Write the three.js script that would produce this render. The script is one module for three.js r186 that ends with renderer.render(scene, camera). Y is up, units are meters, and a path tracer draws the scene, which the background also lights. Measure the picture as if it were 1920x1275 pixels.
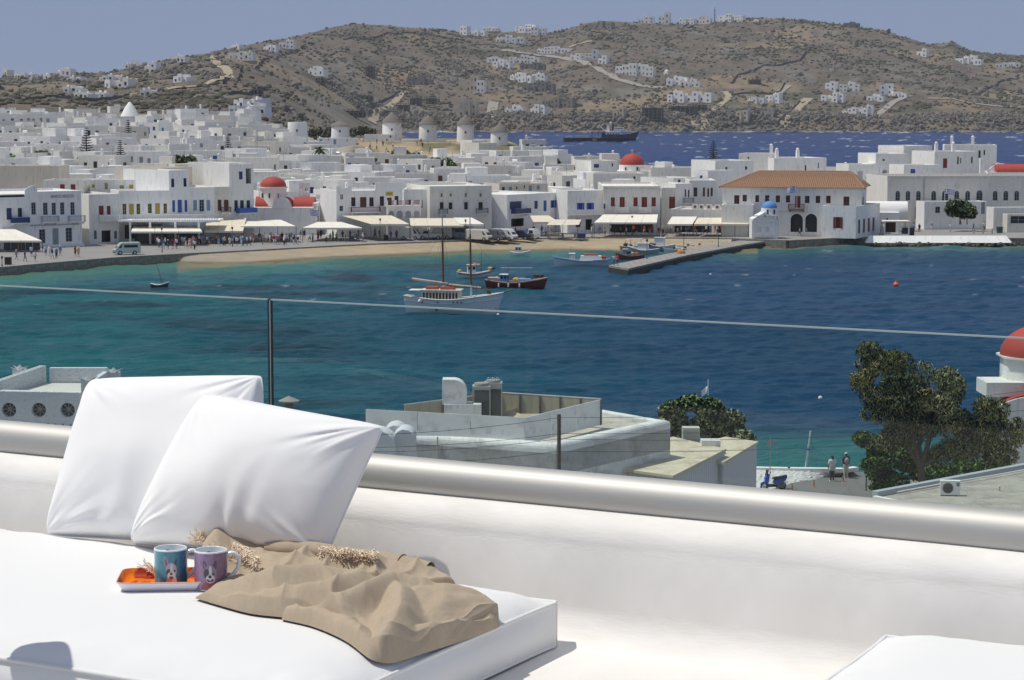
import * as THREE from 'three';
import { MarchingCubes } from 'three/addons/objects/MarchingCubes.js';
import { mergeVertices } from 'three/addons/utils/BufferGeometryUtils.js';

// ---------- camera, sky, sun, exposure ----------
const scene = new THREE.Scene();
const F = 4000, EYE = 26, PITCH = Math.atan(437.5 / F);          // lens and eye of the photograph (1920 x 1275)
const camera = new THREE.PerspectiveCamera(2 * Math.atan(637.5 / F) * 180 / Math.PI, 1920 / 1275, 0.3, 9000);
camera.position.set(0, EYE, 0);
camera.rotation.x = -PITCH;
const renderer = new THREE.WebGLRenderer({ antialias: true });
renderer.setSize(1024, 680);
renderer.toneMapping = THREE.LinearToneMapping;
renderer.toneMappingExposure = 1.0;
renderer.shadowMap.enabled = true;
const SUN_AZ = 84 * Math.PI / 180, SUN_EL = 65 * Math.PI / 180;
const sunDir = new THREE.Vector3(-Math.sin(SUN_AZ) * Math.cos(SUN_EL), Math.sin(SUN_EL), -Math.cos(SUN_AZ) * Math.cos(SUN_EL));
{
  const W = 512, H = 256, a = new Float32Array(W * H * 4), d = new THREE.Vector3();
  for (let j = 0; j < H; j++) for (let i = 0; i < W; i++) {
    const th = ((i + .5) / W - .5) * 2 * Math.PI, el = ((j + .5) / H - .5) * Math.PI;
    d.set(Math.cos(el) * Math.cos(th), Math.sin(el), Math.cos(el) * Math.sin(th));
    const k = Math.pow(Math.max(d.y, 0), .55), g = Math.max(d.dot(sunDir), 0), glow = .35 * Math.pow(g, 24) + .1 * Math.pow(g, 5);
    const c = d.y < -.01 ? [.06, .12, .2] : [.25 * (1 - k) + .23 * k + glow, .32 * (1 - k) + .27 * k + glow * .97, .49 * (1 - k) + .36 * k + glow * .9];
    a.set([c[0], c[1], c[2], 1], (j * W + i) * 4);
  }
  const t = new THREE.DataTexture(a, W, H, THREE.RGBAFormat, THREE.FloatType);
  t.mapping = THREE.EquirectangularReflectionMapping; t.magFilter = THREE.LinearFilter; t.needsUpdate = true;
  scene.background = t; scene.environment = t;
}
const sun = new THREE.DirectionalLight(new THREE.Color().setRGB(1, .955, .86), 3.1);
sun.position.copy(sunDir).multiplyScalar(1500); sun.castShadow = true;
sun.shadow.mapSize.set(4096, 4096);
Object.assign(sun.shadow.camera, { left: -900, right: 900, top: 900, bottom: -900, near: 1, far: 5000 });
scene.add(sun);
scene.fog = new THREE.FogExp2(new THREE.Color().setRGB(.74, .8, .9), 0.00006);

// ---------- helpers ----------
let seed = 7;
const rnd = () => { seed = (seed * 1664525 + 1013904223) >>> 0; return seed / 4294967296; };
const rr = (a, b) => a + (b - a) * rnd();
const pick = l => l[Math.floor(rnd() * l.length)];
const clamp = (x, a, b) => Math.min(b, Math.max(a, x));
const sm = (a, b, x) => { const t = clamp((x - a) / (b - a), 0, 1); return t * t * (3 - 2 * t); };
const mix = (a, b, t) => a + (b - a) * t;
const mix3 = (a, b, t) => [mix(a[0], b[0], t), mix(a[1], b[1], t), mix(a[2], b[2], t)];
const hash = (i, j, s = 0) => { let h = (i * 374761393 + j * 668265263 + s * 974634777) | 0; h = Math.imul(h ^ (h >>> 13), 1274126177); h ^= h >>> 16; return (h >>> 0) / 4294967296; };
function noise(x, y, per = 0, s = 0) {
  let i = Math.floor(x), j = Math.floor(y); const fx = x - i, fy = y - j, u = fx * fx * (3 - 2 * fx), v = fy * fy * (3 - 2 * fy);
  let i1 = i + 1, j1 = j + 1;
  if (per) { i = ((i % per) + per) % per; j = ((j % per) + per) % per; i1 = ((i1 % per) + per) % per; j1 = ((j1 % per) + per) % per; }
  return mix(mix(hash(i, j, s), hash(i1, j, s), u), mix(hash(i, j1, s), hash(i1, j1, s), u), v);
}
function fbm(x, y, o = 4, per = 0, s = 0) { let a = .5, t = 0, n = 0; for (let k = 0; k < o; k++) { t += a * noise(x, y, per, s + k); n += a; x *= 2; y *= 2; per *= 2; a *= .5; } return t / n; }
function lut(pts) { return x => { if (x <= pts[0][0]) return pts[0][1]; for (let i = 1; i < pts.length; i++) if (x <= pts[i][0]) return mix(pts[i - 1][1], pts[i][1], (x - pts[i - 1][0]) / (pts[i][0] - pts[i - 1][0])); return pts[pts.length - 1][1]; }; }
const RX = px => (px - 960) / F, RY = py => -(py - 200) / F;     // direction of a pixel of the photograph, per metre of depth (level axes)
const at = (px, py, D) => new THREE.Vector3(...lvl(px, py, D));
function lvl(px, py, D) {           // exact pitch: camera-space pixel turned to level axes, scaled to depth D
  const cx = (px - 960) / F, cy = -(py - 637.5) / F, c = Math.cos(PITCH), s = Math.sin(PITCH);
  const y = cy * c - s, z = -c - cy * s;   // rotated by -PITCH about x
  const k = D / -z; return [cx * k, EYE + y * k, -D];
}
function onY(px, py, y) { const p = lvl(px, py, 1); return at(px, py, (y - EYE) / (p[1] - EYE)); }
const depthOn = (px, py, y) => -onY(px, py, y).z;
const PX = (x, D) => { return 960 + x / D * F; };                // rough column of a point (good enough for regions)
function project(v) { const c = Math.cos(PITCH), s = Math.sin(PITCH), y = v.y - EYE, Y = y * c - v.z * s, Z = -(y * s + v.z * c); return [960 + v.x / Z * F, 637.5 - Y / Z * F]; }
const V = (x, y, z) => new THREE.Vector3(x, y, z);
const used = {};
function numbered(n) { const k = used[n] = (used[n] ?? -1) + 1; return k ? n + '_' + String(k).padStart(3, '0') : n; }
function shade(o) { o.traverse(m => { if (m.isMesh) { m.castShadow = true; m.receiveShadow = true; } }); return o; }
class MB {
  constructor() { this.p = []; this.n = []; this.u = []; this.c = null; }
  tri(a, b, c, ua = [0, 0], ub = [1, 0], uc = [1, 1]) {
    const e = [b[0] - a[0], b[1] - a[1], b[2] - a[2]], f = [c[0] - a[0], c[1] - a[1], c[2] - a[2]];
    let n = [e[1] * f[2] - e[2] * f[1], e[2] * f[0] - e[0] * f[2], e[0] * f[1] - e[1] * f[0]]; const l = Math.hypot(...n) || 1; n = [n[0] / l, n[1] / l, n[2] / l];
    this.p.push(...a, ...b, ...c); this.n.push(...n, ...n, ...n); this.u.push(...ua, ...ub, ...uc);
  }
  quad(a, b, c, d) {
    const w = Math.hypot(b[0] - a[0], b[1] - a[1], b[2] - a[2]), h = Math.hypot(d[0] - a[0], d[1] - a[1], d[2] - a[2]);
    const o = a[0] * .37 + a[1] * .61 + a[2] * .23;
    this.tri(a, b, c, [o, o], [o + w, o], [o + w, o + h]); this.tri(a, c, d, [o, o], [o + w, o + h], [o, o + h]); return this;
  }
  box(cx, cy, cz, w, h, d, ry = 0, taper = 1) {
    const c = Math.cos(ry), s = Math.sin(ry), P = (x, y, z) => [cx + x * c + z * s, cy + y, cz - x * s + z * c];
    const X = w / 2, Y = h / 2, Z = d / 2, x = X * taper, z = Z * taper;
    const q = [P(-X, -Y, Z), P(X, -Y, Z), P(X, -Y, -Z), P(-X, -Y, -Z), P(-x, Y, z), P(x, Y, z), P(x, Y, -z), P(-x, Y, -z)];
    this.quad(q[0], q[1], q[5], q[4]); this.quad(q[1], q[2], q[6], q[5]); this.quad(q[2], q[3], q[7], q[6]); this.quad(q[3], q[0], q[4], q[7]);
    this.quad(q[4], q[5], q[6], q[7]); this.quad(q[3], q[2], q[1], q[0]); return this;
  }
  bx(x0, x1, y0, y1, z0, z1) { return this.box((x0 + x1) / 2, (y0 + y1) / 2, (z0 + z1) / 2, x1 - x0, y1 - y0, z1 - z0); }
  add(g, m) {
    g = (g.index ? g.toNonIndexed() : g.clone()); if (m) g.applyMatrix4(m);
    const P = g.attributes.position, N = g.attributes.normal, U = g.attributes.uv;
    for (let i = 0; i < P.count; i++) { this.p.push(P.getX(i), P.getY(i), P.getZ(i)); this.n.push(N.getX(i), N.getY(i), N.getZ(i)); this.u.push(U ? U.getX(i) : 0, U ? U.getY(i) : 0); }
    return this;
  }
  bar(a, b, r, r2 = r, seg = 6) {           // tapered round bar between two points
    const A = V(...(a.toArray ? a.toArray() : a)), B = V(...(b.toArray ? b.toArray() : b)), L = A.distanceTo(B); if (L < 1e-6) return this;
    const g = new THREE.CylinderGeometry(r2, r, L, seg, 1), q = new THREE.Quaternion().setFromUnitVectors(V(0, 1, 0), B.clone().sub(A).normalize());
    return this.add(g, new THREE.Matrix4().compose(A.add(B).multiplyScalar(.5), q, V(1, 1, 1)));
  }
  geo() { const g = new THREE.BufferGeometry(); g.setAttribute('position', new THREE.Float32BufferAttribute(this.p, 3)); g.setAttribute('normal', new THREE.Float32BufferAttribute(this.n, 3)); g.setAttribute('uv', new THREE.Float32BufferAttribute(this.u, 2)); return g; }
  build(name, mat, parent) { return mesh(name, this.geo(), mat, parent); }
}
function mesh(name, geo, mat, parent) { const m = new THREE.Mesh(geo, mat); m.name = parent ? name : numbered(name); (parent || scene).add(m); m.castShadow = m.receiveShadow = true; return m; }
function tag(o, label, category, group, kind) { if (label) o.userData.label = label; if (category) o.userData.category = category; if (group) o.userData.group = group; if (kind) o.userData.kind = kind; return o; }
function thing(name, label, category, pos = [0, 0, 0], turn = 0, group) { const o = new THREE.Group(); o.name = numbered(name); o.position.set(...(pos.toArray ? pos.toArray() : pos)); o.rotation.y = turn; scene.add(o); return tag(o, label, category, group); }
const struct = (name, geo, mat) => { const m = mesh(name, geo, mat); m.userData.kind = 'structure'; return m; };
const T4 = (x, y, z, rx = 0, ry = 0, rz = 0, sx = 1, sy = sx, sz = sx) => new THREE.Matrix4().compose(V(x, y, z), new THREE.Quaternion().setFromEuler(new THREE.Euler(rx, ry, rz)), V(sx, sy, sz));
function gridGeo(nx, ny, f, col) {          // f(i/nx, j/ny) -> [x,y,z]
  const p = [], u = [], c = [], id = [];
  for (let j = 0; j <= ny; j++) for (let i = 0; i <= nx; i++) { const q = f(i / nx, j / ny); p.push(q[0], q[1], q[2]); u.push(q[3] ?? i / nx, q[4] ?? j / ny); if (col) c.push(...col(i / nx, j / ny, q)); }
  const w = nx + 1; for (let j = 0; j < ny; j++) for (let i = 0; i < nx; i++) { const k = j * w + i; id.push(k, k + 1, k + w + 1, k, k + w + 1, k + w); }
  const g = new THREE.BufferGeometry(); g.setAttribute('position', new THREE.Float32BufferAttribute(p, 3)); g.setAttribute('uv', new THREE.Float32BufferAttribute(u, 2)); if (col) g.setAttribute('color', new THREE.Float32BufferAttribute(c, 3));
  g.setIndex(id); g.computeVertexNormals(); return g;
}
// ---------- textures and materials ----------
function tex(n, fn, rep = 1, srgb = false) {
  const a = new Uint8Array(n * n * 4);
  for (let j = 0; j < n; j++) for (let i = 0; i < n; i++) { const c = fn(i / n, j / n); const q = Array.isArray(c) ? c : [c, c, c]; a.set([clamp(q[0], 0, 1) * 255, clamp(q[1], 0, 1) * 255, clamp(q[2], 0, 1) * 255, 255], (j * n + i) * 4); }
  const t = new THREE.DataTexture(a, n, n, THREE.RGBAFormat); t.wrapS = t.wrapT = THREE.RepeatWrapping; t.magFilter = THREE.LinearFilter; t.minFilter = THREE.LinearMipmapLinearFilter; t.generateMipmaps = true; t.repeat.set(rep, rep); t.needsUpdate = true; if (srgb) t.colorSpace = THREE.SRGBColorSpace; return t;
}
const re = (t, r) => { const c = t.clone(); c.repeat.set(r, r); c.needsUpdate = true; return c; };
const stainT = tex(256, (u, v) => { const a = fbm(u * 4, v * 4, 5, 4, 3), b = fbm(u * 16, v * 5, 3, 0, 9) * 0 + fbm(u * 24, v * 4, 3, 24, 5); const t = .88 + .2 * a - .2 * sm(.55, .8, b) * sm(.35, .65, a); return [t, t * .995, t * .985]; }, 1 / 7);
const grainT = tex(256, (u, v) => .6 * fbm(u * 32, v * 32, 3, 32, 1) + .4 * fbm(u * 8, v * 8, 3, 8, 2), 1 / 3);
const C = (r, g, b) => new THREE.Color().setRGB(r, g ?? r, b ?? r);
const std = (c, o = {}) => new THREE.MeshStandardMaterial({ color: C(...c), roughness: .8, ...o });
const plaster = c => std(c, { map: stainT, roughness: .92, bumpMap: grainT, bumpScale: .03, side: THREE.DoubleSide });
const M = {
  white: [[.86, .855, .835], [.84, .835, .8], [.8, .79, .755], [.86, .86, .86], [.78, .76, .71], [.72, .69, .63]].map(plaster),
  cream: plaster([.72, .66, .56]), grey: plaster([.5, .5, .49]), concrete: plaster([.4, .38, .35]), tan: plaster([.6, .5, .37]), brick: std([.33, .13, .07], { roughness: .9 }),
  roof: [[.68, .66, .61], [.74, .73, .7], [.58, .55, .49], [.8, .79, .76]].map(plaster),
  dark: std([.025, .027, .03], { roughness: .35 }), glassDark: std([.03, .035, .04], { roughness: .15, metalness: .1 }),
  blue: std([.03, .1, .38], { roughness: .5 }), navy: std([.02, .04, .14], { roughness: .5 }), sky: std([.2, .36, .52], { roughness: .55 }), red: std([.22, .022, .016], { roughness: .5 }), brown: std([.1, .035, .02], { roughness: .55 }), yellow: std([.45, .33, .07], { roughness: .55 }), green: std([.03, .1, .07], { roughness: .55 }), greyP: std([.28, .32, .36], { roughness: .55 }), whiteP: std([.8, .8, .78], { roughness: .5 }), iron: std([.12, .12, .13], { roughness: .5, metalness: .3 }),
  dome: std([.4, .055, .04], { roughness: .75, map: stainT }), domeBlue: std([.09, .27, .62], { roughness: .7, map: stainT }), canvas: std([.72, .66, .53], { roughness: .95, map: stainT, side: THREE.DoubleSide }), canvasW: std([.82, .79, .7], { roughness: .95, map: stainT, side: THREE.DoubleSide }),
  wood: std([.16, .085, .04], { roughness: .6 }), steel: std([.55, .56, .57], { roughness: .35, metalness: .9 }), black: std([.02, .02, .022], { roughness: .5 }), tyre: std([.02, .02, .02], { roughness: .9 }), orange: std([.65, .12, .02], { roughness: .6 }), rope: std([.5, .45, .36], { roughness: .9 }),
  thatch: std([.19, .17, .15], { roughness: 1, bumpMap: grainT, bumpScale: .08 }), trunk: std([.13, .1, .075], { roughness: .95 }),
};
// ---------- terrain ----------
const crestPy = lut([[-900, 165], [0, 147], [60, 146], [110, 140], [190, 140], [230, 136], [300, 118], [370, 105], [440, 92], [500, 80], [550, 72], [620, 55], [665, 47], [720, 50], [800, 55], [860, 61], [905, 63], [960, 63], [1010, 66], [1050, 62], [1100, 45], [1140, 42], [1190, 43], [1230, 45], [1300, 47], [1360, 40], [1400, 36], [1450, 38], [1500, 41], [1560, 47], [1600, 51], [1650, 60], [1690, 72], [1735, 85], [1760, 84], [1780, 79], [1810, 97], [1850, 102], [1920, 107], [2220, 122], [2900, 150]]);
const crestD = lut([[-900, 1500], [0, 1900], [300, 2150], [600, 2700], [900, 2950], [1400, 3000], [1920, 2850], [2900, 2700]]);
const SHORE = 2215;
const quayD = lut([[-900, 318], [0, 328], [220, 350], [480, 368], [700, 385], [920, 397], [1080, 404], [1350, 402], [1400, 399], [1480, 394], [1600, 404], [1920, 401], [2900, 401]]);
const endD = lut([[700, 900], [930, 850], [985, 760], [1050, 690], [1300, 640], [1900, 640]]);
function townY(px, D) {
  const q = quayD(px), t = clamp((D - q - 45) / (800 - q - 45), 0, 1.15);
  const top = lut([[0, 19.3], [300, 19.5], [470, 19], [545, 14], [640, 13.5], [760, 14], [930, 13.5], [1000, 12], [1060, 15], [1300, 15.5], [1700, 17], [2000, 18]])(px);
  let y = 1.4 + (top - 1.4) * Math.pow(t, .95);
  if (px > 600 && px < 1010) { const m = sm(600, 690, px) * (1 - sm(940, 1010, px)); y = mix(y, 1.4 + 6.2 * sm(450, 660, D) + 6.1 * sm(690, 745, D), m); }
  y += -(y + 4) * sm(endD(px) - 25, endD(px) + 15, D) * sm(590, 700, px);
  return y;
}
function hillY(px, D) {
  const Dc = crestD(px), Ec = EYE - (crestPy(px) - 200) / F * Dc;
  const s = (D - SHORE) / (Dc - SHORE), s2 = clamp(s, 0, 1);
  let R = s < 0 ? -4 + 4 * sm(-.08, 0, s) : Ec * (.085 * sm(0, .03, s2) + .915 * Math.pow(s2, .92));
  const l = clamp((D - 830) / (Dc - 830), 0, 1); let L = 20.5 + (Ec - 20.5) * Math.pow(l, 1.15);
  const w = sm(380, 800, px + 90 * (fbm(px * D / F / 160, D / 200, 2, 0, 77) - .5)); let y = mix(L, R, w);
  const k = sm(0, .05, mix(l, s2, w));
  if (k > 0) {
    const x = px * D / F, a = fbm(x / 130, D / 170, 4, 0, 21) - .5, b = Math.abs(fbm(x / 42, D / 48, 3, 0, 33) - .5), bump = 1 - sm(.86, 1, mix(l, s2, w));
    y += k * (a * 15 * bump + (.14 - b) * 13 * sm(.1, .4, mix(l, s2, w)) * (.35 + .65 * bump));
  }
  if (D > Dc) y -= (D - Dc) * .25;
  return y;
}
const pxOf = (x, D) => 960 + x / D * F * 1.0;
const groundY = (px, D) => D < 835 ? townY(px, D) : hillY(px, D);
function onHill(px, py) {             // where the line of sight meets the far slopes
  for (let D = 845, p; D < 3300; D += 4) { p = at(px, py, D); if (hillY(px, D) >= p.y) return at(px, py, D); }
  return at(px, py, crestD(px));
}
const flare = (n, a) => { const l = [-3, -1.4, -.7, -.42]; for (let i = 0; i <= n; i++) l.push(-a + 2 * a * i / n); l.push(.42, .7, 1.4, 3); return l; };
const fanGeo = (us, Ds, yf, col) => gridGeo(us.length - 1, Ds.length - 1, (s, t) => {
  const u = us[Math.round(s * (us.length - 1))], D = Ds[Math.round(t * (Ds.length - 1))]; return [u * D, yf(u, D), -D, u * D / 10, D / 10];
}, col && ((s, t, q) => col(us[Math.round(s * (us.length - 1))], Ds[Math.round(t * (Ds.length - 1))], q)));
{ // far slopes
  const us = flare(620, .27), Ds = [];
  for (let i = 0; i <= 330; i++) { const t = i / 330; Ds.push(t < .2 ? mix(832, 1500, t / .2) : mix(1500, 3260, Math.pow((t - .2) / .8, .95))); }
  const scrub = [.125, .1, .075], straw = [.19, .147, .095], rock = [.15, .135, .115], green = [.055, .06, .032], earth = [.235, .175, .11];
  const g = fanGeo(us, Ds, (u, D) => hillY(960 + u * F, D), (u, D, q) => {
    const x = u * D, px = 960 + u * F, py = 200 - (q[1] - EYE) / D * F;
    const a = fbm(x / 210, D / 210, 4, 0, 51), b = fbm(x / 28, D / 36, 4, 0, 61), d = fbm(x / 7, D / 11, 2, 0, 71);
    let c = mix3(scrub, straw, sm(.48, .66, a + (b - .5) * .45 + sm(140, 215, py) * .13 - .03));
    c = mix3(c, rock, sm(.5, .62, b) * sm(.4, .55, fbm(x / 90, D / 90, 3, 0, 81)) * .9);
    c = mix3(c, green, sm(.62, .74, fbm(x / 34 + 9, D / 40, 3, 0, 91)) * .6);
    c = mix3(c, earth, sm(.66, .76, fbm(x / 120 + 5, D / 110, 3, 0, 95)) * .7);
    if (D > 2200 && D < 2262 && px > 640) c = mix3(c, mix3([.21, .165, .115], [.12, .108, .095], sm(.42, .55, b)), .8);
    const k = .72 + .56 * d; return [c[0] * k, c[1] * k, c[2] * k];
  });
  struct('hills', g, new THREE.MeshStandardMaterial({ vertexColors: true, roughness: 1 }));
}
{ // ground under the town
  const us = flare(300, .27), Ts = []; for (let i = 0; i <= 110; i++) Ts.push(i / 110);
  const g = gridGeo(us.length - 1, 110, (s, t) => { const u = us[Math.round(s * (us.length - 1))], px = 960 + u * F, q = quayD(px), D = mix(q, 836, Math.pow(t, 1.25)); return [u * D, townY(px, D), -D, u * D, D]; }, (s, t, q) => {
    const px = 960 + q[0] / -q[2] * F, D = -q[2], n = .85 + .3 * fbm(q[0] / 3, D / 3, 3, 0, 5), e = D - quayD(px);
    let c = mix3([.27, .26, .25], [.33, .31, .28], sm(48, 70, e));
    c = mix3(c, mix3([.36, .28, .17], [.14, .13, .06], sm(.5, .62, fbm(q[0] / 14, D / 14, 3, 0, 8))), sm(640, 670, px) * (1 - sm(985, 1030, px)) * sm(665, 690, D));
    c = mix3(c, [.3, .25, .19], sm(endD(px) - 40, endD(px) - 15, D) * sm(600, 640, px));
    return [c[0] * n, c[1] * n, c[2] * n];
  });
  struct('town_ground', g, new THREE.MeshStandardMaterial({ vertexColors: true, roughness: .95 }));
}
function strip(name, pts, y0, y1, mat, back = .6, hang = 0) {   // a wall along plan points [x, z], front towards the water
  const m = new MB();
  for (let i = 0; i < pts.length - 1; i++) { const [a, b] = [pts[i], pts[i + 1]], A = k => (typeof k === 'number' ? k : 0); void A;
    m.quad([a[0], y0, a[1]], [b[0], y0, b[1]], [b[0], y1, b[1]], [a[0], y1, a[1]]); m.quad([a[0], y1, a[1]], [b[0], y1, b[1]], [b[0], y1, b[1] - back], [a[0], y1, a[1] - back]);
    m.quad([b[0], y0, b[1] - back], [a[0], y0, a[1] - back], [a[0], y1, a[1] - back], [b[0], y1, b[1] - back]); }
  return m;
}
const quayPts = (a, b, n, off = 0) => { const l = []; for (let i = 0; i <= n; i++) { const px = mix(a, b, i / n), D = quayD(px) - off; l.push([RX(px) * D, -D]); } return l; };
const wetStone = std([1, 1, 1], { roughness: .85, map: tex(256, (u, v) => { const a = fbm(u * 16, v * 16, 4, 16, 11), k = .13 + .22 * a; return [k, k * .95, k * .85]; }, 1 / 6), bumpMap: grainT, bumpScale: .15, side: THREE.DoubleSide });
{ // the quays
  const m = strip('quay', quayPts(-600, 1500, 80, .05), -1.5, 1.43, null, .7); struct('quay_wall', m.geo(), wetStone);
  const m2 = strip('quay', quayPts(1480, 2700, 60, .05), -1.5, 1.43, null, .7); struct('harbour_wall', m2.geo(), wetStone);
  const p = lut([[325, 0], [440, 12], [560, 11], [690, 13], [920, 12.5], [1080, 17], [1120, 20], [1400, 20], [1420, 0]]);
  const g = gridGeo(220, 26, (s, t) => { const px = mix(318, 1372, s), q = quayD(px), w = p(px), D = q + .4 - t * (w + 6); return [RX(px) * D, w < .3 ? -.4 : 1.25 - 1.25 * t * (w + 6) / (w + .01) + .09 * (fbm(px / 5, D, 3, 0, 4) - .5), -D, px / 4, D]; },
    (s, t, q) => { const px = 960 + q[0] / -q[2] * F, n = .82 + .36 * fbm(q[0] / 2.2, q[2] / 2, 3, 0, 7), wet = sm(.35, .02, q[1]), w = sm(.42, .52, fbm(q[0] / 9, q[2] / 5, 3, 0, 17)) * .5; let c = mix3([.38, .3, .19], [.31, .27, .21], Math.max(w, 1 - sm(380, 620, px))); c = mix3(c, [.13, .115, .07], wet); return [c[0] * n, c[1] * n, c[2] * n]; });
  struct('beach_sand', g, new THREE.MeshStandardMaterial({ vertexColors: true, roughness: 1 }));
}
{ // the sea: a wave-shaped sheet, its own colours running from shallow sand to deep blue
  const us = flare(400, .27), Ds = []; for (let py = 1180; py > 236; py -= py > 330 ? 1.15 : .75) Ds.push(4000 * EYE / (py - 200));
  Ds.unshift(60); Ds.push(3400, 6000, 12000);
  const deep = [.0055, .043, .097], far = [.006, .028, .125], teal = [.01, .1, .112], shal = [.06, .175, .135], grass = [.005, .022, .035], sand = [.19, .17, .095];
  const wave = (x, D) => {
    const k = 1 + Math.pow(D / 650, 1.4), w1 = fbm(x / 9 + D / 22, D / 4.2, 3, 0, 101) - .5, w2 = fbm(x / 2.6 - D / 7, D / 1.3, 2, 0, 111) - .5, w3 = D < 420 ? (noise(x / 1.1, D / .75, 0, 113) - .5) * .11 : 0;
    return (w1 * .55 + w2 * .36 + w3) * k;
  };
  const g = fanGeo(us, Ds, (u, D) => D > 3300 ? -.5 : wave(u * D, D), (u, D, q) => {
    const x = u * D, px = 960 + u * F, py = 200 + 104000 / D;
    const big = fbm(x / 60, D / 40, 4, 0, 121), mid = fbm(x / 16, D / 7, 3, 0, 131);
    let tw = sm(1480, 120, px + (big - .5) * 620 + sm(600, 780, py) * 200 + (py < 560 ? (560 - py) * 1.2 : 0) * 1) ; tw = Math.max(tw * .95, sm(790, 850, py) * sm(1280, 1420, px) * .95, sm(1300, 700, px) * .75 * sm(505, 480, py));
    let c = mix3(deep, teal, clamp(tw, 0, 1) * (.72 + .28 * sm(.35, .6, mid)));
    c = mix3(c, grass, sm(.57, .7, fbm(x / 26 + 3, D / 14, 3, 0, 141)) * .6 * sm(1250, 900, px) + .8 * sm(.3, .7, 1 - Math.hypot((px - 655) / 110, (py - 522) / 14)) + .45 * sm(.1, .8, 1 - Math.hypot((px - 560) / 260, (py - 650) / 40)));
    c = mix3(c, far, sm(420, 330, py) * .95);
    const e = quayD(px) - D; // near the town shore
    if (e > -30 && e < 120) { const b = px > 330 && px < 1420 ? 17 : 2; c = mix3(c, shal, .75 * (1 - sm(b, b + 34, e)) * (px > 1100 ? .65 : 1)); c = mix3(c, sand, .85 * (1 - sm(b - 3, b + 5, e)) * (px < 330 ? .35 : 1)); }
    if (D < 200) c = mix3(c, [.02, .15, .14], .5 * sm(172, 158, D));
    const k = .8 + .4 * mid; c = [c[0] * k, c[1] * k, c[2] * k];
    const foam = D > 700 ? sm(.745, .8, fbm(x / 8, D / 22, 3, 0, 151)) * .55 : sm(.84, .88, fbm(x / 3, D / 2.4, 3, 0, 161)) * .2 * sm(200, 320, D);
    const surf = D > 2185 && D < 2213 ? sm(.5, .65, fbm(x / 22, D / 14, 3, 0, 171)) * .8 : 0;
    return mix3(c, [.7, .74, .76], Math.max(foam, surf));
  });
  const bump = tex(256, (u, v) => .6 * fbm(u * 10, v * 22, 4, 0 || 2, 3) * 0 + .55 * fbm(u * 16, v * 16, 3, 16, 4) + .45 * fbm(u * 48, v * 48, 2, 48, 5), 1);
  struct('sea', g, new THREE.MeshPhysicalMaterial({ vertexColors: true, roughness: .32, specularIntensity: .09, bumpMap: bump, bumpScale: .14 }));
}
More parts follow.
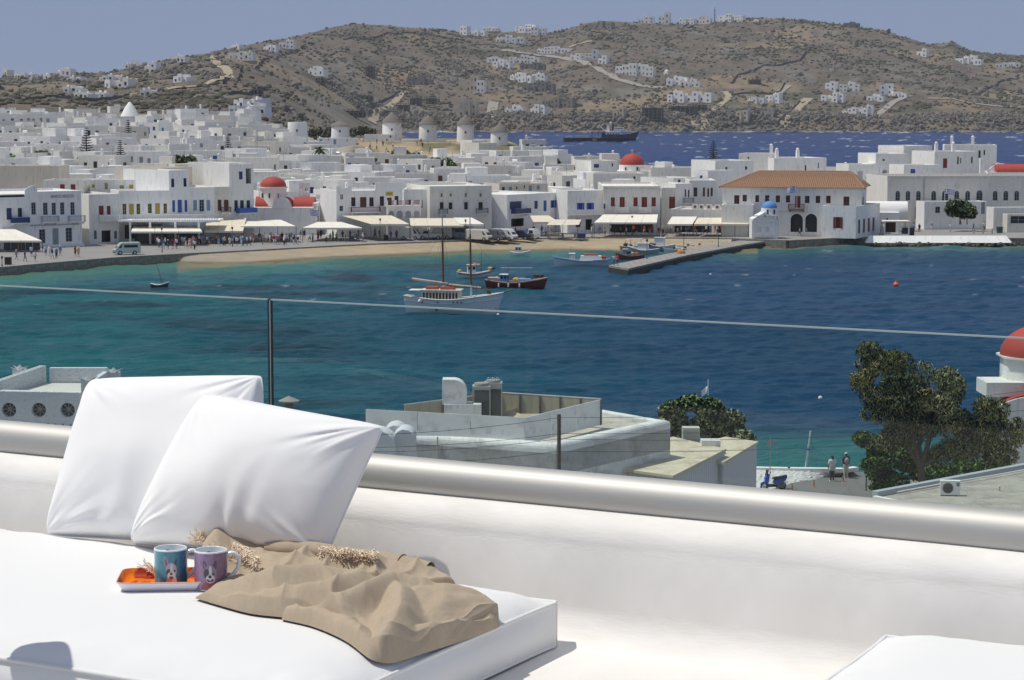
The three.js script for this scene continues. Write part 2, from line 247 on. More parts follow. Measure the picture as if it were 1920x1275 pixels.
// ---------- terrace: bench wall, steel rail, glass ----------
const CY = 24.86;                                              // crown of the mattress
const WD = [.881, .472], WN = [-.472, .881], CO = [.101, -5.04]; // along the wall, out from the wall, back corner of the mattress
const wp = (t, u, y) => V(CO[0] + WD[0] * t + WN[0] * u, y, CO[1] + WD[1] * t + WN[1] * u);
const tu = v => { const a = v.x - CO[0], b = v.z - CO[1]; return [a * WD[0] + b * WD[1], a * WN[0] + b * WN[1]]; };
{
  const prof = []; const P = (n, y) => prof.push([n, y]);
  P(-1.12, 24.3); P(-1.12, 24.66); for (let i = 0; i <= 4; i++) { const a = i / 4 * Math.PI / 2; P(-1.12 + .04 * (1 - Math.cos(a)), 24.66 + .04 * Math.sin(a)); }
  P(-.6, 24.7); P(-.2, 24.7);
  for (let i = 0; i <= 12; i++) { const a = i / 12 * 1.45; P(-.015 + .1 * Math.sin(a), 24.8 - .1 * Math.cos(a)); }
  P(.095, 24.87); P(.104, 24.92);
  for (let i = 0; i <= 10; i++) { const a = i / 10 * Math.PI / 2; P(.108 + .085 * (1 - Math.cos(a)), 24.93 + .078 * Math.sin(a)); }
  P(.36, 25.01); P(.36, 23.5);
  const n = prof.length - 1, nt = 260;
  const g = gridGeo(nt, n, (s, t) => { const T = mix(-4.5, 3.4, s), p = prof[Math.round(t * n)], w = (fbm(T * 1.1, p[0] * 2 + p[1] * 2, 2, 0, 44) - .5); const q = wp(T, -p[0] + w * .012, p[1] + (p[1] > 24.6 ? w * .012 : 0)); return [q.x, q.y, q.z, T, t * 1.5]; });
  const flow = tex(512, (u, v) => { const a = fbm(u * 6, v * 14, 5, 0 || 2, 3) * 0 + fbm(u * 8, v * 8, 5, 8, 7), b = fbm(u * 6, v * 40, 3, 0, 6) * 0 + fbm(u * 32, v * 32, 2, 32, 8); const k = .93 + .17 * (a - .5) + .04 * (b - .5); return [k, k * .993, k * (.975 + .02 * a)]; }, .8);
  const bmp = tex(256, (u, v) => .7 * fbm(u * 8, v * 8, 4, 8, 12) + .3 * fbm(u * 64, v * 64, 2, 64, 13), 1.3);
  const b = struct('bench_wall', g, std([.875, .85, .82], { map: flow, roughness: .75, bumpMap: bmp, bumpScale: .0012, side: THREE.DoubleSide })); void b;
  const fl = new MB(); { const a = wp(-6, .9, 0), q = wp(5, .9, 0), c = wp(5, 6, 0), d = wp(-6, 6, 0); for (const y of [24.3]) fl.quad([d.x, y, d.z], [c.x, y, c.z], [q.x, y, q.z], [a.x, y, a.z]); }
  struct('terrace_floor', fl.geo(), plaster([.7, .68, .64]));
  // steel rail lying on the wall
  const rail = thing('handrail', 'satin grey round rail lying along the top of the plastered bench wall', 'handrail', wp(0, -.228, 25.04));
  const ax = V(WD[0], 0, WD[1]), brush = tex(256, (u, v) => .5 * fbm(u * 4, v * 64, 3, 0, 3) * 0 + .6 * fbm(u * 3, v * 96, 2, 0 || 1, 3) * 0 + hash(Math.floor(v * 256), Math.floor(u * 3)) * .5 + fbm(u * 16, v * 16, 3, 16, 5) * .5, 1);
  const tube = gridGeo(160, 40, (s, t) => { const T = mix(-4.5, 3.3, s), a = t * Math.PI * 2, w = .0012 * (fbm(T * 3, t * 3, 2, 0, 9) - .5); return [ax.x * T + .472 * Math.cos(a) * (.053 + w), Math.sin(a) * (.053 + w), ax.z * T - .881 * Math.cos(a) * (.053 + w), T, t * .28]; });
  mesh('tube', tube, new THREE.MeshPhysicalMaterial({ color: C(.5, .49, .47), metalness: .6, roughness: .6, bumpMap: brush, bumpScale: .0002, side: THREE.DoubleSide }), rail);
  // two glass panes, butt-jointed
  const pane = new THREE.MeshPhysicalMaterial({ color: C(.9, .95, .94), transmission: 1, roughness: .02, thickness: 0, ior: 1.5, specularIntensity: .3 });
  const edge = std([.36, .43, .42], { roughness: .3 }), joint = std([.03, .04, .042], { roughness: .4 });
  const mid = -1.0235, GU = -.3, y0 = 25.013, y1 = 25.476;
  for (const [a, b, lab] of [[-4.4, mid - .0065, 'clear glass balustrade pane on the side behind the two white pillows'], [mid + .0065, 3.2, 'long clear glass balustrade pane reaching from the joint to the red domed church side']]) {
    const o = wp((a + b) / 2, GU, y0), t = thing('glass_balustrade', lab, 'glass balustrade', o, Math.atan2(-WD[1], WD[0]), 'glass panes of the terrace balustrade');
    new MB().box(0, (y1 - y0) / 2, 0, b - a, y1 - y0, .0004).build('pane', pane, t);
    new MB().box(0, y1 - y0 + .002, 0, b - a, .0035, .01).build('polished_edge', edge, t);
    const e = a < mid - 1 ? 1 : -1; new MB().box(e * ((b - a) / 2 + .0015), (y1 - y0) / 2, 0, .003, y1 - y0 + .004, .01).build('end_edge', joint, t);
  }
  const o = wp(mid, GU, y0), j = thing('glass_joint', 'thin dark upright joint between the two glass panes', 'glass joint', o, Math.atan2(-WD[1], WD[0]));
  new MB().box(-.001, (y1 - y0) / 2, 0, .005, y1 - y0, .01).build('seal', joint, j); new MB().box(.0028, (y1 - y0) / 2, .001, .0024, y1 - y0, .009).build('bead', edge, j);
}
// ---------- cushions ----------
const linenB = tex(256, (u, v) => .5 + .25 * Math.sin(u * 256 * Math.PI * .5) * Math.sin(v * 256 * Math.PI * .5) + .3 * (fbm(u * 64, v * 64, 2, 64, 3) - .5), 18);
const linen = std([.79, .79, .79], { roughness: .95, bumpMap: linenB, bumpScale: .0004, side: THREE.DoubleSide });
const puffF = d => 1 - Math.exp(-Math.max(0, d) / .055);
function mattress(name, label, t0, t1, u0, u1, y, dome, bottom, s) {
  const o = thing(name, label, 'mattress', wp(t0, u0, bottom)), org = o.position.clone(), L = (t, u, yy) => wp(t, u, yy).sub(org);
  const W = t1 - t0, H = u1 - u0, pin = (a, b) => 0.006 * Math.pow(Math.abs(a), 8) * Math.pow(Math.abs(b), 8);
  const edgeT = (a, b) => { const k = 1 - .012 * (1 - b * b); return [t0 + W / 2 + W / 2 * a * (1 + pin(a, b)) - .006 * a * (1 - b * b), u0 + H / 2 + H / 2 * b * (1 + pin(a, b)) - .006 * b * (1 - a * a)]; void k; };
  const top = (a, b) => { const q = edgeT(a, b), d = puffF((1 - Math.abs(a)) * W / 2) * puffF((1 - Math.abs(b)) * H / 2); return [q[0], q[1], y + dome * d + .007 * d * (fbm(q[0] * 3 + s, q[1] * 3, 3, 0, 2) - .5) + .009 * (1 - d) * d * 4 * (fbm(q[0] * 13, q[1] * 13, 2, 0, 4) - .5)]; };
  const wq = x => { const s = Math.sin(x * Math.PI / 2); return mix(x, s, .75); }; const g = gridGeo(170, 120, (i, j) => { const q = top(wq(i * 2 - 1), wq(1 - j * 2)), p = L(...q); return [p.x, p.y, p.z, q[0], q[1]]; });
  mesh('top_panel', g, linen, o);
  const ring = (k, yy, out) => { const l = []; const n = 60; for (let e = 0; e < 4; e++) for (let i = 0; i < n; i++) { const f = i / n * 2 - 1, [a, b] = [[f, -1], [1, f], [-f, 1], [-1, -f]][e]; const q = edgeT(a, b), nx = e === 1 ? 1 : e === 3 ? -1 : 0, ny = e === 0 ? -1 : e === 2 ? 1 : 0; l.push(L(q[0] + nx * out * (1 - f ** 6), q[1] + ny * out * (1 - f ** 6), yy + (k ? .006 * (fbm(q[0] * 14, q[1] * 14, 2, 0, 6) - .5) : 0))); } l.push(l[0].clone()); return l; };
  const N = 5, rings = []; for (let i = 0; i <= N; i++) { const f = i / N; rings.push(ring(i > 0 && i < N, mix(y - .004, bottom + .004, f), .017 * Math.sin(f * Math.PI))); }
  const sg = gridGeo(rings[0].length - 1, N, (i, j) => { const p = rings[Math.round(j * N)][Math.round(i * (rings[0].length - 1))]; return [p.x, p.y, p.z, i * 6, j * .12]; }); mesh('side_panel', sg, linen, o);
  for (const [yy, r] of [[y, .0055], [bottom + .006, .005]]) { const c = new THREE.CatmullRomCurve3(ring(0, yy, .002).slice(0, -1), true); mesh('piping', new THREE.TubeGeometry(c, 300, r, 6, true), linen, o); }
  return o;
}
mattress('mattress', 'white piped mattress on the bench under the pillows, tray and blanket', -2.7, 0, 0, 1.035, 24.812, .05, 24.703, 0);
mattress('mattress', 'bare white mattress corner beyond the gap in the plastered bench', .835, 3.2, .0, 1.0, 24.826, .048, 24.706, 5);
const linenP = std([.9, .89, .885], { roughness: .95, bumpMap: linenB, bumpScale: .0004, side: THREE.DoubleSide });
function pillow(label, bl, br, tr, tl, puff, back, s) {    // four corners in the world, bulge towards the viewer and behind
  const o = thing('pillow', label, 'pillow', bl.clone().lerp(br, .5), 0, 'white pillows against the bench wall'), org = o.position.clone();
  const n = br.clone().sub(bl).cross(tl.clone().sub(bl)).normalize();
  const f = side => gridGeo(110, 90, (i, j) => {
    const a = i * 2 - 1, b = j * 2 - 1; // edges drawn in between the corners
    const rc = .028 * Math.pow(a * b, 8), ia = a * (1 - .022 * (1 - b * b) - rc), ib = b * (1 - .018 * (1 - a * a) - rc);
    const u = (ia + 1) / 2, v = (ib + 1) / 2, p = bl.clone().lerp(br, u).lerp(tl.clone().lerp(tr, u), v);
    const e = Math.max(0, (1 - a * a)) ** .5 * Math.max(0, (1 - b * b)) ** .5, d = Math.pow(e, .75);
    const ang = Math.atan2(b, a), rim = 1 - Math.pow(e, .7);
    const cd = Math.min(Math.hypot(a - 1, b - 1), Math.hypot(a + 1, b - 1), Math.hypot(a - 1, b + 1), Math.hypot(a + 1, b + 1)), cn = Math.exp(-Math.pow(cd / .5, 2)); void rim;
    let w = cn * e * (fbm(Math.atan2(1 - Math.abs(b), 1 - Math.abs(a)) * 4.5 + s + (a > 0 ? 7 : 0) + (b > 0 ? 13 : 0), cd, 2, 0, 5) - .5) * .085 + (fbm(u * 2.2 + s, v * 2.2, 2, 0, 8) - .5) * .03 * e; void ang;
    w += .009 * Math.sin(u * 26 + 9 * fbm(u * 4, v * 2 + s, 2, 0, 3)) * Math.pow(1 - v, 3.2) * e * 1.1;      // gathers along the lower seam
    const h = (side > 0 ? puff : -back) * d + (side > 0 ? w : -w * .5);
    p.addScaledVector(n, h).sub(org); return [p.x, p.y, p.z, u * .5, v * .5];
  });
  mesh('front_panel', f(1), linenP, o); mesh('back_panel', f(-1), linenP, o);
  const pts = []; for (let k = 0; k < 4; k++) for (let i = 0; i < 20; i++) { const q = i / 20 * 2 - 1, [a, b] = [[q, -1], [1, q], [-q, 1], [-1, -q]][k]; const rc = .028 * Math.pow(a * b, 8), ia = a * (1 - .022 * (1 - b * b) - rc), ib = b * (1 - .018 * (1 - a * a) - rc), u = (ia + 1) / 2, v = (ib + 1) / 2; pts.push(bl.clone().lerp(br, u).lerp(tl.clone().lerp(tr, u), v).sub(org)); }
  mesh('seam', new THREE.TubeGeometry(new THREE.CatmullRomCurve3(pts, true, 'catmullrom', .2), 240, .0028, 5, true), linenP, o);
  return o;
}
pillow('plain white pillow at the back, half hidden by the second pillow, its corner standing up', at(84, 1003, 5.66), at(500, 1030, 5.4), at(494, 703, 5.58), at(170, 710, 5.8), .12, .03, 1);
pillow('plain white pillow leaning on the first one, the blanket at its foot', at(243, 1018, 5.5), at(613, 1045, 5.18), at(722, 799, 5.3), at(386, 736, 5.5), .145, .05, 9);
// ---------- tray and mugs ----------
const onTop = (px, py, y = CY) => onY(px, py, y);
const mugPrint = (bg, bg2, kind) => {
  const c = document.createElement('canvas'); c.width = 512; c.height = 256; const g = c.getContext('2d');
  const gr = g.createLinearGradient(0, 0, 512, 256); gr.addColorStop(0, bg); gr.addColorStop(1, bg2); g.fillStyle = gr; g.fillRect(0, 0, 512, 256);
  const E = (x, y, a, b, f, r = 0) => { g.fillStyle = f; g.beginPath(); g.ellipse(x, y, a, b, r, 0, 7); g.fill(); };
  for (let i = 0; i < 240; i++) { g.globalAlpha = .07; E(rr(0, 512), rr(0, 256), rr(4, 26), rr(4, 18), pick(kind ? ['#d88', '#408', '#c9a'] : ['#3aa', '#046', '#8c6'])); } g.globalAlpha = 1;
  const x = 256, y = 150;
  if (kind) { E(x, y + 95, 95, 50, '#8c3a44'); E(x - 50, y - 60, 20, 42, '#4a3d5c', -.4); E(x + 48, y - 62, 20, 42, '#55486a', .4); E(x - 50, y - 58, 10, 28, '#8a5a78', -.4); E(x, y - 5, 66, 62, '#8b84a0'); E(x - 34, y - 8, 30, 36, '#2c2a44'); E(x + 4, y - 22, 14, 44, '#d5cfdc'); E(x + 2, y + 28, 44, 30, '#d9d2dc'); E(x, y + 12, 16, 11, '#2c2834'); E(x - 32, y - 6, 9, 9, '#0d0b12'); E(x + 34, y - 6, 9, 9, '#0d0b12'); E(x - 18, y + 40, 20, 9, '#5a4658', .4); E(x + 20, y + 40, 20, 9, '#5a4658', -.4); }
  else { E(x, y + 85, 58, 70, '#c9a28c'); E(x + 30, y + 80, 26, 60, '#e6e2dd'); E(x - 52, y - 72, 22, 48, '#8d93a6', -.35); E(x - 50, y - 68, 12, 34, '#b0405e', -.35); E(x + 40, y - 64, 16, 36, '#3c4a66', .5); E(x, y - 18, 56, 52, '#a9a9b6'); E(x - 26, y - 2, 26, 26, '#3a2f38'); E(x + 4, y - 28, 15, 34, '#c8c7d0'); E(x + 2, y + 20, 42, 28, '#e3dcd8'); E(x, y + 6, 14, 10, '#40363c'); E(x + 34, y - 14, 8, 8, '#15131a'); E(x - 28, y - 12, 8, 8, '#0c0a10'); E(x - 2, y + 34, 22, 11, '#7a4038'); }
  const t = new THREE.CanvasTexture(c); t.colorSpace = THREE.SRGBColorSpace; t.wrapS = THREE.MirroredRepeatWrapping; return t;
};
function mug(label, p, print, turn) {
  const o = thing('mug', label, 'mug', p, turn, 'printed mugs on the tray'), R = .039, H = .093;
  const body = new THREE.CylinderGeometry(R, R * .985, H - .004, 64, 1, true); body.translate(0, H / 2 + .001, 0);
  { const u = body.attributes.uv, P = body.attributes.position; for (let i = 0; i < u.count; i++) { const a = Math.atan2(P.getX(i), P.getZ(i)); u.setX(i, .5 + a / (Math.PI * .62) * .5); } }
  // keep the seam of the print at the handle: rebuild uv with one ring so that it does not run backwards
  const ring = gridGeo(64, 1, (s, t) => { const a = -Math.PI + s * Math.PI * 2; return [Math.sin(a) * R, .003 + t * (H - .006), Math.cos(a) * R, .5 + a / (Math.PI * .62) * .5 * 1.25, 1 - (1 - t)]; });
  mesh('printed_body', ring, new THREE.MeshPhysicalMaterial({ map: print, roughness: .25, clearcoat: .8, clearcoatRoughness: .06, side: THREE.DoubleSide }), o);
  const glaze = new THREE.MeshPhysicalMaterial({ color: C(.8, .84, .86), roughness: .15, clearcoat: .6, side: THREE.DoubleSide });
  mesh('inside', new THREE.LatheGeometry([[R - .0005, .002], [R - .001, .0], [.0, .0], [.001, .004], [R - .0045, .004], [R - .004, H - .002], [R - .002, H], [R + .0003, H - .0015], [R, H - .004]].map(q => new THREE.Vector2(...q)), 64), glaze, o);
  const cv = new THREE.CatmullRomCurve3([V(R - .002, H * .86, 0), V(R + .014, H * .9, 0), V(R + .027, H * .76, 0), V(R + .026, H * .56, 0), V(R + .014, H * .36, 0), V(R - .002, H * .2, 0)]);
  const hd = mesh('handle', new THREE.TubeGeometry(cv, 40, .005, 10), glaze, o); hd.scale.z = 1.5;
  const drink = mesh('printed_spot', new THREE.CylinderGeometry(.012, .012, .0006, 24), std([.16, .2, .3], { roughness: .3 }), o); drink.position.set(-.008, H * .74, -R + .0053); drink.rotation.x = Math.PI / 2;
  return o;
}
{
  const A = onTop(300, 1098), ang = .07, o = thing('tray', 'small orange melamine tray with white underside carrying the two mugs', 'tray', [A.x + .06, CY + .002, A.z], ang);
  const rrect = (w, d, r, n = 8) => { const l = []; for (const [sx, sz, a0] of [[1, 1, 0], [-1, 1, 1], [-1, -1, 2], [1, -1, 3]]) for (let i = 0; i <= n; i++) { const a = (a0 + i / n) * Math.PI / 2; l.push([sx * (w - r) + Math.cos(a) * r, sz * (d - r) + Math.sin(a) * r]); } l.push(l[0]); return l; };
  const W = .155, Dp = .082, lev = [[W - .014, Dp - .014, .0, .016], [W - .006, Dp - .006, .012, .02], [W, Dp, .022, .024]].map(q => ({ r: rrect(q[0], q[1], q[3]), y: q[2] }));
  const tab = (x, z, y) => { const k = Math.max(0, 1 - Math.abs(z) / .034); return y > .02 && Math.abs(x) > W - .03 ? Math.sign(x) * .026 * sm(0, 1, k) : 0; };
  const shell = (dy, extra) => { const L = lev.map(l => l); return gridGeo(L[0].r.length - 1, L.length, (s, t) => { const i = Math.round(s * (L[0].r.length - 1)), k = Math.round(t * L.length); if (k === 0) return [L[0].r[i][0] * .001, dy, L[0].r[i][1] * .001, .5, .5]; const l = L[k - 1], q = l.r[i]; return [q[0] * extra + (k === 3 ? tab(q[0], q[1], l.y) : 0), l.y + dy, q[1] * extra, q[0] * 3, q[1] * 3]; }); };
  const orT = tex(128, (u, v) => { const a = fbm(u * 6, v * 6, 4, 6, 2), k = sm(.52, .62, fbm(u * 9, v * 9, 3, 9, 8)); return [.95 - .3 * k, .42 + .12 * a - .28 * k, .03]; }, 1, true);
  mesh('inside', shell(.003, .985), std([1, 1, 1], { map: orT, roughness: .3, side: THREE.DoubleSide }), o);
  mesh('shell', shell(0, 1), std([.82, .8, .88], { roughness: .35, side: THREE.DoubleSide }), o);
  const rimPts = lev[2].r.slice(0, -1).map(q => V(q[0] + tab(q[0], q[1], .022), .0235, q[1])); mesh('rim', new THREE.TubeGeometry(new THREE.CatmullRomCurve3(rimPts, true), 160, .0018, 5, true), std([.75, .45, .33], { roughness: .4 }), o);
  const base = CY + .0055;
  const m1 = onY(321, 1098, base), m2 = onY(396, 1102, base);
  mug('teal mug printed with a puppy portrait, standing towards the tray handle', m1, mugPrint('#4aa7b4', '#1f4f78', 0), .18);
  mug('purple mug printed with a puppy portrait, its handle by the blanket', m2, mugPrint('#a48ab0', '#6a4a6a', 1), .08);
}
// ---------- blanket ----------
{
  const woolT = tex(256, (u, v) => { const t = ((u * 64 + (Math.floor(v * 64) % 8 < 4 ? v * 64 : -v * 64)) % 1 + 1) % 1; const k = .82 + .1 * Math.abs(t - .5) * 2 + .1 * (fbm(u * 32, v * 32, 2, 32, 4) - .5) + .05 * (fbm(u * 5, v * 5, 3, 5, 6) - .5); return k; }, 9);
  const wool = new THREE.MeshPhysicalMaterial({ color: C(.5, .405, .298), map: woolT, roughness: 1, sheen: .25, sheenRoughness: .6, sheenColor: C(.6, .5, .4), bumpMap: woolT, bumpScale: .0016, side: THREE.DoubleSide });
  const o = thing('blanket', 'crumpled beige woven blanket with fringed ends thrown over the mattress corner', 'blanket', onTop(650, 1120)), org = o.position.clone();
  // pixel on the cloth's footprint -> place on the mattress top, or down its side past the edge
  const matY = (t, u) => { const a = (t + 1.35) / 1.35, b = (u - .5175) / .5175, d = puffF((1 - Math.abs(a)) * 1.35) * puffF((1 - Math.abs(b)) * .5175); return 24.816 + .05 * d; };
  const foot = (px, py) => { let y = CY, p; for (let i = 0; i < 8; i++) { p = onY(px, py, y); const [t, u] = tu(p); y = mix(y, matY(t, u), .7); } if (tu(p)[0] < .015) return p; let a = 3.5, b = 6; for (let i = 0; i < 30; i++) { const m = (a + b) / 2; tu(at(px, py, m))[0] > .02 ? b = m : a = m; } const q1 = at(px, py, a), q2 = at(px, py, b); return Math.abs(tu(q1)[0] - .02) < .02 ? q1 : q2; };
  const poly = l => { const L = [0]; for (let i = 1; i < l.length; i++) L.push(L[i - 1] + Math.hypot(l[i][0] - l[i - 1][0], l[i][1] - l[i - 1][1])); return s => { const d = s * L[L.length - 1]; let i = 1; while (i < l.length - 1 && L[i] < d) i++; const k = clamp((d - L[i - 1]) / (L[i] - L[i - 1] || 1), 0, 1); return [mix(l[i - 1][0], l[i][0], k), mix(l[i - 1][1], l[i][1], k)]; }; };
  const curve = l => { const c = new THREE.CatmullRomCurve3(l.map(q => V(q[0], q[1], 0)), false, 'centripetal'); const pts = c.getSpacedPoints(120).map(p => [p.x, p.y]); return poly(pts); };
  const segD = (x, y0, l0) => { const y = y0 * 3.2, l = l0.map(q => [q[0], q[1] * 3.2]); let best = 1e9, bt = 0; for (let i = 0; i < l.length - 1; i++) { const [ax, ay] = l[i], [bx, by] = l[i + 1], dx = bx - ax, dy = by - ay, k = clamp(((x - ax) * dx + (y - ay) * dy) / (dx * dx + dy * dy), 0, 1), d = Math.hypot(x - ax - dx * k, y - ay - dy * k); if (d < best) { best = d; bt = (i + k) / (l.length - 1); } } return [best, bt]; };
  const sheet = (bot, top, ridges, amp, nx, ny, th, s, sideFix) => {
    const B = curve(bot), T = curve(top);
    return gridGeo(nx, ny, (i, j) => {
      const b = B(i), t = T(i), px = mix(b[0], t[0], j), py = mix(b[1], t[1], j) , e = sm(0, .07, j) * sm(0, .05, 1 - j) * sm(0, .03, i) * sm(0, .02, 1 - i);
      const edge = Math.pow(Math.min(1, j / .06, (1 - j) / .06, i / .035, (1 - i) / .03), .5);
      let h = th * edge;
      for (const [l, a, w, pw] of ridges) { const [d, k] = segD(px, py, l); const f = Math.exp(-Math.pow(d / w, 2)) * .85 + .15 * Math.exp(-d / w), q = a * f * (.55 + .45 * Math.sin(clamp(k, .02, .98) * Math.PI)) * edge + th * edge, m = .004, t = clamp((q - h) / m * .5 + .5, 0, 1); h = mix(h, q, t) + m * t * (1 - t); void pw; }
      { const cr = Math.abs(fbm(px / 75 + py / 60 + s, py / 48 - px / 160, 2, 0, 13) - .5) * 2; h += amp * 2.4 * e * (1 - Math.pow(cr, .55)); }
      h += amp * e * ((fbm(px / 42 + s, py / 22, 3, 0, 7) - .5) + .35 * (fbm(px / 14 + s, py / 9, 2, 0, 9) - .5));
      const p = foot(px, py); p.y += Math.max(h, .002); p.sub(org); return [p.x, p.y, p.z, px / 1200, py / 420];
    });
  };
  // lower layer that peeps out at the front
  mesh('under_layer', sheet([[528, 1163], [590, 1178], [650, 1205], [695, 1238], [722, 1246]], [[545, 1118], [640, 1125], [720, 1130], [780, 1140], [800, 1160]], [[[[545, 1160], [640, 1184], [715, 1236]], .02, 26]], .006, 90, 40, .011, 3), wool, o);
  // main layer
  const main = sheet([[366, 1124], [420, 1140], [470, 1153], [530, 1160], [600, 1168], [650, 1195], [690, 1228], [722, 1246], [800, 1226], [880, 1200], [932, 1180]], [[404, 1106], [480, 1094], [580, 1096], [680, 1100], [780, 1106], [850, 1116], [890, 1120], [908, 1132], [924, 1148], [934, 1164], [936, 1177]],
    [[[[436, 1122], [470, 1121], [510, 1117], [600, 1106], [668, 1106]], .046, 34], [[[500, 1146], [560, 1150], [612, 1147], [650, 1130], [676, 1112]], .056, 34], [[[590, 1172], [640, 1172], [680, 1160], [736, 1128], [790, 1128]], .062, 34], [[[736, 1128], [752, 1160], [752, 1190], [728, 1236]], .058, 36], [[[740, 1140], [820, 1150], [930, 1176]], .03, 90], [[[790, 1126], [850, 1134], [900, 1142]], .026, 40], [[[440, 1139], [480, 1149], [530, 1156]], .028, 26], [[[770, 1200], [830, 1212], [900, 1196]], .03, 44], [[[560, 1100], [640, 1100]], .02, 20]], .006, 300, 170, .013, 0);
  mesh('main_layer', main, wool, o);
  // back layer rising against the pillow
  mesh('back_layer', sheet([[365, 1096], [430, 1100], [500, 1102], [600, 1106], [700, 1104], [800, 1110], [862, 1112]], [[372, 1048], [420, 1032], [480, 1050], [560, 1066], [640, 1074], [740, 1076], [830, 1092]],
    [[[[385, 1060], [430, 1050], [490, 1058]], .062, 34], [[[470, 1078], [560, 1084], [680, 1086], [800, 1092]], .032, 26], [[[380, 1084], [440, 1086]], .034, 24], [[[500, 1062], [540, 1068], [600, 1074]], .036, 20]], .014, 150, 60, .012, 6), wool, o);
  // rolled end
  const ra = foot(505, 1062), rb = foot(806, 1092), R0 = .024; ra.y += .05; rb.y += .034; const rd = rb.clone().sub(ra).normalize(), rs = V(0, 1, 0).cross(rd).normalize(), up = rd.clone().cross(rs);
  const spiral = gridGeo(90, 70, (s, t) => { const a = t * Math.PI * 4.2, r = (R0 + .004 * Math.sin(s * 9 + 1) + .003 * (fbm(s * 9, t * 6, 2, 0, 4) - .5) * 2) * (1 - .12 * t * 2) * (.75 + .25 * sm(0, .12, s)), c = ra.clone().lerp(rb, s); c.y += .006 * Math.sin(s * 5); c.addScaledVector(rs, Math.cos(a) * r * 1.35).addScaledVector(up, Math.sin(a) * r).sub(org); return [c.x, c.y, c.z, s * .4, t * .3]; });
  mesh('rolled_end', spiral, wool, o);
  const hem = (l, lift, r) => mesh('hem', new THREE.TubeGeometry(new THREE.CatmullRomCurve3(l.map(q => { const p = foot(q[0], q[1]); p.y += lift; return p.sub(org); })), 60, r, 5), wool, o);
  hem([[912, 1182], [908, 1165], [894, 1146], [868, 1130], [850, 1124]], .0165, .0016);
  { const l = []; for (let i = 0; i <= 16; i++) { const a = i / 16 * Math.PI * 1.2 - .3, c = ra.clone().lerp(rb, .83).addScaledVector(rs, Math.cos(a) * R0 * 1.4).addScaledVector(up, Math.sin(a) * R0 * 1.03).sub(org); l.push(c); } mesh('hem', new THREE.TubeGeometry(new THREE.CatmullRomCurve3(l), 40, .0018, 5), wool, o); }
  const fr = new MB(); const thread = (p, d, L) => { const c = [p.clone()]; for (let k = 1; k <= 4; k++) c.push(c[k - 1].clone().addScaledVector(d.clone().add(V(rr(-.6, .6), rr(-.6, .45), rr(-.6, .6))).normalize(), L / 4)); fr.add(new THREE.TubeGeometry(new THREE.CatmullRomCurve3(c.map(q => q.sub(org))), 5, rr(.0009, .0015), 4)); };
  const tuft = (x0, y0, x1, y1, n, lift, dir, L) => { for (let i = 0; i < n; i++) { const k = rnd(), p = foot(mix(x0, x1, k) + rr(-3, 3), mix(y0, y1, k) + rr(-2, 2)); p.y += lift * rr(.75, 1.05); thread(p, dir.clone().add(V(rr(-.5, .5), rr(-.3, .3), rr(-.3, .3))), rr(.6, 1.2) * L); } };
  tuft(366, 1054, 432, 1036, 150, .058, V(-.1, .6, .5), .034); tuft(424, 1038, 442, 1036, 44, .07, V(.1, 1, 0), .044); tuft(430, 1044, 500, 1050, 170, .068, V(.1, .5, .6), .036); tuft(440, 1066, 480, 1098, 170, .066, V(.25, -.1, .9), .034); tuft(484, 1048, 540, 1062, 110, .066, V(.1, .9, 0), .036);
  tuft(318, 1062, 330, 1062, 26, .004, V(.05, 1, -.1), .04); tuft(300, 1085, 288, 1076, 24, .012, V(-.8, .6, 0), .04); tuft(600, 1084, 705, 1092, 220, .074, V(.1, .1, 1), .028); tuft(385, 1072, 450, 1082, 130, .062, V(-.1, .3, .8), .032);
  tag(fr.build('fringe', std([.9, .76, .6], { roughness: 1 }), o), null, null, null, 'stuff');
}
{ // an armchair standing by the near end of the mattress; only its shadow falls into the picture
}
// ---------- houses ----------
const ORD = ['first', 'second', 'third', 'fourth', 'fifth', 'sixth', 'seventh', 'eighth', 'ninth', 'tenth', 'eleventh', 'twelfth', 'thirteenth', 'fourteenth', 'fifteenth', 'sixteenth', 'seventeenth', 'eighteenth', 'nineteenth', 'twentieth', 'twenty-first', 'twenty-second', 'twenty-third', 'twenty-fourth'];
const NUM = ['no', 'one', 'two', 'three', 'four', 'five', 'six', 'seven', 'eight', 'nine', 'ten', 'eleven', 'twelve'];
const labels = new Set();
function holePath(x, y, w, h, arch) { const p = new THREE.Path(); const a = x - w / 2, b = x + w / 2, c = y - h / 2, d = y + h / 2; p.moveTo(a, c); p.lineTo(b, c); if (arch) { p.lineTo(b, d - w / 2); p.absarc(x, d - w / 2, w / 2, 0, Math.PI, false); } else { p.lineTo(b, d); p.lineTo(a, d); } p.lineTo(a, c); return p; }
function facade(mb, w, h, holes, th, m4, topPath) {
  const s = new THREE.Shape(); s.moveTo(0, 0); s.lineTo(w, 0); if (topPath) topPath.forEach(q => s.lineTo(q[0], q[1])); else { s.lineTo(w, h); s.lineTo(0, h); } s.lineTo(0, 0);
  s.holes = holes.map(q => holePath(q.u, q.v, q.w, q.h, q.arch));
  mb.add(new THREE.ExtrudeGeometry(s, { depth: th, bevelEnabled: false, curveSegments: 8 }), m4);
}
const panelGeo = {};
